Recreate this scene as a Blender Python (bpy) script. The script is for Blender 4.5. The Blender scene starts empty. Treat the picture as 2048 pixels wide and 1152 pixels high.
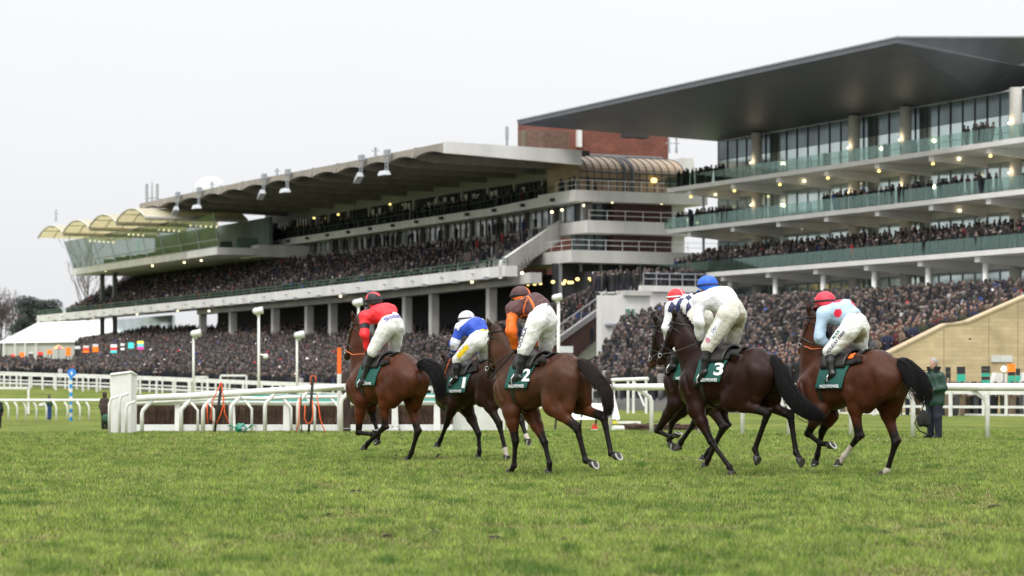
import bpy, math, random
import numpy as np
from mathutils import Vector, Matrix
from mathutils.bvhtree import BVHTree

SC = bpy.context.scene
COL = SC.collection
RNG = np.random.default_rng(7)
random.seed(5)
R = math.radians

# ------------------------------------------------------------------ camera, sky, sun, exposure
FPX, HZ, HC = 5000.0, 769.0, 1.22          # focal length in photo pixels, horizon row, eye height
cam_data = bpy.data.cameras.new("camera")
cam_data.sensor_width = 36.0
cam_data.lens = FPX / 2048 * 36.0
cam_data.shift_y = (HZ - 576) / 2048
cam_data.clip_end = 5000
cam_data.dof.use_dof = True
cam_data.dof.focus_distance = 34.5
cam_data.dof.aperture_fstop = 2.9
cam = bpy.data.objects.new("camera", cam_data)
COL.objects.link(cam)
cam.location = (0, 0, HC)
cam.rotation_euler = (R(90), 0, 0)
SC.camera = cam

SUN_EL, SUN_AZ = R(48), R(205)               # azimuth clockwise from +Y
world = bpy.data.worlds.new("World")
SC.world = world
world.use_nodes = True
wn, wl = world.node_tree.nodes, world.node_tree.links
wn.clear()
w_out = wn.new("ShaderNodeOutputWorld")
w_sky = wn.new("ShaderNodeTexSky")
w_sky.sky_type = 'NISHITA'
w_sky.sun_disc = False
w_sky.sun_elevation = SUN_EL
w_sky.sun_rotation = SUN_AZ
w_sky.dust_density = 4.0
w_hsv = wn.new("ShaderNodeHueSaturation")
w_hsv.inputs["Saturation"].default_value = 0.15
w_bg1 = wn.new("ShaderNodeBackground")
w_bg1.inputs["Strength"].default_value = 0.03
wl.new(w_sky.outputs[0], w_hsv.inputs["Color"])
wl.new(w_hsv.outputs[0], w_bg1.inputs["Color"])
# the cloud cover: an overcast sky, brighter overhead than at the horizon, with soft cloud mottling
w_tc = wn.new("ShaderNodeTexCoord")
w_sep = wn.new("ShaderNodeSeparateXYZ")
wl.new(w_tc.outputs["Generated"], w_sep.inputs[0])
w_ramp = wn.new("ShaderNodeMapRange")
w_ramp.inputs["From Min"].default_value = 0.0
w_ramp.inputs["From Max"].default_value = 1.0
w_ramp.inputs["To Min"].default_value = 0.825
w_ramp.inputs["To Max"].default_value = 2.9
w_pow = wn.new("ShaderNodeMath")
w_pow.operation = 'POWER'
w_pow.inputs[1].default_value = 2.0
w_max = wn.new("ShaderNodeMath")
w_max.operation = 'MAXIMUM'
w_max.inputs[1].default_value = 0.0
wl.new(w_sep.outputs["Z"], w_max.inputs[0])
wl.new(w_max.outputs[0], w_pow.inputs[0])
wl.new(w_pow.outputs[0], w_ramp.inputs["Value"])
w_noise = wn.new("ShaderNodeTexNoise")
w_noise.inputs["Scale"].default_value = 5.0
w_noise.inputs["Detail"].default_value = 4.0
w_map = wn.new("ShaderNodeMapping")
w_map.inputs["Scale"].default_value = (1, 1, 3.0)
wl.new(w_tc.outputs["Generated"], w_map.inputs[0])
wl.new(w_map.outputs[0], w_noise.inputs["Vector"])
w_nr = wn.new("ShaderNodeMapRange")
w_nr.inputs["To Min"].default_value = 0.97
w_nr.inputs["To Max"].default_value = 1.03
wl.new(w_noise.outputs["Fac"], w_nr.inputs["Value"])
w_mul = wn.new("ShaderNodeMath")
w_mul.operation = 'MULTIPLY'
wl.new(w_ramp.outputs[0], w_mul.inputs[0])
wl.new(w_nr.outputs[0], w_mul.inputs[1])
w_bg2 = wn.new("ShaderNodeBackground")
w_bg2.inputs["Color"].default_value = (0.965, 0.975, 1.0, 1)
wl.new(w_mul.outputs[0], w_bg2.inputs["Strength"])
w_add = wn.new("ShaderNodeAddShader")
wl.new(w_bg1.outputs[0], w_add.inputs[0])
wl.new(w_bg2.outputs[0], w_add.inputs[1])
wl.new(w_add.outputs[0], w_out.inputs["Surface"])

sun_data = bpy.data.lights.new("sun", 'SUN')
sun_data.energy = 1.5
sun_data.angle = R(13)
sun_data.color = (1.0, 0.97, 0.92)
sun = bpy.data.objects.new("sun", sun_data)
COL.objects.link(sun)
_sd = Vector((math.sin(SUN_AZ) * math.cos(SUN_EL), math.cos(SUN_AZ) * math.cos(SUN_EL), math.sin(SUN_EL)))
sun.rotation_euler = (-_sd).to_track_quat('-Z', 'Y').to_euler()

SC.view_settings.view_transform = 'Standard'
SC.view_settings.look = 'None'
SC.view_settings.exposure = 0.0
SC.view_settings.gamma = 1.0
SC.view_settings.use_curve_mapping = False
SC.cycles.use_denoising = True
SC.cycles.denoising_prefilter = 'ACCURATE'
SC.cycles.max_bounces = 6
SC.cycles.diffuse_bounces = 3
SC.cycles.glossy_bounces = 3
SC.cycles.transmission_bounces = 4
SC.cycles.transparent_max_bounces = 12
SC.cycles.sample_clamp_indirect = 3.0

# ------------------------------------------------------------------ pixel rays of the photograph
def rr(px):
    return (px - 1024) / FPX
def at(px, py, D):                            # a photo pixel at depth D -> world point
    return np.array([rr(px) * D, D, HC + (HZ - py) * D / FPX])

TH = R(25.6)                                  # both stands run along one line, 25.6 deg left of the view
UD = np.array([-math.sin(TH), math.cos(TH)])
VD = np.array([math.cos(TH), math.sin(TH)])
def UV(u, v, z):                              # stand coordinates -> world
    return np.array([UD[0] * u + VD[0] * v, UD[1] * u + VD[1] * v, z])
def uz(px, py, v):                            # photo pixel on the plane v -> (u, z)
    r = rr(px)
    D = v / (VD[0] * r + VD[1])
    return D * (UD[0] * r + UD[1]), HC + (HZ - py) * D / FPX
def vz(px, py, u):                            # photo pixel on the plane u -> (v, z)
    r = rr(px)
    D = u / (UD[0] * r + UD[1])
    return D * (VD[0] * r + VD[1]), HC + (HZ - py) * D / FPX

# ------------------------------------------------------------------ materials
MATS = {}
def mat(name, col=(0.5, 0.5, 0.5), rough=0.6, metal=0.0, var=0.12, scale=3.0, bump=0.0, bscale=40.0,
        spec=0.5, emit=None, estr=0.0, coat=0.0, attr=None, sheen=0.0, streak=0.0):
    if name in MATS:
        return MATS[name]
    m = bpy.data.materials.new(name)
    m.use_nodes = True
    nt = m.node_tree
    b = nt.nodes["Principled BSDF"]
    b.inputs["Roughness"].default_value = rough
    b.inputs["Metallic"].default_value = metal
    b.inputs["Specular IOR Level"].default_value = spec
    b.inputs["Coat Weight"].default_value = coat
    b.inputs["Sheen Weight"].default_value = sheen
    tc = nt.nodes.new("ShaderNodeTexCoord")
    if attr:
        src = nt.nodes.new("ShaderNodeAttribute")
        src.attribute_name = attr
        base = src.outputs["Color"]
    else:
        src = nt.nodes.new("ShaderNodeRGB")
        src.outputs[0].default_value = (*col, 1)
        base = src.outputs[0]
    if var > 0:
        n = nt.nodes.new("ShaderNodeTexNoise")
        n.inputs["Scale"].default_value = scale
        n.inputs["Detail"].default_value = 5.0
        if streak:
            mp = nt.nodes.new("ShaderNodeMapping")
            mp.inputs["Scale"].default_value = (1, 1, streak)
            nt.links.new(tc.outputs["Object"], mp.inputs[0])
            nt.links.new(mp.outputs[0], n.inputs["Vector"])
        else:
            nt.links.new(tc.outputs["Object"], n.inputs["Vector"])
        mr = nt.nodes.new("ShaderNodeMapRange")
        mr.inputs["From Min"].default_value = 0.3
        mr.inputs["From Max"].default_value = 0.7
        mr.inputs["To Min"].default_value = 1 - var
        mr.inputs["To Max"].default_value = 1 + var
        nt.links.new(n.outputs["Fac"], mr.inputs["Value"])
        vm = nt.nodes.new("ShaderNodeVectorMath")
        vm.operation = 'SCALE'
        nt.links.new(base, vm.inputs[0])
        nt.links.new(mr.outputs[0], vm.inputs["Scale"])
        base = vm.outputs[0]
    nt.links.new(base, b.inputs["Base Color"])
    if bump > 0:
        n2 = nt.nodes.new("ShaderNodeTexNoise")
        n2.inputs["Scale"].default_value = bscale
        n2.inputs["Detail"].default_value = 4.0
        nt.links.new(tc.outputs["Object"], n2.inputs["Vector"])
        bp = nt.nodes.new("ShaderNodeBump")
        bp.inputs["Strength"].default_value = bump
        bp.inputs["Distance"].default_value = 0.02
        nt.links.new(n2.outputs["Fac"], bp.inputs["Height"])
        nt.links.new(bp.outputs[0], b.inputs["Normal"])
    if emit:
        b.inputs["Emission Color"].default_value = (*emit, 1)
        b.inputs["Emission Strength"].default_value = estr
        m.cycles.emission_sampling = 'NONE'
    MATS[name] = m
    return m

def glass_mat(name, tint=(0.6, 0.75, 0.72), clear=0.5, rough=0.03, refl=None, fmax=1.0):
    if name in MATS:
        return MATS[name]
    m = bpy.data.materials.new(name)
    m.use_nodes = True
    nt = m.node_tree
    nt.nodes.clear()
    o = nt.nodes.new("ShaderNodeOutputMaterial")
    t = nt.nodes.new("ShaderNodeBsdfTransparent")
    t.inputs[0].default_value = (*tint, 1)
    g = nt.nodes.new("ShaderNodeBsdfGlossy")
    g.inputs["Color"].default_value = (*(refl or [0.5 + 0.5 * c for c in tint]), 1)
    g.inputs["Roughness"].default_value = rough
    lw = nt.nodes.new("ShaderNodeFresnel")
    lw.inputs[0].default_value = 1.5
    mr = nt.nodes.new("ShaderNodeMapRange")
    mr.inputs["From Max"].default_value = 1.0
    mr.inputs["To Min"].default_value = 1 - clear
    mr.inputs["To Max"].default_value = fmax
    nt.links.new(lw.outputs[0], mr.inputs["Value"])
    mx = nt.nodes.new("ShaderNodeMixShader")
    nt.links.new(mr.outputs[0], mx.inputs[0])
    nt.links.new(t.outputs[0], mx.inputs[1])
    nt.links.new(g.outputs[0], mx.inputs[2])
    nt.links.new(mx.outputs[0], o.inputs[0])
    MATS[name] = m
    return m

# ------------------------------------------------------------------ objects and meshes
def tag(o, label=None, cat=None, group=None, kind=None):
    if label: o["label"] = label
    if cat: o["category"] = cat
    if group: o["group"] = group
    if kind: o["kind"] = kind
    return o

def thing(name, label, cat, loc=(0, 0, 0), group=None):
    o = bpy.data.objects.new(name, None)
    o.empty_display_size = 0.3
    COL.objects.link(o)
    o.location = [float(c) for c in loc]
    return tag(o, label, cat, group)

def root_loc(p):
    if p is None:
        return np.zeros(3)
    l = np.array(p.location)
    return l + root_loc(p.parent)

def mesh_obj(name, verts, faces, mats, parent=None, midx=None, smooth=False, origin=None):
    """verts in world coordinates; stored relative to the parent's base (or to origin)"""
    off = root_loc(parent) if parent is not None else np.zeros(3)
    org = np.zeros(3) if origin is None else np.array(origin, float)
    me = bpy.data.meshes.new(name)
    v = np.asarray(verts, float) - off - (org if parent is None else 0)
    me.from_pydata(v.tolist(), [], [list(f) for f in faces])
    if not isinstance(mats, (list, tuple)):
        mats = [mats]
    for m in mats:
        me.materials.append(m)
    if midx is not None:
        me.polygons.foreach_set("material_index", np.asarray(midx, np.int32))
    if smooth:
        me.polygons.foreach_set("use_smooth", np.ones(len(me.polygons), bool))
    me.update()
    o = bpy.data.objects.new(name, me)
    COL.objects.link(o)
    if parent is not None:
        o.parent = parent
    else:
        o.location = org.tolist()
    return o

def quads_obj(name, V, F, mats, parent=None, midx=None, smooth=False, attr=None):
    """fast path for big numpy meshes; F is (n, k)"""
    off = root_loc(parent) if parent is not None else np.zeros(3)
    V = np.asarray(V, np.float64) - off
    F = np.asarray(F, np.int32)
    me = bpy.data.meshes.new(name)
    me.vertices.add(len(V))
    me.vertices.foreach_set("co", V.astype(np.float32).ravel())
    me.loops.add(F.size)
    me.loops.foreach_set("vertex_index", F.ravel())
    me.polygons.add(len(F))
    me.polygons.foreach_set("loop_start", np.arange(len(F), dtype=np.int32) * F.shape[1])
    if not isinstance(mats, (list, tuple)):
        mats = [mats]
    for m in mats:
        me.materials.append(m)
    if midx is not None:
        me.polygons.foreach_set("material_index", np.asarray(midx, np.int32))
    me.update(calc_edges=True)
    me.polygons.foreach_set("use_smooth", np.full(len(F), bool(smooth)))
    if attr is not None:
        nm, cols = attr
        a = me.color_attributes.new(nm, 'FLOAT_COLOR', 'POINT')
        a.data.foreach_set("color", np.concatenate([cols, np.ones((len(cols), 1))], 1).astype(np.float32).ravel())
    me.validate()
    o = bpy.data.objects.new(name, me)
    COL.objects.link(o)
    if parent is not None:
        o.parent = parent
    return o

class MB:
    """collects shapes in world coordinates, links them as ONE mesh object"""
    def __init__(self):
        self.v, self.f, self.m = [], [], []
        self.cur = 0
    def mi(self, i):
        self.cur = i
        return self
    def add(self, V, F):
        b = len(self.v)
        self.v += [tuple(map(float, p)) for p in V]
        for f in F:
            self.f.append([b + i for i in f])
            self.m.append(self.cur)
        return self
    def hexa(self, P):
        """P: 8 points, bottom four then top four, each loop in the same order"""
        return self.add(P, [(3, 2, 1, 0), (4, 5, 6, 7), (0, 1, 5, 4), (1, 2, 6, 5), (2, 3, 7, 6), (3, 0, 4, 7)])
    def box(self, c, s, ax=None):
        c = np.array(c, float)
        a = np.eye(3) if ax is None else np.array(ax, float)
        h = np.array(s, float) / 2
        P = []
        for z in (-1, 1):
            for x, y in ((-1, -1), (1, -1), (1, 1), (-1, 1)):
                P.append(c + a[0] * h[0] * x + a[1] * h[1] * y + a[2] * h[2] * z)
        return self.hexa(P)
    def uvbox(self, u0, u1, v0, v1, z0, z1):
        P = [UV(u, v, z) for z in (z0, z1) for u, v in ((u0, v0), (u0, v1), (u1, v1), (u1, v0))]
        return self.hexa(P)
    def prism(self, pts, vec):
        """polygon (3-D points) extruded by vec"""
        n = len(pts)
        A = [np.array(p, float) for p in pts]
        B = [p + np.array(vec, float) for p in A]
        F = [tuple(range(n))[::-1], tuple(range(n, 2 * n))]
        for i in range(n):
            j = (i + 1) % n
            F.append((i, j, n + j, n + i))
        return self.add(A + B, F)
    def tube(self, pts, rad, n=8, cap=True, flat=1.0, up=None):
        pts = [np.array(p, float) for p in pts]
        if np.isscalar(rad):
            rad = [rad] * len(pts)
        V, F = [], []
        prev = None
        for i, p in enumerate(pts):
            d = pts[min(i + 1, len(pts) - 1)] - pts[max(i - 1, 0)]
            d = d / (np.linalg.norm(d) + 1e-9)
            if prev is None:
                a = np.array(up if up is not None else ([0, 0, 1.0] if abs(d[2]) < 0.9 else [1.0, 0, 0]))
            else:
                a = prev
            a = a - d * np.dot(a, d)
            a /= np.linalg.norm(a) + 1e-9
            prev = a
            b = np.cross(d, a)
            for k in range(n):
                t = 2 * math.pi * k / n
                V.append(p + rad[i] * (a * math.cos(t) * flat + b * math.sin(t)))
        for i in range(len(pts) - 1):
            for k in range(n):
                k2 = (k + 1) % n
                F.append((i * n + k, i * n + k2, (i + 1) * n + k2, (i + 1) * n + k))
        if cap:
            F.append(tuple(range(n))[::-1])
            F.append(tuple(range((len(pts) - 1) * n, len(pts) * n)))
        return self.add(V, F)
    def ball(self, c, r, n=10, m=6, sc=(1, 1, 1)):
        V = [np.array([0, 0, -1.0])]
        for i in range(1, m):
            t = math.pi * i / m
            for k in range(n):
                p = 2 * math.pi * k / n
                V.append(np.array([math.sin(t) * math.cos(p), math.sin(t) * math.sin(p), -math.cos(t)]))
        V.append(np.array([0, 0, 1.0]))
        F = []
        for k in range(n):
            F.append((0, 1 + (k + 1) % n, 1 + k))
        for i in range(m - 2):
            for k in range(n):
                a, b2 = 1 + i * n + k, 1 + i * n + (k + 1) % n
                F.append((a, b2, b2 + n, a + n))
        L = len(V) - 1
        for k in range(n):
            F.append((L, 1 + (m - 2) * n + k, 1 + (m - 2) * n + (k + 1) % n))
        return self.add([np.array(c) + r * np.array(sc) * p for p in V], F)
    def build(self, name, mats, parent=None, smooth=False, origin=None):
        if parent is None and origin is None:
            a = np.array(self.v)
            origin = [a[:, 0].mean(), a[:, 1].mean(), a[:, 2].min()]
        return mesh_obj(name, self.v, self.f, mats, parent, self.m, smooth, origin)

def copy_tree(o, parent=None):
    c = o.copy()
    COL.objects.link(c)
    if parent is not None:
        c.parent = parent
    for ch in list(o.children):
        copy_tree(ch, c)
    return c
# ------------------------------------------------------------------ terrain
_DL = [0, 62, 80, 100, 138, 160, 195, 215, 300, 430, 600, 900]
_ZL = [0, 0, -.18, -.5, -.78, -.35, .50, .95, 3.0, 5.2, 8.0, 12]
_ZC = [0, 0, -.06, -.18, -.31, -.27, -.15, 0., 0.6, 2.0, 5.0, 10]
_ZR = [0, 0, -.06, -.22, -.42, -.40, -.30, -.3, 0., 1.0, 4.0, 9]
def gz(X, D):
    X, D = np.asarray(X, float), np.asarray(D, float)
    r = X / np.maximum(D, 1.0)
    zl, zc, zr = np.interp(D, _DL, _ZL), np.interp(D, _DL, _ZC), np.interp(D, _DL, _ZR)
    t = np.clip((r + .17) / .21, 0, 1)
    t = t * t * (3 - 2 * t)
    s = np.clip((r - .04) / .13, 0, 1)
    return np.where(r < .04, zl + (zc - zl) * t, zc + (zr - zc) * s)
def gzf(X, D):
    return float(gz(X, D))
def ground_at(px, D):
    X = rr(px) * D
    return np.array([X, D, gzf(X, D)])

def _hash(ix, iy, s):
    h = (ix * 374761393 + iy * 668265263 + s * 974711) & 0x7fffffff
    h = (h ^ (h >> 13)) * 1274126177 & 0x7fffffff
    return ((h ^ (h >> 16)) & 0xffff) / 65535.0
def vnoise(x, y, s=0):
    ix, iy = np.floor(x).astype(np.int64), np.floor(y).astype(np.int64)
    fx, fy = x - ix, y - iy
    fx, fy = fx * fx * (3 - 2 * fx), fy * fy * (3 - 2 * fy)
    a, b = _hash(ix, iy, s), _hash(ix + 1, iy, s)
    c, d = _hash(ix, iy + 1, s), _hash(ix + 1, iy + 1, s)
    return (a + (b - a) * fx) * (1 - fy) + (c + (d - c) * fx) * fy

def ground_mat():
    m = bpy.data.materials.new("turf")
    m.use_nodes = True
    nt = m.node_tree
    b = nt.nodes["Principled BSDF"]
    b.inputs["Roughness"].default_value = 0.95
    b.inputs["Specular IOR Level"].default_value = 0.1
    tc = nt.nodes.new("ShaderNodeTexCoord")
    mp = nt.nodes.new("ShaderNodeMapping")
    mp.inputs["Scale"].default_value = (1, 0.45, 1)
    nt.links.new(tc.outputs["Object"], mp.inputs[0])
    def noise(sc, det, rough=.6):
        n = nt.nodes.new("ShaderNodeTexNoise")
        n.inputs["Scale"].default_value = sc
        n.inputs["Detail"].default_value = det
        n.inputs["Roughness"].default_value = rough
        nt.links.new(mp.outputs[0], n.inputs["Vector"])
        return n
    n1, n2, n3 = noise(.35, 5), noise(3.5, 6, .7), noise(38, 3, .7)
    r1 = nt.nodes.new("ShaderNodeValToRGB")
    r1.color_ramp.elements[0].position = .36
    r1.color_ramp.elements[0].color = (.105, .145, .026, 1)
    r1.color_ramp.elements[1].position = .64
    r1.color_ramp.elements[1].color = (.195, .235, .048, 1)
    nt.links.new(n1.outputs["Fac"], r1.inputs[0])
    r2 = nt.nodes.new("ShaderNodeValToRGB")
    r2.color_ramp.elements[0].position = .3
    r2.color_ramp.elements[0].color = (.55, .6, .5, 1)
    r2.color_ramp.elements[1].position = .68
    r2.color_ramp.elements[1].color = (1.35, 1.25, 1.4, 1)
    nt.links.new(n2.outputs["Fac"], r2.inputs[0])
    r3 = nt.nodes.new("ShaderNodeValToRGB")
    r3.color_ramp.elements[0].position = .3
    r3.color_ramp.elements[0].color = (.55, .55, .5, 1)
    r3.color_ramp.elements[1].position = .7
    r3.color_ramp.elements[1].color = (1.3, 1.3, 1.3, 1)
    nt.links.new(n3.outputs["Fac"], r3.inputs[0])
    def mul(a, c):
        v = nt.nodes.new("ShaderNodeMix")
        v.data_type = 'RGBA'
        v.blend_type = 'MULTIPLY'
        v.clamp_result = False
        v.inputs["Factor"].default_value = 1
        nt.links.new(a, v.inputs["A"])
        nt.links.new(c, v.inputs["B"])
        return v.outputs["Result"]
    nt.links.new(mul(mul(r1.outputs[0], r2.outputs[0]), r3.outputs[0]), b.inputs["Base Color"])
    bp = nt.nodes.new("ShaderNodeBump")
    bp.inputs["Strength"].default_value = .8
    bp.inputs["Distance"].default_value = .05
    nt.links.new(n3.outputs["Fac"], bp.inputs["Height"])
    nt.links.new(bp.outputs[0], b.inputs["Normal"])
    return m

def build_ground():
    ds = np.concatenate([np.arange(-30, 40, 5), np.arange(40, 320, 4), np.array([340, 380, 430, 500, 600, 800, 1200, 2500])]).astype(float)
    xs = np.concatenate([[-1500, -700, -300, -160, -110], np.arange(-80, 82, 4), [110, 160, 300, 700, 1500]]).astype(float)
    X, D = np.meshgrid(xs, ds)
    Z = gz(X, np.maximum(D, 0))
    V = np.stack([X, D, Z], -1).reshape(-1, 3)
    n, k = len(xs), len(ds)
    i, j = np.meshgrid(np.arange(n - 1), np.arange(k - 1))
    a = (j * n + i).ravel()
    F = np.stack([a, a + 1, a + n + 1, a + n], 1)
    o = quads_obj("ground", V, F, ground_mat(), smooth=True)
    tag(o, kind="structure")
build_ground()

def build_grass():
    N = 1100000
    p = 0.4
    a, b = 15.2 ** p, 66.0 ** p
    D = (a + (b - a) * RNG.random(N)) ** (1 / p)
    W = .225 * D + 1.6
    X = (RNG.random(N) * 2 - 1) * W
    patch = vnoise(X * .8, D * .55, 1) * .45 + vnoise(X * 3.1, D * 2.2, 2) * .55
    clump = vnoise(X * 8.5, D * 5.5, 6) * .6 + vnoise(X * 19, D * 12, 7) * .4
    worn = np.clip((vnoise(X * 1.3 + 9, D * .8, 3) * .55 + vnoise(X * 5.5, D * 3.2, 4) * .45 - .585) * 6, 0, 1)
    tuft = np.clip((vnoise(X * 4.7 + 31, D * 3.1, 5) - .74) * 5, 0, 1)
    keep = RNG.random(N) > worn * .6 + np.clip(.45 - clump, 0, 1) * .9
    X, D, patch, worn, tuft, clump = X[keep], D[keep], patch[keep], worn[keep], tuft[keep], clump[keep]
    N = len(X)
    z = gz(X, D)
    h = (.018 + .026 * RNG.random(N) + .030 * clump) * (1 - .55 * worn) + .045 * tuft * RNG.random(N)
    w = .0032 * (D / 15) ** .75 * (.6 + .8 * RNG.random(N))
    ang = RNG.random(N) * 2 * math.pi
    lean = np.abs(RNG.normal(0, .85, N)) * h
    la = RNG.random(N) * 2 * math.pi
    dx, dy = np.cos(ang) * w, np.sin(ang) * w * .5
    B1 = np.stack([X - dx, D - dy, z - .004], 1)
    B2 = np.stack([X + dx, D + dy, z - .004], 1)
    T = np.stack([X + np.cos(la) * lean, D + np.sin(la) * lean, z + h], 1)
    V = np.stack([B1, B2, T], 1).reshape(-1, 3)
    F = np.arange(3 * N).reshape(N, 3)
    g1, g2 = np.array([.135, .225, .032]), np.array([.365, .455, .100])
    st, dk = np.array([.44, .39, .19]), np.array([.045, .125, .02])
    mixv = np.clip(.25 + .55 * (patch - .5) * 1.6 + .5 * (clump - .5) * 1.4 + RNG.normal(.12, .26, N), 0, 1)
    c = g1 + (g2 - g1) * mixv[:, None]
    c = c * (.32 + 1.25 * RNG.random(N) ** 1.3 + .7 * (clump - .5))[:, None]
    bn = (RNG.random(N) < .55 * worn)[:, None]
    c = np.where(bn, np.array([.13, .085, .045]) * (.4 + .8 * RNG.random(N))[:, None], c)
    s = (RNG.random(N) < .13 + .28 * worn + .14 * np.clip(patch - .45, 0, 1))[:, None]
    c = np.where(s, st * (.5 + .7 * RNG.random(N))[:, None], c)
    c = c + (dk - c) * (tuft * .75)[:, None]
    c = np.clip(c, .01, 1)
    cols = np.repeat(c, 3, 0)
    m = mat("grass_blade", rough=.55, var=0, attr="blade", spec=.25)
    nt = m.node_tree
    b = nt.nodes["Principled BSDF"]
    tr = nt.nodes.new("ShaderNodeBsdfTranslucent")
    nt.links.new(b.inputs["Base Color"].links[0].from_socket, tr.inputs[0])
    mx = nt.nodes.new("ShaderNodeMixShader")
    mx.inputs[0].default_value = .35
    nt.links.new(b.outputs[0], mx.inputs[1])
    nt.links.new(tr.outputs[0], mx.inputs[2])
    nt.links.new(mx.outputs[0], nt.nodes["Material Output"].inputs[0])
    o = quads_obj("grass", V, F, m, attr=("blade", cols))
    tag(o, "short green racecourse grass with pale straw blades and worn patches", "grass", kind="stuff")
build_grass()

# kicked-up turf lying on the course
def clod_shape(mb, c, r, seed):
    rg = np.random.default_rng(seed)
    n0 = len(mb.v)
    mb.ball(c, r, 8, 6, (1.3, .9, .6))
    for i in range(n0, len(mb.v)):
        p = np.array(mb.v[i]) - c
        mb.v[i] = tuple(c + p * (.65 + .6 * rg.random()))
M_SOIL = mat("wet_soil", (.022, .014, .009), .95, var=.4, scale=20, bump=.6, bscale=60)
_clods = [(712, 988, .06, "dark clod of turf lying on the grass below the red-jacketed rider's horse"),
          (655, 1033, .038, "small brown clod on the grass, left of and nearer than the largest clod"),
          (985, 1083, .055, "flat dark clod in the foreground grass straight below the second horse from the left"),
          (1990, 1019, .055, "dark clod on the grass near the right edge of the photo"),
          (870, 1070, .04, "brown divot of soil in the near grass left of the flat dark clod"),
          (1130, 1085, .045, "muddy divot in the near grass right of the flat dark clod"),
          *[(int(x), int(y), .022 + .02 * q, "small brown divot of soil in the near turf") for x, y, q in zip(
              RNG.integers(60, 2000, 26), RNG.integers(925, 1140, 26), RNG.random(26))],
          (1150, 975, .035, "small clod on the grass under the hooves of the horse numbered 2")]
for i, (x, y, r, lb) in enumerate(_clods):
    D = HC * FPX / (y - HZ)
    mb = MB()
    c = np.array([rr(x) * D, D, r * .25])
    clod_shape(mb, c, r, i)
    clod_shape(mb, c + np.array([r * 1.5, .02, -.005]), r * .6, i + 20)
    clod_shape(mb, c + np.array([-r * 1.2, -.03, -.01]), r * .45, i + 40)
    tag(mb.build("turf_clod", M_SOIL), lb, "clod", "clods of turf lying on the course")
# ------------------------------------------------------------------ materials of the buildings
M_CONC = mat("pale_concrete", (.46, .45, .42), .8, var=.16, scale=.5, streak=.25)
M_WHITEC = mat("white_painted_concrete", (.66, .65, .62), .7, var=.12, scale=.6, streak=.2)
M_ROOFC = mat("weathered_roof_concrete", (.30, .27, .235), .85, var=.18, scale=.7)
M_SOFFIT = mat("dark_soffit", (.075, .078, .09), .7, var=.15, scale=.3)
M_DECK = mat("seating_concrete", (.25, .24, .225), .9, var=.2, scale=.8)
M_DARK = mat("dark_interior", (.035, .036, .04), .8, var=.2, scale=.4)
M_FRAME = mat("dark_window_frame", (.07, .07, .07), .5, var=.05)
M_WHITEM = mat("white_painted_metal", (.78, .78, .76), .4, var=.05, scale=2)
M_GREYM = mat("grey_galvanised_steel", (.36, .38, .40), .45, metal=.4, var=.1)
M_GREENR = mat("green_painted_rail", (.04, .10, .06), .5, var=.1)
M_LAMP = mat("lit_lamp", (1, .9, .7), .4, var=0, emit=(1, .86, .52), estr=3.2)
M_LAMPW = mat("lit_warm_lamp", (1, .7, .3), .4, var=0, emit=(1, .75, .24), estr=2.4)
M_WIN = mat("window_glass_sky_tint", (.34, .36, .37), .12, var=.5, scale=.35, spec=.8)  # pale because the reflected bright sky is put into the glass colour
M_WIND = mat("window_glass_dark", (.03, .036, .042), .08, var=.3, scale=.3, spec=.6)
M_CURT = mat("white_blind", (.62, .62, .60), .8, var=.1)
M_TEAL = mat("facade_glass", (.56, .66, .64), .10, metal=.8, var=.16, scale=.22, spec=.75)
M_TEALD = mat("facade_glass_dark", (.13, .17, .18), .10, metal=.6, var=.4, scale=.2, spec=.55)
M_BALG = glass_mat("balustrade_glass", (.80, .89, .86), 1.0, .03, (.60, .70, .66), .5)
M_PAVG = glass_mat("pavilion_glass", (.80, .84, .85), 1.0, .03, (.55, .60, .62), .5)
M_SILVER = mat("roof_cladding", (.15, .16, .18), .5, metal=.6, var=.10, scale=.5)
M_STONE = None

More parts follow.
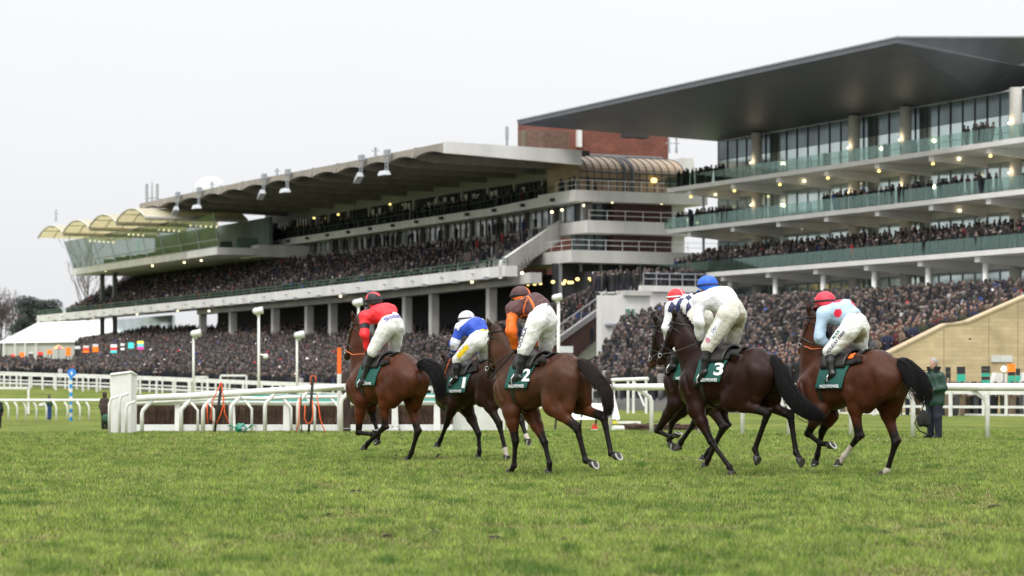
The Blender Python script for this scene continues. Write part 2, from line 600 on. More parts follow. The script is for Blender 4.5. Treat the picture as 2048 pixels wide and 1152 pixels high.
def brick_mat(name, c1, c2, mortar, sx, sy, msize=.012):
    m = bpy.data.materials.new(name)
    m.use_nodes = True
    nt = m.node_tree
    b = nt.nodes["Principled BSDF"]
    b.inputs["Roughness"].default_value = .9
    tc = nt.nodes.new("ShaderNodeTexCoord")
    mp = nt.nodes.new("ShaderNodeMapping")
    # run the courses along the wall: x = distance across the stand, y = height
    mp.inputs["Rotation"].default_value = (R(90), 0, 0)
    rot = nt.nodes.new("ShaderNodeVectorRotate")
    rot.rotation_type = 'Z_AXIS'
    rot.inputs["Angle"].default_value = -TH
    nt.links.new(tc.outputs["Object"], rot.inputs["Vector"])
    sp = nt.nodes.new("ShaderNodeSeparateXYZ")
    nt.links.new(rot.outputs[0], sp.inputs[0])
    ad = nt.nodes.new("ShaderNodeMath")
    ad.operation = 'ADD'
    nt.links.new(sp.outputs[0], ad.inputs[0])
    nt.links.new(sp.outputs[1], ad.inputs[1])
    cb = nt.nodes.new("ShaderNodeCombineXYZ")
    nt.links.new(ad.outputs[0], cb.inputs[0])
    nt.links.new(sp.outputs[2], cb.inputs[1])
    br = nt.nodes.new("ShaderNodeTexBrick")
    br.inputs["Color1"].default_value = (*c1, 1)
    br.inputs["Color2"].default_value = (*c2, 1)
    br.inputs["Mortar"].default_value = (*mortar, 1)
    br.inputs["Scale"].default_value = 1.0
    br.inputs["Brick Width"].default_value = sx
    br.inputs["Row Height"].default_value = sy
    br.inputs["Mortar Size"].default_value = msize
    br.inputs["Bias"].default_value = 0.0
    nt.links.new(cb.outputs[0], br.inputs["Vector"])
    n = nt.nodes.new("ShaderNodeTexNoise")
    n.inputs["Scale"].default_value = .7
    n.inputs["Detail"].default_value = 6
    nt.links.new(tc.outputs["Object"], n.inputs["Vector"])
    mr = nt.nodes.new("ShaderNodeMapRange")
    mr.inputs["From Min"].default_value = .3
    mr.inputs["From Max"].default_value = .7
    mr.inputs["To Min"].default_value = .8
    mr.inputs["To Max"].default_value = 1.15
    nt.links.new(n.outputs["Fac"], mr.inputs["Value"])
    vm = nt.nodes.new("ShaderNodeVectorMath")
    vm.operation = 'SCALE'
    nt.links.new(br.outputs["Color"], vm.inputs[0])
    nt.links.new(mr.outputs[0], vm.inputs["Scale"])
    nt.links.new(vm.outputs[0], b.inputs["Base Color"])
    return m
M_BRICK = brick_mat("red_brick", (.24, .075, .05), (.16, .05, .035), (.2, .12, .1), .45, .15)
M_DBRICK = brick_mat("dark_brown_brick", (.10, .045, .038), (.07, .03, .026), (.09, .06, .05), .45, .15)
M_STONE = brick_mat("honey_stone", (.58, .455, .285), (.50, .385, .225), (.46, .35, .21), 1.3, .24, .012)

def railing(mb, pts, h=1.0, step=1.6, r=.035, rails=(1.0, .55)):
    for hh in rails:
        mb.tube([np.array(p) + [0, 0, h * hh] for p in pts], r, 5)
    for a, b in zip(pts[:-1], pts[1:]):
        a, b = np.array(a, float), np.array(b, float)
        n = max(1, int(np.linalg.norm(b - a) / step))
        for i in range(n + 1):
            p = a + (b - a) * i / n
            mb.tube([p, p + [0, 0, h]], r, 5)

# ------------------------------------------------------------------ the long concrete grandstand
VB = 110.0
def pl(pts, v):
    return [uz(x, y, v) for x, y in pts]
def interp_z(P):
    P = sorted(P)
    us, zs = [p[0] for p in P], [p[1] for p in P]
    return lambda u: float(np.interp(u, us, zs))

bt = pl([(73.5, 631), (394, 600), (500, 589.5), (738, 562), (1010, 531)], VB)
bb = pl([(73.5, 645), (380, 617), (738, 583.6), (1010, 552.5)], VB)
BT, BBm = interp_z(bt), interp_z(bb)
U_R, U_L = bt[-1][0], bt[0][0]
bs = thing("concrete_grandstand", "long concrete grandstand with a dark cantilevered roof, columns and a packed open seating deck", "grandstand",
           UV((U_R + U_L) / 2, VB + 6, 0))
mb = MB()
us = np.linspace(U_R, U_L, 9)
for a, b in zip(us[:-1], us[1:]):
    P = [UV(u, v, z(u)) for z in (BBm, BT) for u, v in ((a, VB), (a, VB + 1.4), (b, VB + 1.4), (b, VB))]
    mb.hexa(P)
mb.build("front_beam", M_WHITEC, bs)
# recessed lower beam carried by the columns
mb = MB()
u395 = uz(395, 620, VB + 2)[0]
us = np.linspace(U_R - 2, u395, 6)
for a, b in zip(us[:-1], us[1:]):
    P = [UV(u, v, BBm(u) + dz) for dz in (-.75, .35) for u, v in ((a, VB + 1.9), (a, VB + 3.2), (b, VB + 3.2), (b, VB + 1.9))]
    mb.hexa(P)
mb.build("lower_beam", M_CONC, bs)
for x in (405, 465, 550, 617.5, 665, 738, 813.5, 867, 982):
    u, z = uz(x, 600, VB + 2.5)
    mb = MB()
    mb.uvbox(u - .42, u + .42, VB + 2.1, VB + 3.0, 1.0, BBm(u) - .75)
    mb.build("column", M_CONC, bs)
# green front rail on the beam
mb = MB()
railing(mb, [UV(u, VB + .3, BT(u)) for u in np.linspace(U_R, U_L, 9)], .75, 2.6, .06, (1.0, .5))
mb.build("front_rail", M_GREENR, bs)
# brackets on the beam
for u in np.arange(U_R + 4, U_L - 2, 8.0):
    MB().uvbox(u - .25, u + .25, VB - .5, VB - .004, BBm(u) - .15, BBm(u) + .15).build("beam_bracket", M_GREYM, bs)
    MB().uvbox(u + 3.6, u + 3.75, VB - .3, VB - .004, BBm(u) + .5, BBm(u) + .65).build("beam_spout", M_GREYM, bs)
LMP = []
def lamp_disc(p, r, mname, parent, drop=.12):
    mb = MB()
    mb.ball(p, r, 8, 6, (1, 1, .8))
    return mb.build("lamp", mname, parent, smooth=True)
for x, y in ((118, 641), (187, 635), (274, 628.5), (355, 621.5), (418, 622), (681, 592.5), (944, 564), (1044, 546)):
    u, z = uz(x, y, VB + .9)
    lamp_disc(UV(u, VB + .9, z), .17, M_LAMP, bs)

# seating deck: steps rising from the beam to the boxes
VBX = 124.0
ZD0 = lambda u: BT(u) - .55
ZD1 = interp_z(pl([(330, 545), (500, 520), (700, 500), (1000, 470)], VBX))
NST = 16
def deck_z(u, t):
    return ZD0(u) + (ZD1(u) - ZD0(u)) * t
u_deckL = uz(150, 600, VB)[0]

# sloping white parapet closing the right end of the deck
uf, zf0 = uz(1004, 528, VB)
ub, zb0 = uz(1122, 447, VBX)
mb = MB()
Pt = [UV(uf, VB, uz(1004, 557, VB)[1]), UV(uf, VB, zf0 + .35), UV(ub, VBX, zb0 + .35), UV(ub, VBX, uz(1133, 481, VBX)[1])]
mb.prism(Pt, UV(.8, 0, 0))
mb.build("deck_parapet", M_WHITEC, bs)


mb = MB()
U_DL = U_L - 11
fs = np.linspace(0, 1, 5)
for fa, fb in zip(fs[:-1], fs[1:]):
    for k in range(NST):
        ur = uf + (ub - uf) * (k + 1) / NST + .75
        a, b = ur + (U_DL - ur) * fa, ur + (U_DL - ur) * fb
        v0, v1 = VB + 1.4 + (VBX - VB - 1.4) * k / NST, VB + 1.4 + (VBX - VB - 1.4) * (k + 1) / NST
        za, zb2 = deck_z(a, (k + .5) / NST), deck_z(b, (k + .5) / NST)
        P = [UV(u, v, z) for dz in (-.9, 0) for u, v, z in ((a, v0, za + dz), (a, v1, za + dz), (b, v1, zb2 + dz), (b, v0, zb2 + dz))]
        mb.hexa(P)
mb.build("seating_deck", M_DECK, bs)
# closed back wall under the deck and its soffit
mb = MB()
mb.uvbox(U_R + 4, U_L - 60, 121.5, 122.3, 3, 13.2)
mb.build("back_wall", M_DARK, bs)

# boxes: lower windows, balcony fascia, upper windows
FZ0 = interp_z(pl([(480, 514), (500, 501), (1000, 428.5), (1150, 402)], VBX - 1.5))
FZ0 = interp_z(pl([(500, 501), (1000, 428.5), (1150, 402)], VBX - 1.5))
FZ1 = interp_z(pl([(500, 488), (1000, 413), (1150, 380)], VBX - 1.5))
u_c = uz(1150, 390, VBX - 1.5)[0]
u_bl = uz(482, 490, VBX - 1.5)[0]
mb = MB()
us = np.linspace(u_c, u_bl, 6)
for a, b in zip(us[:-1], us[1:]):
    P = [UV(u, v, z(u)) for z in (FZ0, FZ1) for u, v in ((a, VBX - 1.5), (a, VBX + 3), (b, VBX + 3), (b, VBX - 1.5))]
    mb.hexa(P)
mb.build("balcony_slab", M_WHITEC, bs)
for u in np.arange(u_c + 5, u_bl, 7.5):
    MB().uvbox(u - .2, u + .35, VBX - 1.9, VBX - 1.504, FZ0(u) + .35, FZ0(u) + .7).build("loudspeaker", M_DARK, bs)
WZ1 = interp_z(pl([(500, 455), (1000, 372), (1150, 352)], VBX + 2.5))
bay = 7.4
k = 0
rgw = np.random.default_rng(3)
for u in np.arange(u_c + .3, u_bl - 3, bay):
    # lower box windows: pale panes between dark piers
    z0, z1 = ZD1(u) - .2, FZ0(u)
    mb = MB()
    mb.mi(0).uvbox(u + .55, u + bay - .05, VBX + .35, VBX + .5, z0 + .45, z1)
    for q in range(5):
        uu = u + .6 + (bay - .7) * q / 4
        mb.mi(1).uvbox(uu - .06, uu + .06, VBX + .2, VBX + .33, z0 + .45, z1)
    mb.mi(2).uvbox(u + .55, u + bay - .05, VBX + .1, VBX + .6, z0 - .6, z0 + .44)
    mb.build("window", [M_WIN, M_FRAME, M_DECK], bs)
    mb = MB()
    mb.uvbox(u, u + .54, VBX - .1, VBX + .7, z0 - .6, z1 - .02)
    mb.build("pier", mat("brown_pier", (.10, .085, .075), .7), bs)
    # upper box windows: dark glass, a few white blinds
    if u < u_c + 6:
        continue
    z0, z1 = FZ1(u), WZ1(u)
    mb = MB()
    mb.mi(0).uvbox(u + .3, u + bay, VBX + 2.4, VBX + 2.55, z0, z1)
    for q in range(7):
        uu = u + .35 + (bay - .4) * q / 6
        mb.mi(1).uvbox(uu - .05, uu + .05, VBX + 2.25, VBX + 2.38, z0, z1)
        if rgw.random() < .55 and u < u_c + 62:
            h = .3 + .4 * rgw.random()
            mb.mi(2).uvbox(uu + .08, uu + .95, VBX + 2.28, VBX + 2.37, z0 + .8, z0 + .8 + (z1 - z0) * h)
    mb.build("window", [M_WIND, M_FRAME, M_CURT], bs)
    mb = MB()
    mb.uvbox(u - .1, u + .28, VBX + 2.0, VBX + 2.6, z0, z1)
    mb.build("pier", M_CONC, bs)
# head beam above the upper windows
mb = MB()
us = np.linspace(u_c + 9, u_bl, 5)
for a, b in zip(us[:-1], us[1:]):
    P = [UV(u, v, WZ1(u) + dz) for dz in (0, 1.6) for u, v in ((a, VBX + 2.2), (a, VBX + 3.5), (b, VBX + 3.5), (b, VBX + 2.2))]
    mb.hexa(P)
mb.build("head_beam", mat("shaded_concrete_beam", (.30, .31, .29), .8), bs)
mb = MB()
railing(mb, [UV(u, VBX - 1.2, FZ1(u)) for u in np.linspace(u_c, u_bl, 5)], .9, 2.0, .04, (1.0,))
mb.build("balcony_rail", M_GREENR, bs)
for x, y in ((780, 408.5), (676.5, 429), (628, 436)):
    u, z = uz(x, y, VBX + 1.6)
    lamp_disc(UV(u, VBX + 1.6, z), .17, M_LAMPW, bs)

# roof
VR = 107.0
RT = interp_z(pl([(278, 407.5), (500, 360.5), (700, 323), (885, 285.5)], VR))
u_r = uz(885, 285, VR)[0]
u_l = uz(279, 407, VR)[0]
ribs_x = [881, 828, 775, 723.5, 672, 623, 576, 528.7, 482, 439, 399, 356, 318, 281]
ribs = [uz(x, 330, VR)[0] for x in ribs_x]
ribs[0], ribs[-1] = u_r, u_l
VRB = VBX + 3.6
RB0 = lambda u: WZ1(u) + 1.55
mb = MB()
for a, b in zip(ribs[:-1], ribs[1:]):
    n = 6
    for i in range(n):
        t0, t1 = i / n, (i + 1) / n
        ua, ub2 = a + (b - a) * t0, a + (b - a) * t1
        h0 = 1.05 - .42 * math.sin(math.pi * t0)
        h1 = 1.05 - .42 * math.sin(math.pi * t1)
        P = []
        for top in (0, 1):
            for u, v, h in ((ua, VR, h0), (ua, VR + .7, h0), (ub2, VR + .7, h1), (ub2, VR, h1)):
                P.append(UV(u, v, RT(u) - (0 if top else h)))
        mb.hexa(P)
mb.build("roof_fascia", M_ROOFC, bs)
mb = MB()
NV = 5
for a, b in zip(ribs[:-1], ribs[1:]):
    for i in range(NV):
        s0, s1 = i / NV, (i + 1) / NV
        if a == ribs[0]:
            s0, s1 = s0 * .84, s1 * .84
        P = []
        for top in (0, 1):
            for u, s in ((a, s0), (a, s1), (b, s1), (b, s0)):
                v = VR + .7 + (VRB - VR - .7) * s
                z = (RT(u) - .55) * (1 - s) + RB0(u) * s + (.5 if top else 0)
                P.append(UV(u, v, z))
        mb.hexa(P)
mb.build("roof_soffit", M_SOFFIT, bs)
for i, u in enumerate(ribs[1:-1]):
    mb = MB()
    P = []
    for du in (-.22, .22):
        P.append([UV(u + du, VR - .25, RT(u) - 1.0), UV(u + du, VR + .1, RT(u) + .12), UV(u + du, VR + 1.2, RT(u) + .05),
                  UV(u + du, VRB, RB0(u) - .05), UV(u + du, VRB, RB0(u) - .95), UV(u + du, VR + 2.2, RT(u) - 1.45)])
    mb.prism(P[0], P[1][0] - P[0][0])
    mb.build("roof_rib", M_ROOFC if i % 2 else M_ROOFC, bs)
# gable fascia at the right end
mb = MB()
vg, zg1 = vz(1156, 302, u_r)
zg0 = vz(1156, 331, u_r)[1]
mb.prism([UV(u_r - .4, VR - .1, RT(u_r) - 1.15), UV(u_r - .4, VR - .1, RT(u_r) + .05), UV(u_r - .4, vg, zg1), UV(u_r - .4, vg, zg0)], UV(-.5, 0, 0))
mb.build("gable_fascia", M_WHITEC, bs)
# floodlights hanging from the ribs
M_FLOOD = mat("floodlight_housing", (.62, .64, .67), .4, metal=.2)
for j, x in enumerate((356, 399, 528.7, 576, 723.5, 775)):
    u, z = uz(x, 330, VR - .5)
    z = RT(u)
    mb = MB()
    for du in (-.35, .35):
        mb.mi(0).tube([UV(u + du, VR - .6, z + .25), UV(u + du, VR - .6, z - 1.95)], .06, 6)
    for q in range(5):
        mb.tube([UV(u - .35, VR - .6, z - .2 - q * .38), UV(u + .35, VR - .6, z - .2 - q * .38)], .05, 5)
    mb.uvbox(u - .5, u + .5, VR - .75, VR - .3, z - .3, z + .35)
    c = UV(u, VR - .9, z - 2.25)
    sk = .5 if j % 2 == 0 else 0.0
    P = []
    for dz, w in ((-.28, 1.0), (.3, .7)):
        for a, b2 in ((-1, -.5), (-1, .5), (1, .5), (1, -.5)):
            P.append(c + UV(a * w * (1.0 - sk * .8), b2 * w * .8, dz * .85 + a * sk * (-.7)))
    mb.mi(1).hexa(P)
    mb.build("floodlight", [M_GREYM, M_FLOOD], bs)

# end face: three white balconies, brick between, glazed barrel turret on top
u_e = u_c
def zz(px, py):
    return vz(px, py, u_e)[1]
v_end = vz(1415, 398, u_e)[0]
LV = [(zz(1155, 401), zz(1155, 379.5)), (zz(1160, 465), zz(1160, 440.5)), (zz(1215, 531), zz(1215, 507))]
for i, (z0, z1) in enumerate(LV):
    mb = MB()
    if i == 0:
        mb.uvbox(u_e - .02, u_e + 9, VBX - 1.52, v_end, z0, z1)
    elif i == 1:
        mb.uvbox(u_e - .6, u_e + 9, VBX - .3, v_end - 1.5, z0, z1)
    else:
        mb.uvbox(u_e - 5, u_e + 9, VBX - 4.5, v_end - 1, z0, z1)
    mb.build("end_balcony", M_WHITEC, bs)
    mb = MB()
    if i == 0:
        railing(mb, [UV(u_e + 5, VBX - 1.3, z1), UV(u_e + .2, VBX - 1.3, z1), UV(u_e + .2, v_end - .2, z1)], 1.1, 2.0, .028, (1.0, .5))
    elif i == 1:
        railing(mb, [UV(u_e - .4, VBX, z1), UV(u_e - .4, v_end - 1.7, z1)], 1.1, 2.0, .028, (1.0, .5))
    else:
        railing(mb, [UV(u_e + 5, VBX - 4.3, z1), UV(u_e - 4.8, VBX - 4.3, z1), UV(u_e - 4.8, v_end - 1.2, z1)], 1.1, 2.0, .028, (1.0, .5))
    mb.build("balcony_rail", M_WHITEM, bs)
vb0, vb1 = vz(1226, 430, u_e + 2)[0], vz(1343, 430, u_e + 2)[0]
for z0, z1 in ((LV[1][1], LV[0][0]), (LV[2][1], LV[1][0])):
    mb = MB()
    mb.uvbox(u_e + 2.0, u_e + 3, vb0, vb1, z0, z1)
    mb.build("brick_panel", M_DBRICK, bs)
    mb = MB()
    mb.mi(0).uvbox(u_e + 3.2, u_e + 4, VBX, v_end - 2, z0, z1)
    for v in np.arange(VBX + .3, vb0, 1.1):
        mb.mi(1).uvbox(u_e + 2.9, u_e + 3.15, v, v + .12, z0, z1)
    mb.build("end_glazing", [M_TEALD, M_FRAME], bs)
    mb = MB()
    mb.uvbox(u_e + 1.9, u_e + 2.8, vb1 + .05, vb1 + 1.6, z0, z1)
    mb.mi(1).uvbox(u_e + 2.0, u_e + 2.2, vb1 + .5, vb1 + 1.2, z0 + .4, z1 - .5)
    mb.build("end_wall", [M_WHITEC, M_TEAL], bs)
for x, y in ((1224, 404), (1323, 406.5), (1168, 411), (1223, 464.5), (1281, 465), (1104, 424), (1124, 420)):
    v, z = vz(x, y, u_e + .6)
    lamp_disc(UV(u_e + .6, v, z), .17, M_LAMP, bs)
# barrel turret
tv0, tv1 = vz(1158, 370, u_e + 1.2)[0], vz(1368, 370, u_e + 1.2)[0]
zt0, zt1 = LV[0][1], zz(1200, 303)
prof = []
zm = zz(1200, 341)
for i in range(9):
    t = math.pi / 2 * i / 8
    prof.append((u_e + 1.2 + 5.0 * (1 - math.cos(t)), zm + (zt1 - zm) * math.sin(t)))
mb = MB()
full = [(u_e + 1.2, zt0)] + prof + [(u_e + 9, zt1), (u_e + 9, zt0)]
mb.prism([UV(u, tv0, z) for u, z in full], UV(0, tv1 - tv0, 0))
tur = mb.build("glazed_turret", mat("bronze_glazing", (.34, .25, .16), .4, var=.15, scale=.4, spec=.3), bs)
mb = MB()
nb = 14
for i in range(nb + 1):
    v = tv0 + (tv1 - tv0) * i / nb
    mb.tube([UV(u_e + 1.15, v, zt0)] + [UV(u - .05, v, z + .03) for u, z in prof], .055 if i not in (6, 7) else .28, 5)
for zq in (zm, (zt0 + zm) / 2 + .3):
    mb.tube([UV(u_e + 1.12, tv0, zq), UV(u_e + 1.12, tv1, zq)], .1, 5)
mb.tube([UV(prof[-1][0], tv0, zt1 + .05), UV(prof[-1][0], tv1, zt1 + .05)], .3, 6)
mb.build("turret_ribs", M_FRAME, bs)
for x, y in ((1308, 361),):
    v, z = vz(x, y, u_e + .9)
    lamp_disc(UV(u_e + .9, v, z), .36, M_LAMPW, bs)
# pale sloped plant screen right of the turret
mb = MB()
va, vb2 = vz(1366, 350, u_e + 6)[0], vz(1405, 350, u_e + 6)[0]
zA, zB = vz(1380, 316, u_e + 6)[1], LV[0][1]
mb.prism([UV(u_e + 6, va, zB), UV(u_e + 6, va, zA), UV(u_e + 6, va + (vb2 - va) * .5, zA), UV(u_e + 6, vb2, zB)], UV(3, 0, 0))
mb.build("plant_screen", M_WHITEC, bs)
# warm lamps inside the bar under the end of the stand
for x, y in ((1046, 567), (1056, 569), (1069, 568), (1081, 567), (1106, 564), (1127, 567), (1130, 562), (1138, 565), (1144, 565), (1155, 558.5),
             (1179, 557), (1182, 560), (1207, 554.5), (1234, 551)):
    v, z = vz(x, y, u_e - 5)
    lamp_disc(UV(u_e - 5, v, z), .15 + .09 * rgw.random(), M_LAMPW, bs)
mb = MB()
mb.mi(0).uvbox(u_e - 2, u_e - 1.5, VBX - 5, v_end, 4, LV[2][0])
for v in np.arange(VBX - 4.5, v_end, 2.4):
    mb.mi(1).uvbox(u_e - 2.3, u_e - 2.05, v, v + .3, 6, LV[2][0])
mb.build("bar_wall", [M_DARK, M_GREYM], bs)

# ------------------------------------------------------------------ glass pavilion with vaulted canopies at the far end
VP = 111.0
P0 = pl([(143, 545), (434, 515)], VP)
P1 = pl([(143, 533), (434, 501)], VP)
pu1, pu0 = P0[0][0], P0[1][0]
zb0, zb1 = (P0[0][1] + P0[1][1]) / 2, (P1[0][1] + P1[1][1]) / 2
gp = thing("glass_pavilion", "glass-walled pavilion under four yellowish vaulted canopies at the far end of the concrete stand", "pavilion", UV((pu0 + pu1) / 2, VP + 6, 0))
mb = MB()
mb.uvbox(pu0, pu1, VP, VP + 14, zb0, zb1)
mb.uvbox(uz(481, 505, VP + 6)[0], pu0 - .01, VP + 6, VP + 14, zb0 - .2, zb1 + .5)
mb.build("base_slab", M_WHITEC, gp)
ztop = uz(300, 452, VP)[1]
mb = MB()
P = [UV(pu0, VP + .3, zb1), UV(pu0, VP + .45, zb1), UV(pu1, VP + .45, zb1), UV(pu1, VP + .3, zb1),
     UV(pu0, VP - .5, ztop), UV(pu0, VP - .35, ztop), UV(pu1 + 3, VP - .35, ztop), UV(pu1 + 3, VP - .5, ztop)]
mb.hexa(P)
mb.build("glass_front", M_PAVG, gp)
mb = MB()
mb.uvbox(pu0 + 4, pu1 - 16, VP + 9, VP + 9.5, zb1, ztop)
mb.build("inner_wall", mat("dim_green_wall", (.15, .19, .18), .7, var=.5, scale=.12), gp)
mb = MB()
for u in np.linspace(pu0, pu1, 10):
    mb.tube([UV(u, VP + .25, zb1), UV(u + (3 * (u - pu0) / (pu1 - pu0)), VP - .55, ztop)], .07, 5)
mb.tube([UV(pu0, VP + .25, zb1 + .1), UV(pu1, VP + .25, zb1 + .1)], .08, 5)
mb.tube([UV(pu0, VP + .1, zb1 + 1.1), UV(pu1, VP + .1, zb1 + 1.1)], .08, 5)
mb.build("glass_mullions", M_GREYM, gp)
for k in range(26):
    mb = MB()
    u = pu0 + 3 + (pu1 - pu0 - 10) * rgw.random()
    mb.uvbox(u, u + .5, VP + 3 + 3 * rgw.random(), VP + 7, zb1, zb1 + 1.1 + .6 * rgw.random())
    mb.build("restaurant_seat", mat("table_green", (.10, .16, .12), .6, var=.3), gp)
m_can = mat("canopy_membrane", (.78, .74, .60), .5, var=.1, scale=.6)
nt = m_can.node_tree
_b = nt.nodes["Principled BSDF"]
_t = nt.nodes.new("ShaderNodeBsdfTranslucent")
_t.inputs[0].default_value = (.86, .81, .63, 1)
_m = nt.nodes.new("ShaderNodeMixShader")
_m.inputs[0].default_value = .6
nt.links.new(_b.outputs[0], _m.inputs[1])
nt.links.new(_t.outputs[0], _m.inputs[2])
nt.links.new(_m.outputs[0], nt.nodes["Material Output"].inputs[0])
edges = [uz(76, 460, 104)[0], uz(126, 455, 104)[0], uz(178, 445, 104)[0], uz(232, 435, 104)[0], uz(290, 425, 104)[0]]
zc0 = uz(126, 464, 104)[1]
for a, b in zip(edges[1:], edges[:-1]):
    n = 10
    V, F = [], []
    for s in (0, 1):
        for i in range(n + 1):
            t = i / n
            for v in (104, 119):
                V.append(UV(a + (b - a) * t, v, zc0 - .1 + 1.5 * math.sin(math.pi * t) ** .8 + (.04 if s else 0)))
    for s in (0, 1):
        o = s * 2 * (n + 1)
        for i in range(n):
            f = (o + 2 * i, o + 2 * i + 1, o + 2 * i + 3, o + 2 * i + 2)
            F.append(f)
    mesh_obj("canopy", V, F, m_can, gp, smooth=True)
    mb = MB()
    for v in np.linspace(104, 119, 7):
        mb.tube([UV(a + (b - a) * i / n, v, zc0 - .16 + 1.5 * math.sin(math.pi * i / n) ** .8) for i in range(n + 1)], .08 if v > 105 else .14, 5)
    for i in (2, 4, 6, 8):
        z = zc0 - .16 + 1.5 * math.sin(math.pi * i / n) ** .8
        mb.tube([UV(a + (b - a) * i / n, 104, z), UV(a + (b - a) * i / n, 119, z)], .07, 5)
    for uu in (a,):
        mb.tube([UV(uu, 104, zc0 - .3), UV(uu, 119, zc0 - .3)], .3, 6)
    mb.build("canopy_ribs", mat("canopy_steel", (.52, .49, .42), .5), gp)
for x0, x1, y in ((238, 286, 464), (307, 358, 455), (381, 432, 447), (180, 226, 478)):
    mb = MB()
    for q in range(6):
        x = x0 + (x1 - x0) * q / 5
        u, z = uz(x, y + 4 + (x - x0) * .06, VP + 3)
        mb.mi(1).ball(UV(u, VP + 3, z), .16, 6, 4)
    ua, z = uz(x0 - 2, y, VP + 3)
    ub2, z2 = uz(x1 + 2, y + 2, VP + 3)
    mb.mi(0).tube([UV(ua, VP + 3, z), UV(ub2, VP + 3, z2)], .2, 6)
    mb.build("light_bar", [mat("lit_bar", (.8, .7, .4), .5, var=0, emit=(1, .85, .5), estr=.35), M_LAMP], gp)
for x, y in ((181.5, 545), (211, 541.5), (305, 531.5), (368.5, 525), (402.5, 521)):
    u, z = uz(x, y, VP + .8)
    lamp_disc(UV(u, VP + .8, z), .18, M_LAMP, gp)
mb = MB()
u, z = uz(276, 491, VP + 1)
mb.uvbox(u - .9, u + .9, VP + 1, VP + 1.15, z - .8, z + .8)
mb.build("lit_screen", mat("screen_glow", (.7, .8, .8), .5, var=0, emit=(.6, .8, .78), estr=.8), gp)
# glazed back corner seen under the deck at the left
mb = MB()
mb.mi(0).uvbox(uz(345, 650, 120)[0], uz(232, 650, 120)[0], 120, 120.4, 5, 12)
mb.build("ground_glazing", [M_TEAL], gp)
# legs that carry the slab
for x in (201, 226):
    u, z = uz(x, 640, VP + 3)
    mb = MB()
    mb.uvbox(u - .35, u + .35, VP + 3, VP + 3.6, 2, zb0)
    mb.build("column", mat("dark_column", (.10, .11, .11), .6), gp)

# ------------------------------------------------------------------ things on and behind the roofs
tw = thing("brick_tower", "red brick tower block rising behind the roofs of the two stands", "building", at(1184, 300, 300))
mb = MB()
c = at(1186, 280, 303)
zt, zb = at(0, 236, 300)[2], 8
ax = [np.array([*VD, 0]), np.array([*UD, 0]), np.array([0, 0, 1.0])]
mb.box([c[0], c[1], (zt + zb) / 2], (16.4, 8, zt - zb), ax)
mb.build("wall", M_BRICK, tw)
mb = MB()
c = at(1270, 272, 297.5)
mb.box(c, (3.2, 1.2, .5), ax)
mb.build("louvre", M_DARK, tw)
mb = MB()
c = at(1157, 275, 297.5)
mb.box(c, (.55, .8, 2.3), ax)
mb.build("white_flue", M_WHITEM, tw)
ct = MB()
c = at(1087, 282, 290)
ct.mi(0).box(c, (5.2, 3, 2.2), ax)
ct.mi(1).box(c + np.array([-1.7, -1.6, 0]), (1.6, .2, 2.1), ax)
for i in range(12):
    ct.mi(0).box(c + ax[0] * (-.6 + i * .28) - ax[1] * 1.53, (.1, .06, 2.0), ax)
tag(ct.build("shipping_container", [mat("rusty_container", (.17, .10, .075), .7, var=.3), mat("olive_panel", (.20, .19, .13), .7)]), "rusty container with an olive end standing on the roof beside the brick tower", "container")
def mast(px, y0, y1, D, label, kind=0):
    mb = MB()
    b, t = at(px, y1, D), at(px, y0, D)
    mb.tube([b, t], [.16, .07], 6)
    L = t[2] - b[2]
    if kind == 0:
        mb.box(b + np.array([0, 0, L * .65]), (.4, .3, L * .6))
    elif kind == 1:
        for dx in (-.8, .8):
            mb.tube([b + [dx, 0, 0], b + [dx, 0, L * .9]], .22, 6)
        mb.tube([b + [-.9, 0, L * .2], b + [.9, 0, L * .2]], .1, 6)
    else:
        mb.tube([b + [-.4, 0, L * .7], b + [.4, 0, L * .7]], .06, 5)
        mb.ball(t, .16, 6, 4)
    tag(mb.build("antenna_mast", M_GREYM), label, "antenna", "antennas on the stand roofs")
mast(1014, 252, 292, 285, "grey panel antenna standing on the concrete roof left of the brick tower")
mast(1338, 278, 306, 300, "slim antenna right of the brick tower above the glazed turret", 2)
mast(1353, 278, 306, 302, "thin whip antenna, rightmost of the masts by the brick tower", 2)
mast(304, 364, 404, 380, "twin panel antenna at the far end of the concrete roof", 1)
mast(112, 420, 442, 410, "small antenna above the leftmost vaulted canopy", 2)
mast(751, 296, 314, 268, "small aerial on the roof edge above the pair of floodlights nearest the middle", 2)
mast(554, 338, 352, 300, "small aerial on the roof edge above the middle pair of floodlights", 2)
mast(424, 364, 378, 330, "small aerial on the roof edge in front of the white dome", 2)
dm = MB()
c = at(421, 392, 420)
dm.ball(c, 3.3, 20, 10, (1, 1, 1.0))
tag(dm.build("white_dome", mat("white_dome_skin", (.52, .53, .545), .7, var=.03), smooth=True), "faint white dome rising behind the concrete roof", "dome")

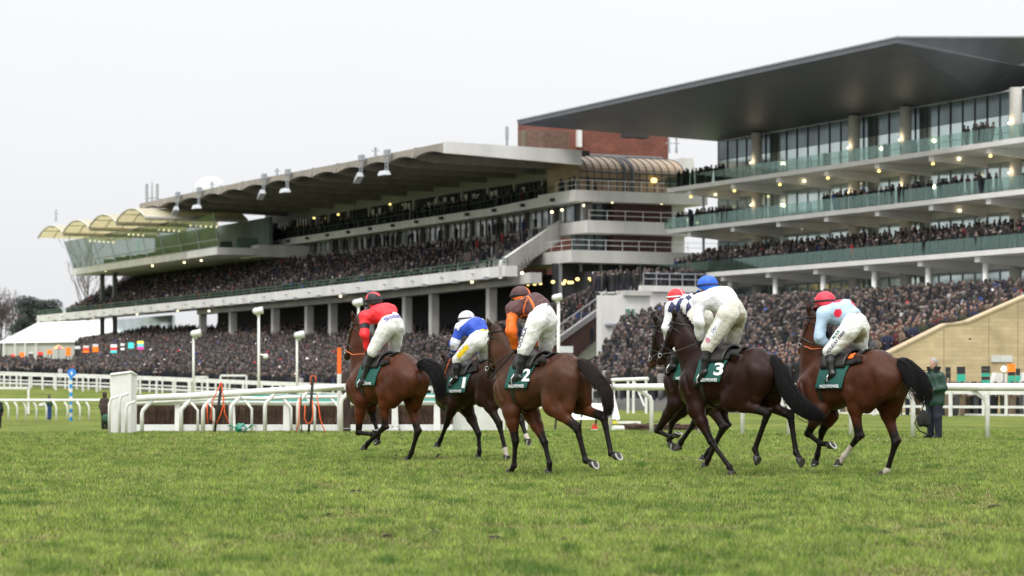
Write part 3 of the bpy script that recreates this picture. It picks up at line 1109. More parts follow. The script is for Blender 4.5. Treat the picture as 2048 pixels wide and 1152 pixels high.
# ------------------------------------------------------------------ the modern grandstand
VN, VF = 128.8, 135.0
M_NWHITE = mat("white_soffit", (.70, .69, .66), .7, var=.08, scale=.5)
ns = thing("modern_grandstand", "modern grandstand with a huge dark wing roof, glass balconies and pale floors", "grandstand", UV(190, 130, 0))
uA, zA_ = uz(1035, 240, 118.5)
uB, zB_ = uz(1795, 77, 118.5)
zR = (zA_ + zB_) / 2
uG, zG = uz(1437, 283, VF)
uH = uz(2034, 184, VF)[0]
uB = min(uB, uH + 1)
def rp(u, v, z):
    return UV(u, v, z)
zz2 = uz(2034, 131, VF)[1]
mb = MB()
A0, B0, H0, G0 = rp(uA, 118.5, zR - .45), rp(uB, 118.5, zR - .45), rp(uH, VF, zG), rp(uG, VF, zG)
A1, B1 = rp(uA, 118.5, zR), rp(uB, 118.5, zR)
H1, G1 = rp(uH, VF + 8, zR + 2.2), rp(uG, VF + 8, zR + 1.4)
H0b, G0b = rp(uH, VF + 8, zG), rp(uG, VF + 8, zG)
K0 = rp(uH + 5, VF, zG)
mb.add([A0, B0, rp(uH, VF, zz2), G0, A1, B1, H1, G1, rp(uH, VF + 8, zz2), G0b, K0],
       [(0, 10, 1), (1, 10, 2), (0, 3, 10), (4, 5, 6, 7), (0, 1, 5, 4), (1, 2, 8, 6, 5), (3, 0, 4, 7, 9), (10, 3, 9), (10, 9, 8), (10, 8, 2), (9, 7, 6, 8)])
mb.build("roof", M_SILVER, ns)
mb = MB()
mb.tube([A1 + [0, 0, .05], B1 + [0, 0, .05]], .12, 6)
mb.tube([B1 + [0, 0, .05], H1 + [0, 0, .05]], .12, 6)
mb.build("roof_edge_trim", M_GREYM, ns)
# floors
E4 = pl([(1334, 387), (2048, 281)], VN)
E3 = pl([(1334, 470), (2048, 384)], VN)
E2 = pl([(1334, 567), (2048, 500)], VN)
ZF = [(e[0][1] + e[1][1]) / 2 for e in (E2, E3, E4)]
uN0 = E4[0][0]
uNr = uz(2120, 300, VN)[0] - 12
levels = ZF + [zG]
for i, z in enumerate(ZF):
    mb = MB()
    ext = 0 if i else 6
    mb.uvbox(uNr, uN0, VN - (1.2 if i == 0 else 0), VF + 5, z - .02, z + .42)
    mb.build("floor_slab", M_NWHITE, ns)
    # glass balustrade: leaning panels with posts
    v0 = VN - (1.2 if i == 0 else 0) + .12
    ob = MB()
    step = 1.25
    for u in np.arange(uNr, uN0 - .2, step):
        P = [UV(u + .04, v0, z + .5), UV(u + .04, v0 + .03, z + .5), UV(u + step - .04, v0 + .03, z + .5), UV(u + step - .04, v0, z + .5),
             UV(u + .04, v0 + .04, z + 1.6), UV(u + .04, v0 + .07, z + 1.6), UV(u + step - .04, v0 + .07, z + 1.6), UV(u + step - .04, v0 + .04, z + 1.6)]
        ob.hexa(P)
    for v in np.arange(v0, VF - 1, step):
        P = [UV(uN0 - .1, v + .04, z + .5), UV(uN0 - .07, v + .04, z + .5), UV(uN0 - .07, v + step - .04, z + .5), UV(uN0 - .1, v + step - .04, z + .5),
             UV(uN0 + .08, v + .04, z + 1.6), UV(uN0 + .11, v + .04, z + 1.6), UV(uN0 + .11, v + step - .04, z + 1.6), UV(uN0 + .08, v + step - .04, z + 1.6)]
        ob.hexa(P)
    ob.build("glass_balustrade", M_BALG, ns)
    for u in np.arange(uNr, uN0, 2.5):
        MB().tube([UV(u, v0 + .1, z + .42), UV(u + .25, v0 + .14, z + 1.55)], .05, 4).build("balustrade_post", mat("dark_green_steel", (.05, .08, .075), .5), ns)
# facade windows bay by bay
ucols = [uz(x, 300, VF - .9)[0] for x in (2035, 1815, 1712, 1517)]
baylen = (ucols[3] - ucols[2]) / 2.0
bay_u = [uG - .01]
rgn = np.random.default_rng(11)
def bays(u0, u1, n):
    return list(zip(np.linspace(u0, u1, n + 1)[:-1], np.linspace(u0, u1, n + 1)[1:]))
zb_lv = [ZF[0] - 5.2] + ZF
zt_lv = [ZF[0]] + ZF[1:] + [zG]
for li, (z0, z1) in enumerate(zip(zb_lv, zt_lv)):
    allb = bays(uNr, ucols[0], 1) + bays(ucols[0], ucols[1], 3) + bays(ucols[1], ucols[2], 2) + bays(ucols[2], ucols[3], 3) + bays(ucols[3], uG, 1)
    for (a, b) in allb:
        mb = MB()
        zb_, zt_ = z0 + .42, z1 - .02
        glassm = 0
        mb.mi(0 if li < 3 else 3)
        if li < 3:
            mb.mi(0).uvbox(a + .05, b - .05, VF, VF + .15, zb_, zb_ + (zt_ - zb_) * .84)
            mb.mi(2).uvbox(a + .05, b - .05, VF - .12, VF + .15, zb_ + (zt_ - zb_) * .84 + .004, zt_)
            zs = zb_ + (zt_ - zb_) * .84
        else:
            sp = zb_ + (zt_ - zb_) * .6  # pale below, dark above: the extent of the sky reflection put into the glass
            mb.mi(0).uvbox(a + .05, b - .05, VF, VF + .15, zb_, sp)
            mb.mi(3).uvbox(a + .05, b - .05, VF, VF + .15, sp + .004, zt_)
            zs = zt_
        n = max(2, int(round((b - a) / 2.0)))
        for q in range(n + 1):
            u = a + (b - a) * q / n
            mb.mi(1 if li < 3 else 4).uvbox(u - .035, u + .035, VF - .1, VF - .004, zb_, zs)
        mb.mi(1).uvbox(a + .05, b - .05, VF - .09, VF - .005, zb_ + (zs - zb_) * .3, zb_ + (zs - zb_) * .3 + .05)
        mb.mi(1).uvbox(a + .05, b - .05, VF - .13, VF - .005, zs - .06, zs + .06)
        if rgn.random() < .6:
            u = a + (b - a) * .08
            mb.mi(4).uvbox(u, u + .5, VF - .2, VF - .11, zb_ + .2, zb_ + 2.2)
        mb.build("window", [M_TEAL, M_GREYM, M_NWHITE, M_TEALD, M_FRAME], ns)
# columns with up-lighters
M_COLN = mat("column_render", (.48, .46, .42), .6, var=.1)
for u in ucols:
    for z0, z1 in zip(zb_lv, zt_lv):
        mb = MB()
        mb.tube([UV(u, VF - 1.1, z0 + .4), UV(u, VF - 1.1, z1)], .55, 12)
        mb.build("column", M_COLN, ns, smooth=True)
    for z0 in ZF:
        mb = MB()
        mb.ball(UV(u, VF - 1.8, z0 + 2.5), .09, 6, 5)
        mb.build("lamp", M_LAMP, ns)
        ld = bpy.data.lights.new("column_light", 'POINT')
        ld.energy = 40
        ld.specular_factor = .3
        ld.color = (1, .8, .5)
        ld.shadow_soft_size = .15
        lo = bpy.data.objects.new("column_light", ld)
        COL.objects.link(lo)
        lo.parent = ns
        lo.location = (UV(u, VF - 2.05, z0 + 2.6) - root_loc(ns)).tolist()
# brackets under the floors with round lamps
bx = (1380, 1467, 1558, 1654, 1756, 1864, 1979)
for i, z in enumerate(ZF):
    for x in bx:
        u = uz(x, 350, VN + .4)[0]
        v0 = VN - (1.2 if i == 0 else 0)
        mb = MB()
        P = [UV(u - .35, v0 + .3, z - .5), UV(u - .35, VF, z - .95), UV(u + .35, VF, z - .95), UV(u + .35, v0 + .3, z - .5),
             UV(u - .35, v0 + .3, z - .03), UV(u - .35, VF, z - .03), UV(u + .35, VF, z - .03), UV(u + .35, v0 + .3, z - .03)]
        mb.hexa(P)
        mb.build("floor_bracket", M_NWHITE, ns)
        if i == 2:
            lamp_disc(UV(u, VN + .5, z - .72), .16, M_LAMPW, ns)
        if i == 0:
            mb = MB()
            mb.tube([UV(u, v0 + 1.2, 3), UV(u, v0 + 1.2, z - .5)], .26, 10)
            mb.build("post", M_WHITEM, ns, smooth=True)
for x, y in ((1609, 362), (1918.6, 317.6), (1410, 387), (1431, 389), (1604, 457), (1920, 421)):
    u, z = uz(x, y, VN + 3)
    lamp_disc(UV(u, VN + 3, z), .15, M_LAMP, ns)
# thin posts at the open left corner
for x in (1407,):
    u = uz(x, 420, VN + 3)[0]
    mb = MB()
    mb.tube([UV(u, VN + 3, 4), UV(u, VN + 3, ZF[2])], .14, 8)
    mb.build("post", M_GREYM, ns)
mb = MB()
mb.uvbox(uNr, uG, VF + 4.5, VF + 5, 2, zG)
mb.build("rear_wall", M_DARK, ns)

# honey stone wall closing the terrace
UW = 116.3
sw = MB()
top = [(1700, 745), (1785, 705), (1893, 651), (1918, 649), (1938, 645), (2048, 597), (2130, 562)]
P = [UV(UW, *vz(x, y, UW)) for x, y in top]
base = [UV(UW, vz(2130, 700, UW)[0], -1.5), UV(UW, vz(1700, 745, UW)[0], -1.5)]
sw.mi(0).prism(P + base, UV(-.5, 0, 0) * -1)
wroot = thing("stone_wall", "honey-coloured stone wall with a sloping top at the right edge, closing the crowded terrace", "wall", UV(UW, 84, -1))
sw.build("wall_face", M_STONE, wroot)
mb = MB()
for a, b in zip(P[:-1], P[1:]):
    q = [a + UV(-.06, 0, 0), b + UV(-.06, 0, 0), b + UV(.56, 0, 0), a + UV(.56, 0, 0)]
    mb.hexa(q + [p + np.array([0, 0, .12]) for p in q])
mb.build("coping", mat("stone_coping", (.46, .36, .23), .85), wroot)
mb = MB()
for x in (1888, 1978, 2036):
    v, _ = vz(x, 700, UW - .02)
    zt = np.interp(x, [t[0] for t in top], [vz(t[0], t[1], UW)[1] for t in top]) - .15
    mb.uvbox(UW - .012, UW + .1, v - .02, v + .02, -1, zt)
mb.build("expansion_joints", mat("stone_joint", (.30, .23, .15), .9), wroot)
mb = MB()
v0, z0 = vz(1984, 724, UW - .1)
v1, z1 = vz(2026, 711, UW - .1)
mb.uvbox(UW - .08, UW - .01, v0, v1, z0, z1)
mb.build("white_notice", M_CURT, wroot)

# brick end wall of the old terrace with its handrail, and the white kiosk beside it
D1, D2 = 215., 228.
p1, p2 = at(1108, 683, D1), at(1247, 583, D2)
wb = thing("terrace_wall", "dark brown brick wall with a sloping handrail below the raked crowd, behind the white lamp post in the middle", "wall", (p1[0], p1[1], 0))
mb = MB()
q1, q2 = p1 - [0, 0, .35], p2 - [0, 0, .35]
dirn = (p2 - p1) / np.linalg.norm((p2 - p1)[:2])
nrm = np.array([dirn[1], -dirn[0], 0])
mb.prism([[q1[0], q1[1], 0.5], q1, q2, [q2[0], q2[1], 0.5]], -nrm * .5)
mb.build("wall_face", M_DBRICK, wb)
mb = MB()
mb.prism([p1 - [0, 0, .34], p1 + [0, 0, .2], p2 + [0, 0, .2], p2 - [0, 0, .34]], nrm * .25)
mb.tube([p1 + [0, 0, 1.1], p2 + [0, 0, 1.1]], .06, 6)
for i in range(9):
    p = p1 + (p2 - p1) * i / 8
    mb.tube([p, p + [0, 0, 1.1]], .05, 5)
mb.build("handrail", mat("grey_coping", (.28, .27, .27), .7), wb)
UK = 186.0
kz = lambda x, y: vz(x, y, UK)
kr = thing("white_kiosk", "small white rendered building with a green-framed window, right of the brown brick wall", "building", UV(UK, kz(1245, 600)[0], 0))
mb = MB()
mb.uvbox(UK, UK + .9, kz(1203, 600)[0], kz(1300, 600)[0], 0, kz(1250, 591)[1])
mb.build("wall", M_WHITEC, kr)
mb = MB()
mb.uvbox(UK - .4, UK + 1.0, kz(1246, 600)[0], kz(1300, 600)[0], kz(1250, 591)[1] + .004, kz(1250, 581)[1])
mb.build("roof_slab", M_CONC, kr)
mb = MB()
mb.mi(0).uvbox(UK - .12, UK - .004, kz(1251, 630)[0], kz(1268, 630)[0], kz(1251, 641)[1], kz(1251, 618)[1])
mb.mi(1).uvbox(UK - .16, UK - .125, kz(1259, 630)[0], kz(1260.4, 630)[0], kz(1251, 641)[1], kz(1251, 618)[1])
mb.mi(1).uvbox(UK - .18, UK - .01, kz(1249, 630)[0], kz(1270, 630)[0], kz(1251, 645)[1], kz(1251, 641.2)[1])
mb.build("window", [mat("green_window", (.10, .20, .16), .3), M_WHITEM], kr)
mb = MB()
mb.uvbox(UK - .3, UK - .01, kz(1210, 648)[0], kz(1262, 648)[0], kz(1250, 652)[1], kz(1250, 649)[1])
for i in range(9):
    v = kz(1212 + i * 6, 648)[0]
    mb.ball(UV(UK - .15, v, kz(1250, 648)[1]), .12, 6, 4)
mb.build("floodlight_row", M_GREYM, kr)
# low white concourse block under the left end of the modern stand
UL = 196.0
lz = lambda x, y: vz(x, y, UL)
lb = thing("concourse_block", "white concourse block with a dark opening behind the blue-capped jockey, below the glass balconies", "building", UV(UL, lz(1340, 600)[0], 0))
mb = MB()
mb.uvbox(UL, UL + 8, lz(1284, 570)[0], lz(1420, 570)[0], lz(1300, 583)[1], lz(1300, 571)[1])
mb.build("parapet", M_WHITEC, lb)
mb = MB()
mb.uvbox(UL + .4, UL + 8, lz(1290, 600)[0], lz(1345, 600)[0], lz(1300, 613)[1], lz(1300, 584)[1])
mb.uvbox(UL + .2, UL + 1, lz(1296, 600)[0], lz(1310, 600)[0], 1, lz(1300, 613.2)[1])
mb.build("wall", M_WHITEC, lb)
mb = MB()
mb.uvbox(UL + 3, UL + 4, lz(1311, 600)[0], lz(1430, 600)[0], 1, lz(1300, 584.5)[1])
mb.build("opening_shade_panel", M_DARK, lb)  # near-black panel; the shade inside the opening is put into its colour
mb = MB()
railing(mb, [UV(UL + .3, lz(1290, 570)[0], lz(1300, 571)[1]), UV(UL + .3, lz(1420, 570)[0], lz(1300, 571)[1])], 1.1, 1.2, .05)
mb.build("rail", M_GREYM, lb)

# marquee behind the far end
mq = thing("white_marquee", "large white marquee with a sloping roof at the left edge behind the crowd", "tent", at(100, 720, 432))
mb = MB()
D0, D1_ = 428., 446.
e0, e1 = at(-6, 686, D0), at(225, 683, D0)
a0, a1 = at(75, 645, (D0 + D1_) / 2), at(225, 640, (D0 + D1_) / 2)
f0, f1 = e0 + [2, 18, 0], e1 + [2, 18, 0]
mid = (e0 + a0) / 2 + [0, 0, -.55]
mb.add([e0, e1, a1, a0, f0, f1, mid], [(0, 1, 2, 3, 6), (4, 3, 2, 5), (0, 6, 3), (3, 4, 0), (1, 5, 2)])
mb.build("tent_roof", mat("white_canvas", (.80, .80, .80), .6, var=.03), mq)
mb = MB()
b0, b1 = at(4, 724, D0 + .5), at(225, 724, D0 + .5)
mb.prism([b0, b1, [b1[0], b1[1], e1[2]], [b0[0], b0[1], e0[2]]], (0, 17, 0))
mb.build("tent_wall", mat("cream_canvas", (.55, .55, .52), .7, var=.06, scale=.2, streak=.1), mq)
mb = MB()
for x in (8, 30, 50, 72):
    p = at(x, 686, D0 - .3)
    mb.tube([[p[0], p[1], 4], p], .12, 6)
mb.build("tent_poles", M_WHITEM, mq)
# ------------------------------------------------------------------ banks and terraces the crowd stands on
def vfront(u):
    return np.interp(u, [100, 132, 213, 260, 420], [75.5, 75.5, 57, 47.5, 40])
def bank_z(u, v):
    vf = vfront(u)
    zr = gz(UD[0] * u + VD[0] * vf, UD[1] * u + VD[1] * vf) + .04
    z = zr + .035 * np.clip(v - vf, 0, 96 - vf)
    s1 = np.interp(u, [212, 240], [.47, .09])
    z = z + s1 * np.clip(v - 96, 0, 14)
    z = z + .20 * np.clip(v - 110, 0, 12)
    return z
def steep_left(v):
    return np.interp(v, [70, 86, 94, 104], [137, 162, 177, 186])
def steep_z(v):
    return .1 + .245 * np.clip(v - 70, 0, 24.5)
def sheet(name, us, vs, zf, m, uf=None):
    U, V = np.meshgrid(us, vs)
    if uf is not None:
        U = uf(U, V)
    Z = zf(U, V)
    P = np.stack([UD[0] * U + VD[0] * V, UD[1] * U + VD[1] * V, Z], -1).reshape(-1, 3)
    n, k = len(us), len(vs)
    i, j = np.meshgrid(np.arange(n - 1), np.arange(k - 1))
    a = (j * n + i).ravel()
    F = np.stack([a, a + n, a + n + 1, a + 1], 1)
    o = quads_obj(name, P, F, m)
    tag(o, kind="structure")
M_BANK = mat("trodden_bank", (.08, .085, .055), .95, var=.3, scale=.8)
M_TERR = mat("terrace_concrete", (.16, .155, .15), .9, var=.2, scale=.6)
sheet("lawn_bank", np.linspace(0, 1, 40), np.linspace(0, 1, 30), lambda U, V: bank_z(U, V), M_BANK) if False else None
_us, _ts = np.linspace(132, 412, 57), np.linspace(0, 1, 34)
_U, _T = np.meshgrid(_us, _ts)
_V = vfront(_U) + (122 - vfront(_U)) * _T
_P = np.stack([UD[0] * _U + VD[0] * _V, UD[1] * _U + VD[1] * _V, bank_z(_U, _V)], -1).reshape(-1, 3)
_a = (np.arange(33)[:, None] * 57 + np.arange(56)[None, :]).ravel()
_px = 1024 + FPX * _P[:, 0] / _P[:, 1]
_cut = (_px < 160) & (_V.ravel() > 66)
_P[_cut, 2] = np.minimum(_P[_cut, 2], gz(_P[_cut, 0], _P[_cut, 1]) - .4)
_a = _a[~((_px[_a] > 1288) & (_V.ravel()[_a] > 92))]
_a = _a[~((_U.ravel()[_a] < 190) & (_V.ravel()[_a + 57] > 95))]
tag(quads_obj("spectator_bank", _P, np.stack([_a, _a + 57, _a + 58, _a + 1], 1), M_BANK), kind="structure")
def build_steep():
    vs = np.linspace(70, 104, 70)
    mb = MB()
    for a, b in zip(vs[:-1], vs[1:]):
        z = steep_z((a + b) / 2)
        ul = steep_left((a + b) / 2)
        mb.uvbox(116.9, ul, a, b - .004, -2, z)
    o = mb.build("terrace_steps", M_TERR)
    tag(o, kind="structure")
build_steep()
mb = MB()
mb.uvbox(104, 127, 104.01, 135, -2, 6.1)
mb.uvbox(127.01, 235, 104.01, 135, -2, 6.1)
tag(mb.build("concourse_floor", M_TERR), kind="structure")

# ------------------------------------------------------------------ the crowd
SKIN = np.array([.30, .20, .165])
COATS = np.array([(.012, .014, .022), (.010, .010, .011), (.016, .02, .045), (.035, .026, .02), (.042, .044, .046), (.028, .033, .02),
                  (.07, .05, .035), (.022, .022, .026), (.09, .085, .08), (.02, .028, .055), (.13, .11, .085), (.05, .018, .02),
                  (.55, .03, .04), (.04, .09, .32), (.75, .72, .70), (.20, .13, .09), (.05, .08, .06), (.16, .10, .12)])
CW = np.array([19, 17, 15, 6, 4, 6, 3, 11, 5, 8, 3, 2, 1.0, 1.5, 1.8, 2, 3, 2.0])
CW = CW / CW.sum()
HAIR = np.array([(.025, .020, .018), (.045, .034, .026), (.12, .10, .08), (.25, .25, .26), (.02, .02, .022), (.07, .066, .06)])
def person_template():
    rings = [(0.0, .15, .11), (.85, .19, .13), (1.30, .235, .14), (1.44, .16, .10)]
    V, F = [], []
    n = 6
    for z, rx, ry in rings:
        for k in range(n):
            t = 2 * math.pi * (k + .5) / n
            V.append((rx * math.cos(t), ry * math.sin(t), z))
    for i in range(len(rings) - 1):
        for k in range(n):
            k2 = (k + 1) % n
            F.append((i * n + k, i * n + k2, (i + 1) * n + k2, (i + 1) * n + k))
    nb = len(V)
    hr = [(1.43, .055), (1.52, .088), (1.63, .10), (1.72, .07)]
    for z, r in hr:
        for k in range(n):
            t = 2 * math.pi * k / n
            V.append((r * math.cos(t), r * 1.1 * math.sin(t), z))
    for i in range(3):
        for k in range(n):
            k2 = (k + 1) % n
            F.append((nb + i * n + k, nb + i * n + k2, nb + (i + 1) * n + k2, nb + (i + 1) * n + k))
    top = nb + 3 * n
    F.append((top, top + 1, top + 2, top + 3))
    F.append((top, top + 3, top + 4, top + 5))
    return np.array(V), np.array(F), nb
PV, PF, PNB = person_template()

def crowd_positions():
    L = []
    rg = np.random.default_rng(21)
    def grid(us, vs, fz, jit=(.16, .16), keep=.95, sc=(.93, 1.06)):
        U, V = np.meshgrid(us, vs)
        U, V = U.ravel(), V.ravel()
        U = U + rg.normal(0, jit[0], len(U))
        V = V + rg.normal(0, jit[1], len(V))
        k = rg.random(len(U)) < keep
        U, V = U[k], V[k]
        Z, ok = fz(U, V)
        L.append(np.stack([UD[0] * U + VD[0] * V, UD[1] * U + VD[1] * V, Z, sc[0] + (sc[1] - sc[0]) * rg.random(len(U))], 1)[ok])
    # bank in front of and under the concrete stand
    def fz_bank(U, V):
        ok = (V > vfront(U) + 2.2) & ~((V > 96) & (V < 100) & (U < 201)) & ((V < 96) | (U > 193 + .6 * (V - 96)))
        ok &= ~((V > 118.5) | ((U < 170) & (V > 96)))
        ok &= ~((U < 165) & (V > 78) & (U < steep_left(np.clip(V, 70, 104)) + 1))
        ok &= ~((V > 64) & (V < 95) & (np.abs(((U - 150) % 46) - 23) < .8))
        pxx = 1024 + FPX * (UD[0] * U + VD[0] * V) / (UD[1] * U + VD[1] * V)
        ok &= ~((pxx < 150 + 25 * rg.random(len(U))) & (V > 66))
        sparse = (U > 330) & (V > 75)
        ok &= ~(sparse & (rg.random(len(U)) < .25))
        return bank_z(U, V), ok
    grid(np.arange(133, 380, .62), np.arange(44, 119, .92), fz_bank, (.2, .28), .94)
    # steep terrace in front of the modern stand
    def fz_st(U, V):
        ok = (U < steep_left(V) - .4) & ~(np.abs(((U - 117) % 15) - 9) < .0)
        return steep_z(V), ok
    grid(np.arange(117.6, 168, .58), np.arange(71.2, 98, .72), fz_st, (.15, .2), .93)
    # seating deck
    def fz_dk(U, V):
        t = (V - VB - 1.4) / (VBX - VB - 1.4)
        z = np.array([deck_z(u, tt) for u, tt in zip(U, t)])
        ok = ~(np.abs(((U - uf) % 18.2) - 12) < .9)
        den = np.clip((U - uf) / 45, .25, 1) * np.where((t > .82) & (U < uf + 100), .35, 1) * np.where((U < uf + 8), .4, 1)
        ok &= U > uf + (ub - uf) * t + 1.4
        return z - .15, ok & (rg.random(len(U)) < den) & (t < np.where(U < uf + 110, .74, .9))
    grid(np.arange(uf + 2, U_DL - 1, .6), VB + 1.4 + (np.arange(NST) + .5) * (VBX - VB - 1.4) / NST, fz_dk, (.14, .1), .9, (.82, .98))
    # boxes on the concrete stand
    grid(np.arange(u_c + 1, u_bl - 2, .8), [VBX - .8, VBX + .4], lambda U, V: (np.array([FZ1(u) for u in U]), rg.random(len(U)) < .8), (.25, .1))
    grid(np.arange(uf + 20, u_bl - 2, 1.0), [VBX - .4], lambda U, V: (np.array([ZD1(u) for u in U]) - .2, rg.random(len(U)) < .5), (.25, .1))
    # end balconies
    for i, z in enumerate((LV[0][1], LV[1][1], LV[2][1])):
        grid([u_e + .8], np.arange(VBX + .5, v_end - 3, .9), lambda U, V: (np.full(len(U), z - .55), rg.random(len(U)) < .2), (.2, .2))
    # old terrace top by the bar, and the kiosk roof
    grid(np.arange(UK + .5, UK + 5, .6), np.arange(kz(1236, 600)[0], kz(1292, 600)[0], .55), lambda U, V: (np.full(len(U), kz(1250, 581)[1] + .05), np.ones(len(U), bool)), (.1, .1), .8)
    grid([UL + .9, UL + 1.6, UL + 2.4], np.arange(lz(1290, 570)[0], lz(1420, 570)[0], .6), lambda U, V: (np.full(len(U), lz(1300, 571)[1] - .1), np.ones(len(U), bool)), (.1, .1), .85)
    # balconies of the modern stand
    v0 = VN
    for i, (z, dens) in enumerate(zip(ZF, (.95, .38, .17))):
        rows = ([v0 - .55, v0 + .3, v0 + 1.1, v0 + 1.9, v0 + 2.7, v0 + 3.5] if i == 0 else [v0 + .45, v0 + 1.0])
        def fz_b(U, V, i=i, z=z, dens=dens):
            cl = vnoise(U * .13 + 7 * i, U * 0 + .3, 5 + i)
            ok = np.ones(len(U), bool) if i == 0 else (cl > (.36 if i == 1 else .53))
            return np.full(len(U), z + .42) + (.33 * (V - v0 + .6) if i == 0 else .1), ok
        grid(np.arange(uNr + 1, uN0 - (1 if i else 2), .6), rows, fz_b, (.15, .12), .9 if i == 0 else .78)
    # concourse under the modern stand
    grid(np.arange(125, 168, .75), np.arange(98.5, 103.5, 1.1), lambda U, V: (np.full(len(U), 6.1), U < steep_left(V)), (.2, .2), .8)
    return np.concatenate(L)

def crowd_mesh(P, rg):
    N = len(P)
    yaw = math.pi / 2 + rg.normal(0, .6, N) + .35
    c, s = np.cos(yaw), np.sin(yaw)
    T = PV[None] * P[:, 3][:, None, None]
    lean = rg.normal(0, .05, N)
    x = T[..., 0] * -s[:, None] - T[..., 1] * c[:, None]
    y = T[..., 0] * c[:, None] - T[..., 1] * s[:, None]
    W = rg.normal(1.05, .12, N)[:, None]
    V = np.stack([P[:, 0][:, None] + x * W + T[..., 2] * lean[:, None], P[:, 1][:, None] + y * W, P[:, 2][:, None] + T[..., 2]], -1).reshape(-1, 3)
    F = (PF[None] + (np.arange(N) * len(PV))[:, None, None]).reshape(-1, 4)
    lum = .16 + .60 * vnoise(P[:, 0] * .22, P[:, 1] * .16, 3)
    coat = COATS[rg.choice(len(COATS), N, p=CW)] * ((.5 + .9 * rg.random(N)) * lum)[:, None]
    cols = np.repeat(coat[:, None], len(PV), 1)
    hair = HAIR[rg.choice(len(HAIR), N)] * .45
    cap = rg.random(N) < .28
    hair[cap] = COATS[rg.choice(len(COATS), cap.sum(), p=CW)] * 1.2
    sk = SKIN * (.08 + .95 * rg.random(N) ** 2.0)[:, None]
    cols[:, PNB:PNB + 12] = sk[:, None]
    cols[:, PNB + 12:] = hair[:, None]
    # faces look towards the course: the front half of the crown ring is skin too
    front = PV[:, 1] > .02
    f2 = np.where(front & (np.arange(len(PV)) >= PNB + 12) & (np.arange(len(PV)) < PNB + 18))[0]
    cols[:, f2] = np.where(rg.random((N, 1, 1)) < .75, sk[:, None], cols[:, f2])
    legs = np.arange(len(PV)) < 6
    cols[:, legs] = (np.array([.02, .02, .03]) * (.6 + rg.random(N))[:, None])[:, None]
    scarf = rg.random(N) < .16
    cols[np.ix_(scarf, np.arange(18, 24))] = (np.array([.3, .26, .22]) * (.5 + rg.random(scarf.sum()))[:, None])[:, None]
    return V, F, cols.reshape(-1, 3)
M_CROWD = mat("crowd_clothing", rough=.85, var=.25, scale=6, attr="coat")

ALLP = crowd_positions()
px_ = 1024 + FPX * ALLP[:, 0] / ALLP[:, 1]
ALLP = ALLP[(px_ > -60) & (px_ < 2110)]
near = np.argsort(ALLP[:, 1])[:250]
mask = np.ones(len(ALLP), bool)
mask[near] = False
_cr = np.random.default_rng(5)
V_, F_, C_ = crowd_mesh(ALLP[mask], _cr)
tag(quads_obj("crowd", V_, F_, M_CROWD, smooth=True, attr=("coat", C_)), "packed crowd of racegoers in dark winter coats filling the lawns, terraces, decks and balconies", "crowd", kind="stuff")
print("crowd", mask.sum())

# the nearest spectators, each one an object: a few builds shared between copies
SPEC = [("navy", (.014, .018, .045)), ("black", (.010, .010, .011)), ("brown", (.05, .032, .022)), ("olive green", (.035, .04, .02)),
        ("tan", (.16, .115, .075)), ("grey", (.07, .07, .072)), ("dark red", (.10, .015, .018)), ("blue", (.03, .06, .15))]
def spectator_proto(name, colr, seed, skin=None, hairc=None):
    rg = np.random.default_rng(seed)
    mb = MB()
    r = [(0, .10, .10), (.1, .13, .11), (.85, .20, .14), (1.1, .20, .14), (1.32, .235, .145), (1.42, .19, .115), (1.47, .08, .075)]
    n = 10
    V, F = [], []
    for z, a, b in r:
        for k in range(n):
            t = 2 * math.pi * k / n
            V.append((a * math.cos(t), b * math.sin(t), z))
    for i in range(len(r) - 1):
        for k in range(n):
            k2 = (k + 1) % n
            F.append((i * n + k, i * n + k2, (i + 1) * n + k2, (i + 1) * n + k))
    mb.mi(0).add(V, F)
    for s in (-1, 1):
        mb.mi(0).tube([(s * .22, 0, 1.36), (s * .29, .02, 1.1), (s * (.2 + .06 * rg.random()), -.16 - .06 * rg.random(), .98 + .1 * rg.random())], [.07, .06, .045], 6)
        mb.mi(1).ball((s * .2, -.2, 1.0), .05, 6, 4)
    mb.mi(1).tube([(0, 0, 1.44), (0, -.01, 1.54)], .055, 8)
    mb.mi(1).ball((0, -.015, 1.62), .1, 10, 8, (.8, 1.0, 1.2))
    mb.mi(1).ball((0, -.115, 1.60), .02, 6, 4)
    mb.mi(2).ball((0, .02, 1.66), .105, 10, 6, (.88, .95, .95))
    ms = [mat("coat_" + name.replace(" ", "_"), colr, .85, var=.2, scale=8), mat("skin_tone", (.22, .125, .095), .6, var=.08), mat("hair_%d" % (seed % 4), HAIR[seed % 6] * 1.0, .8, var=.2)]
    o = mb.build("spectator", ms, None, True, origin=(0, 0, 0))
    return o
protos = [spectator_proto(n, c, i) for i, (n, c) in enumerate(SPEC)]
first = [True] * len(protos)
wts = np.array([5, 5, 4, 3, 2, 2.5, .7, .8])
def place_spec(k, p, sc, label, group, yaw):
    if first[k]:
        o = protos[k]
        first[k] = False
    else:
        o = protos[k].copy()
        COL.objects.link(o)
    o.location = [float(c) for c in p[:3]]
    o.scale = (sc, sc, sc)
    o.rotation_euler = (0, 0, yaw)
    tag(o, label, "spectator", group)
    return o
for i in near:
    p = ALLP[i]
    k = _cr.choice(len(SPEC), p=wts / wts.sum())
    place_spec(k, p, p[3], "spectator in a %s coat in the terrace front rows by the stone wall" % SPEC[k][0],
               "spectators in %s coats on the terrace" % SPEC[k][0], -.3 + _cr.normal(0, .4))
# ------------------------------------------------------------------ rails, the fence and everything beside the course
M_PVC = mat("white_plastic_rail", (.74, .74, .69), .4, var=.10, scale=5, spec=.4)
M_PVC2 = mat("white_painted_wood", (.74, .74, .71), .6, var=.10, scale=2)
def rail_z(X, D):
    return np.array([X, D, gzf(X, D)])

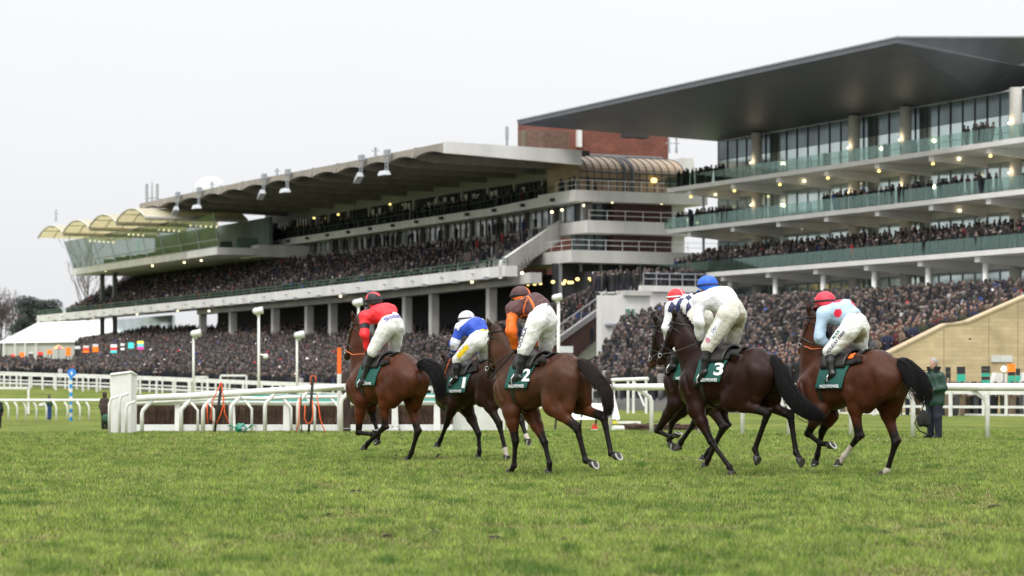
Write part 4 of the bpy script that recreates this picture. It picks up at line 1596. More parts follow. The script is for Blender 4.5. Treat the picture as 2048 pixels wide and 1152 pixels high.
# running rail on the right: cranked posts carrying one thick tube
posts = [(1221, 67.4), (1303, 63.3), (1400, 61.6), (1485, 60.4), (1578, 59.3), (1702, 58.6), (1826, 58.0), (1975, 56.0), (2140, 54.5)]
rr_root = thing("running_rail", "white plastic running rail on cranked posts crossing behind the right-hand horses", "rail", ground_at(1600, 59))
top_pts = []
for x, D in posts:
    b = ground_at(x, D)
    mb = MB()
    mb.tube([b + [0, 0, -.05], b + [0, 0, .78], b + [-.04, .02, .9], b + [-.36, .10, 1.12]], [.055] * 4, 8)
    mb.build("post", M_PVC, rr_root, smooth=True)
    top_pts.append(b + np.array([-.36, .10, 1.16]))
mb = MB()
mb.tube(top_pts, .085, 10)
mb.build("rail_tube", M_PVC, rr_root, smooth=True)

# the double white fence along the far side of the course
def post_fence(name, label, P0, P1, n, h=1.25, rails=((1.0, .16), (.42, .12)), pw=.13, inner=None, cat="fence"):
    P0, P1 = np.array(P0, float), np.array(P1, float)
    pts = [P0 + (P1 - P0) * i / n for i in range(n + 1)]
    pts = [np.array([p[0], p[1], gzf(p[0], p[1])]) for p in pts]
    rt = thing(name, label, cat, pts[n // 2])
    ax0 = (P1 - P0) / np.linalg.norm(P1 - P0)
    ax = [np.array([ax0[0], ax0[1], 0]), np.array([-ax0[1], ax0[0], 0]), np.array([0, 0, 1.])]
    for p in pts:
        mb = MB()
        mb.box(p + np.array([0, 0, h / 2 - .05]), (pw, pw, h + .1), ax)
        mb.build("post", M_PVC2, rt)
    for f, w in rails:
        mb = MB()
        off = ax[1] * (-.09)
        for a, b in zip(pts[:-1], pts[1:]):
            za, zb = a + [0, 0, h * f - w / 2], b + [0, 0, h * f - w / 2]
            P = [za - [0, 0, w / 2] + off, za - [0, 0, w / 2] + off * 1.7, zb - [0, 0, w / 2] + off * 1.7, zb - [0, 0, w / 2] + off]
            Q = [p + np.array([0, 0, w]) for p in P]
            mb.hexa(P + Q)
        mb.build("fence_rail", M_PVC2, rt)
    return rt
FR = [(30.0, 110.0), (21.4, 122.0), (8.0, 150.0), (-29.0, 195.0), (-46.0, 216.0)]
post_fence("white_fence", "white post and rail fence in front of the stone wall and terrace crowd at right", FR[0], FR[1], 6)
post_fence("white_fence", "white post and rail fence in front of the crowd seen between the horses", FR[1], FR[2], 14)
post_fence("white_fence", "white post and rail fence before the crowd, behind the brown brush fence", FR[2], FR[3], 24)
post_fence("white_fence", "white post and rail fence before the crowd at the left edge", FR[3], FR[4], 12)
post_fence("crowd_barrier", "second white rail close in front of the terrace crowd, behind the right-hand fence", (31.4, 112.5), (9.4, 152), 26, 1.2, ((1.0, .14), (.08, .14)), .10, cat="barrier")
post_fence("crowd_barrier", "second white rail close in front of the lawn crowd on the left", (9.4, 152), (-45, 219.5), 44, 1.3, ((1.0, .16), (.5, .1)), .10, cat="barrier")
# low wire panels of the crowd barrier read as grey mesh
# gate frames seen above the rails
def goal(name, label, x0, x1, y, D, cat, h=1.5):
    mb = MB()
    a, b = at(x0, y, D), at(x1, y, D)
    ga, gb = gzf(a[0], D), gzf(b[0], D)
    mb.box((a + b) / 2, (b[0] - a[0], .12, .14))
    for p, g in ((a, ga), (b, gb)):
        mb.box([p[0], D, (p[2] + g) / 2], (.12, .12, p[2] - g))
    tag(mb.build(name, M_PVC2), label, cat)
goal("gate_frame", "plain white rail gate on the grass at the left edge, before the long fence", -30, 57, 776, 150, "gate")
goal("gate_frame", "pale gate frame before the crowd behind the brush fence, left of centre", 441, 493, 751, 178, "gate")
goal("gate_frame", "short pale gate frame beside the base of the leftmost lamp post", 390, 415, 754, 180, "gate")
mb = MB()
a, b = at(1224, 760, 132), at(1296, 757.5, 130)
mb.tube([a, b], .09, 6)
for t in (.05, .45, .6, .95):
    p = a + (b - a) * t
    mb.tube([[p[0], p[1], gzf(p[0], p[1])], p], .07, 6)
mb.tube([a + (b - a) * .6, (a + (b - a) * .9) * [1, 1, 0] + [0, 0, .1]], .05, 6)
tag(mb.build("gate_frame", M_PVC2), "white barrier frame rising above the rail between the second and third saddle numbers", "gate")

# running rail at the left: cranked posts
lp = [(-6, 137), (17, 137), (34.7, 137), (52, 137), (73, 136), (93, 135.5), (112.6, 135), (135, 135.5), (160, 135.5), (178, 136), (206, 136), (226, 134)]
rl = thing("running_rail", "white running rail on cranked posts at the left edge, before the striped marker pole", "rail", ground_at(112, 135))
tp = []
for i, (x, D) in enumerate(lp):
    b = ground_at(x, D)
    mb = MB()
    mb.tube([b + [0, 0, -.05], b + [0, 0, .7], b + [-.04, 0, .85], b + [-.2, .03, 1.08]], .055, 8)
    mb.build("post", M_PVC, rl, smooth=True)
    tp.append(b + np.array([-.22, .03, 1.12]))
mb = MB()
mb.tube(tp, .08, 8)
mb.build("rail_tube", M_PVC, rl, smooth=True)

# the birch fence: white base board, brown birch, white guard rails, green apron behind
DF = 66.0
def F_(x, y, D=DF):
    return at(x, y, D)
bf = thing("brush_fence", "long brown birch steeplechase fence with a white base board, behind the red-jacketed rider's horse", "fence", ground_at(600, DF))
xs = (258, 760, 905)
def fbox(mb, x0, x1, y0, y1, D0, D1):
    a, b = F_(x0, y0, D0), F_(x1, y1, D0)
    mb.box([(a[0] + b[0]) / 2, (D0 + D1) / 2, (a[2] + b[2]) / 2], (abs(b[0] - a[0]), D1 - D0, abs(a[2] - b[2])))
mb = MB()
fbox(mb, 262, 905, 866, 849, DF - .15, DF)
mb.build("base_board", mat("white_board", (.78, .78, .78), .6, var=.05), bf)
# birch: thousands of upright twigs
def birch(x0, x1, D0, D1, y0, y1, seed, n):
    rg = np.random.default_rng(seed)
    X = rr(x0) * DF + (rr(x1) - rr(x0)) * DF * rg.random(n)
    Dd = D0 + (D1 - D0) * rg.random(n) ** 1.6
    zb, zt = F_(0, y0)[2], F_(0, y1)[2]
    z0 = zb + (zt - zb) * .55 * rg.random(n)
    z1 = zt + rg.normal(0, .012, n) - .02 * ((Dd - D0) < .06)
    z0 = np.minimum(z0, z1 - .12)
    w = .007 + .007 * rg.random(n)
    lx = rg.normal(0, .03, n)
    V = np.stack([np.stack([X - w, Dd, z0], 1), np.stack([X + w, Dd, z0], 1), np.stack([X + lx + w * .6, Dd - .02, z1], 1), np.stack([X + lx - w * .6, Dd - .02, z1], 1)], 1).reshape(-1, 3)
    F = np.arange(4 * n).reshape(n, 4)
    c = np.array([.055, .030, .020]) * (.45 + 1.3 * rg.random(n))[:, None]
    c = np.where((rg.random(n) < .12)[:, None], np.array([.13, .085, .05]), c)
    return V, F, np.repeat(c, 4, 0)
Vb, Fb, Cb = birch(264, 905, DF + .05, DF + .75, 850, 811, 4, 26000)
quads_obj("birch_twigs", Vb, Fb, mat("birch_twig", rough=.9, var=0, attr="twig"), bf, attr=("twig", Cb))
mb = MB()
fbox(mb, 264, 905, 850, 814, DF + .12, DF + .7)
mb.build("birch_core", mat("birch_core", (.022, .013, .010), .95, var=.5, scale=12, streak=.15), bf)
mb = MB()
y0 = 806.5
mb.tube([F_(268, y0, DF - .2), F_(480, y0 - .5, DF - .2), F_(600, y0 + 1, DF - .2), F_(905, y0 - .5, DF - .2)], .058, 8)
mb.build("guard_rail", M_PVC, bf, smooth=True)
for x in (356, 464, 573, 683, 790, 874):
    mb = MB()
    a, b = F_(x - 7, 866, DF - .32), F_(x + 7, 866, DF - .32)
    c, d = F_(x + 5, 802, DF - .24), F_(x - 6, 802, DF - .24)
    mb.prism([a, b, c, d], (0, .1, 0))
    mb.build("white_stay", M_PVC2, bf)
mb = MB()
a, b = F_(268, 806, DF + 1.0), F_(905, 804, DF + 1.0)
P = [a, b, F_(905, 786, DF + 3.2), F_(268, 792, DF + 3.2)]
mb.prism(P, (0, .04, -.03))
mb.build("green_apron", mat("green_netting", (.010, .19, .14), .95, var=.2, scale=4), bf)

# the wing rail that leads to the fence (nearer, cranked outwards)
DW = 63.6
wr = thing("wing_rail", "white wing rail on cranked posts leading along the front of the brush fence", "rail", ground_at(480, DW))
wp = [(284, 868, 797), (362, 868, 794), (406, 868, 791), (462, 868, 787.5), (530, 868, 783), (596, 868, 779.5), (682, 868, 775)]
tops = []
for i, (x, yb, yt) in enumerate(wp):
    b = F_(x, yb, DW)
    b[2] = gzf(b[0], DW) - .03
    zt = F_(x, yt + 4, DW)[2]
    s = -1 if i > 5 else 1
    mb = MB()
    mb.tube([b, [b[0], b[1], zt - .33], [b[0] + .03, b[1], zt - .24], [b[0] + .24, b[1] + .06, zt]], .052, 8)
    mb.build("post", M_PVC, wr, smooth=True)
    tops.append(F_(x, yt, DW) + np.array([.25, .06, .02]))
tops.insert(0, F_(272, 797.5, DW))
tops.append(F_(688, 774, DW))
mb = MB()
mb.tube(tops, .085, 10)
mb.build("rail_tube", M_PVC, wr, smooth=True)
w2 = thing("wing_rail", "thinner wavy white rail just behind the front wing rail, over the green netting", "rail", ground_at(520, 65))
mb = MB()
cv = [(275, 806), (400, 799), (470, 795.5), (520, 797.5), (580, 794.5), (690, 793.5), (905, 794)]
mb.tube([F_(x, y, DF - .35) for x, y in cv], .05, 8)
mb.build("rail_tube", M_PVC, w2, smooth=True)
for x in (386, 418, 494, 573, 620, 668):
    b = F_(x, 866, DF - .4)
    y = np.interp(x, [c[0] for c in cv], [c[1] for c in cv])
    zt = F_(x, y + 2, DF - .35)[2]
    mb = MB()
    mb.tube([[b[0] + .12, DF - .36, gzf(b[0], DF)], [b[0] + .12, DF - .36, zt - .25], [b[0] - .08, DF - .35, zt]], .035, 6)
    mb.build("post", M_PVC, w2, smooth=True)

# tall white panels at either end
pn = thing("boarded_screen", "tall white boarded wing panel standing at the left end of the brush fence", "panel", ground_at(245, 61.8))
DPn = 61.8
def board_panel(pts_top, y_bot, D0, D1, parent, th=.05, nb=14):
    mb = MB()
    (xa, ya), (xb, yb) = pts_top
    for i in range(nb):
        t0, t1 = i / nb, (i + 1) / nb
        x0, x1 = xa + (xb - xa) * t0, xa + (xb - xa) * t1 - .10
        Da, Db = D0 + (D1 - D0) * t0, D0 + (D1 - D0) * t1
        a, b = at(x0, y_bot, Da), at(x1, y_bot, Db)
        a[2], b[2] = gzf(a[0], Da) - .02, gzf(b[0], Db) - .02
        c, d = at(x1, ya + (yb - ya) * t1, Db), at(x0, ya + (yb - ya) * t0, Da)
        mb.prism([a, b, c, d], (0, th, 0))
    return mb
mbp = board_panel(((221, 750), (262, 745.5)), 868, DPn, DPn, pn)
mbp.build("boards", M_PVC2, pn)
mbp = board_panel(((262.2, 745.5), (273, 751)), 866, DPn + .04, DPn + 1.3, pn, .05, 4)
mbp.build("side_boards", M_PVC2, pn)
mb = MB()
mb.tube([at(221, 749.5, DPn), at(250, 746, DPn), at(263, 744.5, DPn), at(273, 750.5, DPn + 1.3)], .035, 6)
mb.build("top_trim", M_PVC, pn, smooth=True)
for x, D, h in ((218.5, 61.4, .93), (239, 61.4, 1.0), (252, 61.3, .8)):
    b = ground_at(x, D)
    mb = MB()
    mb.tube([b, b + [0, 0, h - .2], b + [.05, 0, h - .06], b + [.22, 0, h]], .035, 8)
    mb.build("bracing_tube", M_PVC, pn, smooth=True)
pr = thing("boarded_screen", "low white boarded wing panel behind the legs of the blue and white rider's horse", "panel", ground_at(960, 66.2))
mbp = board_panel(((893, 812), (1010, 806)), 862, 66.2, 67.5, pr, .05, 26)
mbp.build("boards", M_PVC2, pr)
mb = MB()
for x in (1016, 1030, 1053, 1073):
    b = ground_at(x, 68)
    mb.tube([b, b + [0, 0, .7]], .04, 6)
mb.tube([ground_at(1008, 68) + [0, 0, .7], ground_at(1080, 68) + [0, 0, .7]], .04, 6)
mb.build("end_rail", M_PVC, pr)

# posts by the take-off
def simple_post(name, px, ytop, D, r, m, label, cat, parts=None):
    b = ground_at(px, D)
    t = at(px, ytop, D)
    mb = MB()
    mb.tube([b + [0, 0, -.05], [b[0], b[1], t[2]]], r, 10)
    return tag(mb.build(name, m, smooth=False), label, cat)
op = thing("marker_post", "slim post painted orange above white, beside the dark wooden post", "post", ground_at(678.5, 64.5))
b, m_, t = ground_at(678.5, 64.5), at(678.5, 748, 64.5), at(678.5, 695, 64.5)
for p, q, mm, nm in ((b, m_, M_PVC, "white_length"), (m_, t, mat("orange_paint", (.80, .14, .01), .5, var=.05), "orange_length")):
    mb = MB()
    mb.box([(p[0] + q[0]) / 2, p[1], (p[2] + q[2]) / 2], (.105, .105, q[2] - p[2]))
    mb.build(nm, mm, op)
M_BARK = mat("dark_wooden_post", (.05, .030, .024), .9, var=.4, scale=10, bump=.8, bscale=30, streak=.2)
simple_post("wooden_post", 693, 746, 64.3, .105, M_BARK, "thick dark brown wooden post just right of the orange topped marker", "post")
mb = MB()
for y in (769, 857):
    c = at(693, y, 64.3)
    mb.tube([c + [.115 * math.cos(a), .115 * math.sin(a), 0] for a in np.linspace(0, 2 * math.pi, 13)], .012, 5)
tag(mb.build("wire_tie", M_GREYM, origin=at(693, 857, 64.3)), "grey wire tied twice round the thick dark brown wooden post", "wire")
# staves with orange rope
M_STAVE = mat("dark_stave", (.018, .016, .015), .7, var=.2)
M_ROPE = mat("orange_rope", (.78, .10, .015), .6, var=.05)
def stave(x0, y0, x1, y1, D, ropes, label, rlabel):
    mb = MB()
    a = ground_at(x0, D)
    t = at(x1, y1, D)
    mb.tube([a, t], [.03, .042], 7)
    tag(mb.build("leaning_stave", M_STAVE, smooth=True), label, "stave")
    mb = MB()
    for pts in ropes:
        mb.tube([at(x, y, D - .08) for x, y in pts], .014, 6)
    tag(mb.build("orange_rope", M_ROPE, smooth=True), rlabel, "rope")
stave(429, 868, 443, 769, 63.0, [[(441, 765), (445, 768), (443, 771), (440, 766)], [(442, 766), (426, 800), (421, 835), (428, 847), (433, 846), (441, 830), (446, 812), (448, 800), (446, 790), (443, 769)], [(446, 795), (449, 825), (458, 848)], [(414, 805), (415, 848)]],
      "dark stave leaning against the wing rail, left of the green bag", "orange rope looped round the left stave and hanging in a V")
stave(617, 868, 626, 752, 63.0, [[(625, 752), (622, 752), (621, 770)], [(626, 752), (631, 752), (632, 768)], [(610, 810), (609, 838), (613, 846), (619, 847), (624, 842), (626, 830), (625, 800)], [(634, 790), (640, 835), (645, 852), (655, 871)], [(600, 795), (597, 845), (592, 866)]],
      "dark stave leaning against the wing rail, just left of the orange topped marker", "orange rope looped round the right stave, trailing to the grass")
mb = MB()
mb.tube([ground_at(603, 62.8), at(602, 790, 62.8)], [.014, .014], 6)
mb.tube([ground_at(603, 62.8) + [-.06, 0, .01], ground_at(603, 62.8) + [0, 0, .12], ground_at(603, 62.8) + [.06, 0, .01]], .012, 5)
tag(mb.build("thin_rod", M_STAVE), "thin dark rod with a forked foot standing between the two ropes", "rod")
# crumpled green bag
mb = MB()
c = ground_at(482, 62.6) + [0, 0, .12]
mb.ball(c, .15, 12, 8, (1.1, .8, .8))
rgb_ = np.random.default_rng(8)
for i in range(len(mb.v)):
    p = np.array(mb.v[i]) - c
    mb.v[i] = tuple(c + p * (.75 + .55 * rgb_.random()))
mb.mi(1).ball(c + [.07, -.10, -.01], .07, 8, 6, (.8, .5, .9))
for a in (-.18, .05, .2):
    mb.mi(0).tube([c + [a, -.05, .02], c + [a * 1.5, -.08, .10], c + [a * 1.9, -.08, .05]], [.03, .02, .008], 5)
tag(mb.build("green_bag", [mat("green_plastic", (.02, .22, .14), .35, var=.3, scale=14), mat("grey_plastic", (.3, .33, .33), .4)]), "crumpled green and grey bag lying on the grass by the wing rail", "bag")

# white A-frame board, things lying on the grass right of it
ab = thing("display_board", "white slanted board on dark legs behind the tail of the horse numbered 2", "board", ground_at(1180, 70))
mb = MB()
D = 70.
mb.prism([at(1126, 840, D), at(1237, 838, D), at(1232, 808, D + .5), at(1130, 808, D + .5)], (0, .05, .02))
mb.prism([at(1232.2, 840, D - .1), at(1240, 838, D - .1), at(1229, 790, D + .5), at(1225.5, 790, D + .5)], (0, .05, .02))
mb.build("panel", M_PVC2, ab)
for x in (1110, 1160, 1190):
    mb = MB()
    b = ground_at(x, D + .1)
    mb.tube([b, b + [.05, 0, .42]], .028, 6)
    mb.build("leg", M_STAVE, ab)
lay = MB()
D = 66.5
c = ground_at(1300, D)
rgc = np.random.default_rng(2)
for i in range(260):
    x0 = rr(1238) * D + 2.0 * rgc.random()
    y = D + .7 * rgc.random()
    z = gzf(x0, y) + .02 + .14 * rgc.random()
    lay.tube([[x0, y, z], [x0 + .3 + .25 * rgc.random(), y + rgc.normal(0, .1), z + rgc.normal(0, .03)]], .012, 4)
tag(lay.build("hurdle_bundle", mat("bundle_twig", (.075, .042, .033), .9, var=.4, scale=15)), "brown bundle of birch lying flat on the grass behind the leading legs of horse 3", "bundle")
mb = MB()
mb.tube([ground_at(1226, 66) + [0, 0, .07], ground_at(1246, 66.2) + [0, 0, .07]], .075, 10)
mb.mi(1).tube([ground_at(1246.2, 66.2) + [0, 0, .07], ground_at(1247.5, 66.2) + [0, 0, .07]], .07, 10)
tag(mb.build("white_pipe", [M_PVC, M_STAVE]), "short white pipe lying on the grass at the end of the birch bundle", "pipe")
mb = MB()
mb.box(ground_at(1247, 69) + [0, 0, .2], (.95, .12, .07))
mb.mi(1).box(ground_at(1223, 68.9) + [0, 0, .2], (.30, .13, .075))
tag(mb.build("painted_pole", [M_PVC, mat("yellow_paint", (.75, .62, .05), .5)]), "white pole with a yellow end lying behind the birch bundle", "pole")
mb = MB()
mb.mi(0).box(ground_at(1189, 67) + [0, 0, .085], (.15, .14, .085))
mb.mi(1).box(ground_at(1189, 67) + [0, 0, .015], (.18, .18, .05))
mb.mi(0).tube([ground_at(1189, 67) + [-.06, 0, .14], ground_at(1189, 67) + [0, 0, .19], ground_at(1189, 67) + [.06, 0, .14]], .015, 5)
tag(mb.build("red_box", [mat("red_plastic", (.65, .03, .02), .4), M_PVC]), "small red box with a white base on the grass beside the white board", "box")

# lamp posts with round white heads in front of the stand
def lamp_post(px, ytop, D, label, arm=.5, r=.085, extra=None, flip=1):
    b = ground_at(px, D)
    t = at(px, ytop + 10, D)
    k = D / 5000
    root = thing("lamp_post", label, "lamp post", b)
    mb = MB()
    mb.tube([b, [b[0], b[1], t[2]]], [r, r * .8], 8)
    mb.build("pole", M_PVC, root, smooth=True)
    mb = MB()
    c = np.array([b[0] + flip * arm * k * 14, b[1], t[2] + 2.5 * k])
    mb.ball(c + [-4.5 * flip * k, -.1, 0], 7.2 * k, 12, 8, (1.1, 1, .95))
    mb.tube([c + [-2 * flip * k, 0, .5 * k], c + [8.5 * flip * k, 0, 2.2 * k]], [7 * k, 7.4 * k], 10)
    mb.tube([c + [-2 * k, 0, -11 * k], c + [-1 * k, 0, -4 * k]], [2.6 * k, 3.5 * k], 8)
    mb.build("lamp_head", mat("white_lamp_housing", (.66, .67, .66), .45, var=.06), root, smooth=True)
    if extra:
        mb = MB()
        q = at(px + 11, extra, D)
        mb.tube([[b[0], b[1], q[2] + 4 * k], q + [0, 0, 3 * k], q], 1.6 * k, 6)
        mb.ball(q + [3 * k, 0, 0], 5.6 * k, 10, 7)
        mb.build("side_lamp", M_PVC, root, smooth=True)
    return root
lamp_post(387, 660, 165, "leftmost white lamp post with a round head before the lawn crowd", .45, .085)
lamp_post(517.5, 615, 150, "white lamp post with a second round lamp halfway up", .0, .09, 713)
lamp_post(594, 663, 165, "shorter white lamp post between the second lamp post and the orange marker", .45, .085)
lamp_post(717, 598, 150, "white lamp post rising just behind the red-jacketed jockey", .0, .09)
lamp_post(1117, 588, 140, "white lamp post rising right of the orange and brown jockey", -.1, .1)

# blue and white marker pole
mp = thing("marker_pole", "blue and white striped pole with a round blue top standing in the left-hand grass", "marker", ground_at(142, 136))
b = ground_at(142, 136)
t = at(143.5, 752, 136)
mb = MB()
n = 11
for i in range(n):
    z0, z1 = b[2] + (t[2] - b[2]) * i / n, b[2] + (t[2] - b[2]) * (i + 1) / n
    mb.mi(i % 2).tube([[b[0], b[1], z0], [b[0], b[1], z1]], .085, 8)
mb.build("striped_pole", [mat("marker_blue", (.03, .28, .70), .5, var=.04), M_PVC], mp)
mb = MB()
c = at(143.5, 745.5, 136)
mb.mi(0).tube([c + [0, -.03, 0], c + [0, .03, 0]], .23, 20)
mb.mi(1).tube([c + [0, -.05, -.02], c + [0, -.031, -.02]], .065, 12, flat=1.7, up=[0, 0, 1])
mb.build("round_top", [mat("marker_blue2", (.03, .24, .78), .4, var=.03), M_PVC], mp)

# notice board on a green hedge by the brick wall
mb = MB()
mb.mi(0).box(at(1133, 699, 160), (.85, .06, .42))
for x in (1125, 1141):
    p = at(x, 706, 160)
    mb.mi(1).tube([[p[0], 160.05, gzf(p[0], 160)], p], .04, 6)
tag(mb.build("notice_board", [mat("pale_notice", (.55, .57, .57), .6), M_GREYM]), "pale blank notice board standing before the brown brick wall", "notice")

# bookmakers' boards along the lawn, lit orange
def pitch_board(px, y0, y1, D, w, cols, label, emis=()):
    root = thing("bookmaker_board", label, "board", ground_at(px, D))
    k = D / 5000
    top, bot = at(px, y0, D), at(px, y1, D)
    n = len(cols)
    g = bank_z(np.array([UD[0] * top[0] + UD[1] * D]), np.array([VD[0] * top[0] + VD[1] * D]))[0] if D > 150 else gzf(top[0], D)
    for i, c in enumerate(cols):
        z1 = top[2] + (bot[2] - top[2]) * i / n
        z0 = top[2] + (bot[2] - top[2]) * (i + 1) / n
        mb = MB()
        mb.box([top[0], D - .02 * (i % 2), (z0 + z1) / 2], (w * k, .15, z1 - z0 - .01))
        if c in emis:
            mm = mat("board_lit_%s" % "_".join("%03d" % int(q * 100) for q in c), c, .5, var=.05, emit=c, estr=.8)
        else:
            mm = mat("board_%s" % "_".join("%03d" % int(q * 100) for q in c), c, .6, var=.08)
        mb.build("board_panel", mm, root)
    mb = MB()
    for s in (-.35, .35):
        mb.tube([[top[0] + s * w * k, D, min(g, bot[2] - .2)], [top[0] + s * w * k, D, bot[2]]], .05, 6)
    mb.build("board_legs", M_FRAME, root)
ORG, RED, BLK, WHT, TEA, YEL, MAG, GRN = (.95, .16, .005), (.80, .03, .02), (.02, .02, .022), (.75, .75, .75), (.06, .55, .55), (.85, .70, .12), (.75, .05, .35), (.03, .42, .30)
for x, y0, y1, w, cols, lb in (
        (25, 709, 720, 9, (RED, MAG), "small red and pink bookmaker's board at the left edge of the crowd"),
        (44, 705, 721, 9, (ORG, ORG), "orange bookmaker's board second from the left in the crowd"),
        (62, 703, 717, 9, (WHT, BLK, BLK), "white topped black board third from the left in the crowd"),
        (81, 704, 720, 10, (RED, BLK, ORG), "red and orange bookmaker's board left of the striped parasol"),
        (99.5, 700, 708, 9, (ORG,), "small square orange board just left of the striped parasol"),
        (136.5, 695, 711, 9, (ORG, ORG), "tall orange bookmaker's board just right of the striped parasol"),
        (155, 692, 710, 11, (WHT, BLK, BLK), "white topped black board between two orange boards in the crowd"),
        (172, 691, 705, 11, (WHT, RED, ORG), "red board under a white strip, left of the last orange board"),
        (191, 688, 704, 11, (WHT, ORG, ORG), "orange board under a grey strip, rightmost of the orange ones"),
        (227.5, 689, 706, 12, (WHT, RED, TEA), "white, red and blue lit board under the far end of the stand"),
        (245, 687, 700, 7, (WHT, BLK, WHT), "small white lit sign between two coloured boards under the stand"),
        (262, 685, 697, 11, (TEA, TEA), "round-looking turquoise lit board under the stand"),
        (281, 682, 699, 12, (YEL, TEA, MAG), "yellow and turquoise lit board, rightmost under the stand")):
    pitch_board(x, y0, y1, 268 if x < 150 else 214, w, cols, lb, (ORG, RED, TEA, YEL, MAG, WHT) if x > 210 else (ORG, RED, MAG))
pb = thing("parasol", "pink and yellow parasol among the orange bookmakers' boards", "parasol", ground_at(117, 266))
c = at(117, 698, 266)
for i in range(8):
    a0, a1 = 2 * math.pi * i / 8, 2 * math.pi * (i + 1) / 8
    mb = MB()
    mb.prism([c + [0, 0, .45], c + [.68 * math.cos(a0), .68 * math.sin(a0), 0], c + [.68 * math.cos(a1), .68 * math.sin(a1), 0]], (0, 0, .03))
    mb.build("parasol_panel", mat("parasol_%d" % (i % 2), ((.75, .12, .2), (.80, .55, .15))[i % 2], .6), pb)
mb = MB()
mb.tube([[c[0], c[1], 2.2], c + [0, 0, .5]], .04, 6)
mb.build("pole", M_GREYM, pb)
# pitches by the stone wall on the right
for x, y0, y1, w, cols, lb in ((1922, 733, 764, 16, (BLK, GRN), "black and green board by the stone wall, just right of the green-coated man"),
                               (1971.5, 732, 767, 17, (BLK, BLK, GRN, BLK, GRN), "black board with green panels in the middle of the stone wall"),
                               (2023, 728, 767, 14, (ORG, ORG, BLK, GRN, GRN), "black board with an orange top and green foot at the right edge")):
    pitch_board(x, y0, y1, 131, w, cols, lb, (ORG,))
pitch_board(2036, 737, 765, 132.5, 8, (BLK, GRN), "narrow black and green board, furthest right by the stone wall")
pitch_board(1896, 734, 756, 131.5, 10, (BLK, BLK), "plain dark board partly behind the green-coated man's head")
mb = MB()
c = at(2007.5, 738, 130)
mb.mi(0).ball(c, .145, 14, 10)
mb.mi(1).tube([[c[0], c[1], gzf(c[0], 130)], c - [0, 0, .14]], .03, 6)
tag(mb.build("globe_lamp", [mat("lit_globe", (1, .9, .7), .5, var=0, emit=(1, .88, .6), estr=2.2), M_FRAME], smooth=True), "lit round globe lamp on a thin stand before the stone wall", "lamp")
for x0, x1, lb in ((1984, 2014, "white tent-like cover beside the globe lamp at the stone wall"), (2041, 2075, "white cover at the far right edge by the stone wall")):
    mb = MB()
    a, b = at(x0, 766, 132), at(x1, 766, 132)
    mb.prism([a, b, at(x1, 748, 132), at(x0 + 8, 745, 132)], (0, 1.0, 0))
    tag(mb.build("white_cover", mat("white_cover", (.7, .7, .68), .7)), lb, "cover")
# spectators by the rail and the boards on the right
for i, (x, D, k) in enumerate(((1868, 128, 5), (1906, 128, 1), (1912, 127, 5), (1934, 128, 2), (1944, 129, 1), (1952, 128, 5), (1960, 129, 0), (1990, 128, 1), (2006, 127.5, 3), (2034, 128, 1), (2045, 127, 5), (2026, 126, 4), (1925, 126, 4), (1985, 133, 0), (1888, 127, 0),
                               (1895, 126, 4), (1850, 128, 1), (1835, 129, 2), (1815, 130, 0), (1800, 129, 3))):
    place_spec(k, ground_at(x, D), 1.0, "spectator in a %s coat at the rail in front of the stone wall" % SPEC[k][0], "spectators in %s coats by the stone wall" % SPEC[k][0], _cr.normal(0, .9))

# ------------------------------------------------------------------ trees at the far left
def bare_tree(label, px, D, h, seed, col, spread=.35, dens=5, lean=0, ybase=None, rad=.3, twig=True):
    rg = np.random.default_rng(seed)
    b = ground_at(px, D)
    root = thing("bare_tree", label, "tree", b)
    tk, cr = MB(), MB()
    tops = []
    tk.tube([b + [0, 0, -.5], b + [lean * .3, 0, h * .3], b + [lean, 0, h * .62]], [rad, rad * .7, rad * .3], 7)
    def grow(p, d, L, r, lev):
        q = p + d * L
        mid = (p + q) / 2 + rg.normal(0, L * .05, 3)
        cr.tube([p, mid, q], [r, r * .8, r * .55], 4, cap=False)
        if lev == 0:
            return
        for _ in range(dens if lev > 1 else dens + 2):
            t = .35 + .65 * rg.random()
            s = p + (q - p) * t
            nd = d + rg.normal(0, spread, 3) * 1.5 + np.array([0, 0, .25])
            nd /= np.linalg.norm(nd)
            grow(s, nd, L * (.45 + .2 * rg.random()), r * .5, lev - 1)
    for i in range(9):
        t = .25 + .37 * i / 8
        s = b + np.array([lean * t / .62, 0, h * t])
        a = rg.random() * 6.28
        d = np.array([math.cos(a) * spread * 1.6, math.sin(a) * spread * 1.6, 1.0])
        d /= np.linalg.norm(d)
        grow(s, d, h * .36 * (1.1 - .4 * t), rad * .4, 3)
    m = mat("bark_%d" % seed, col, .9, var=.2)
    tk.build("trunk", m, root, smooth=True)
    cr.build("crown", m, root)
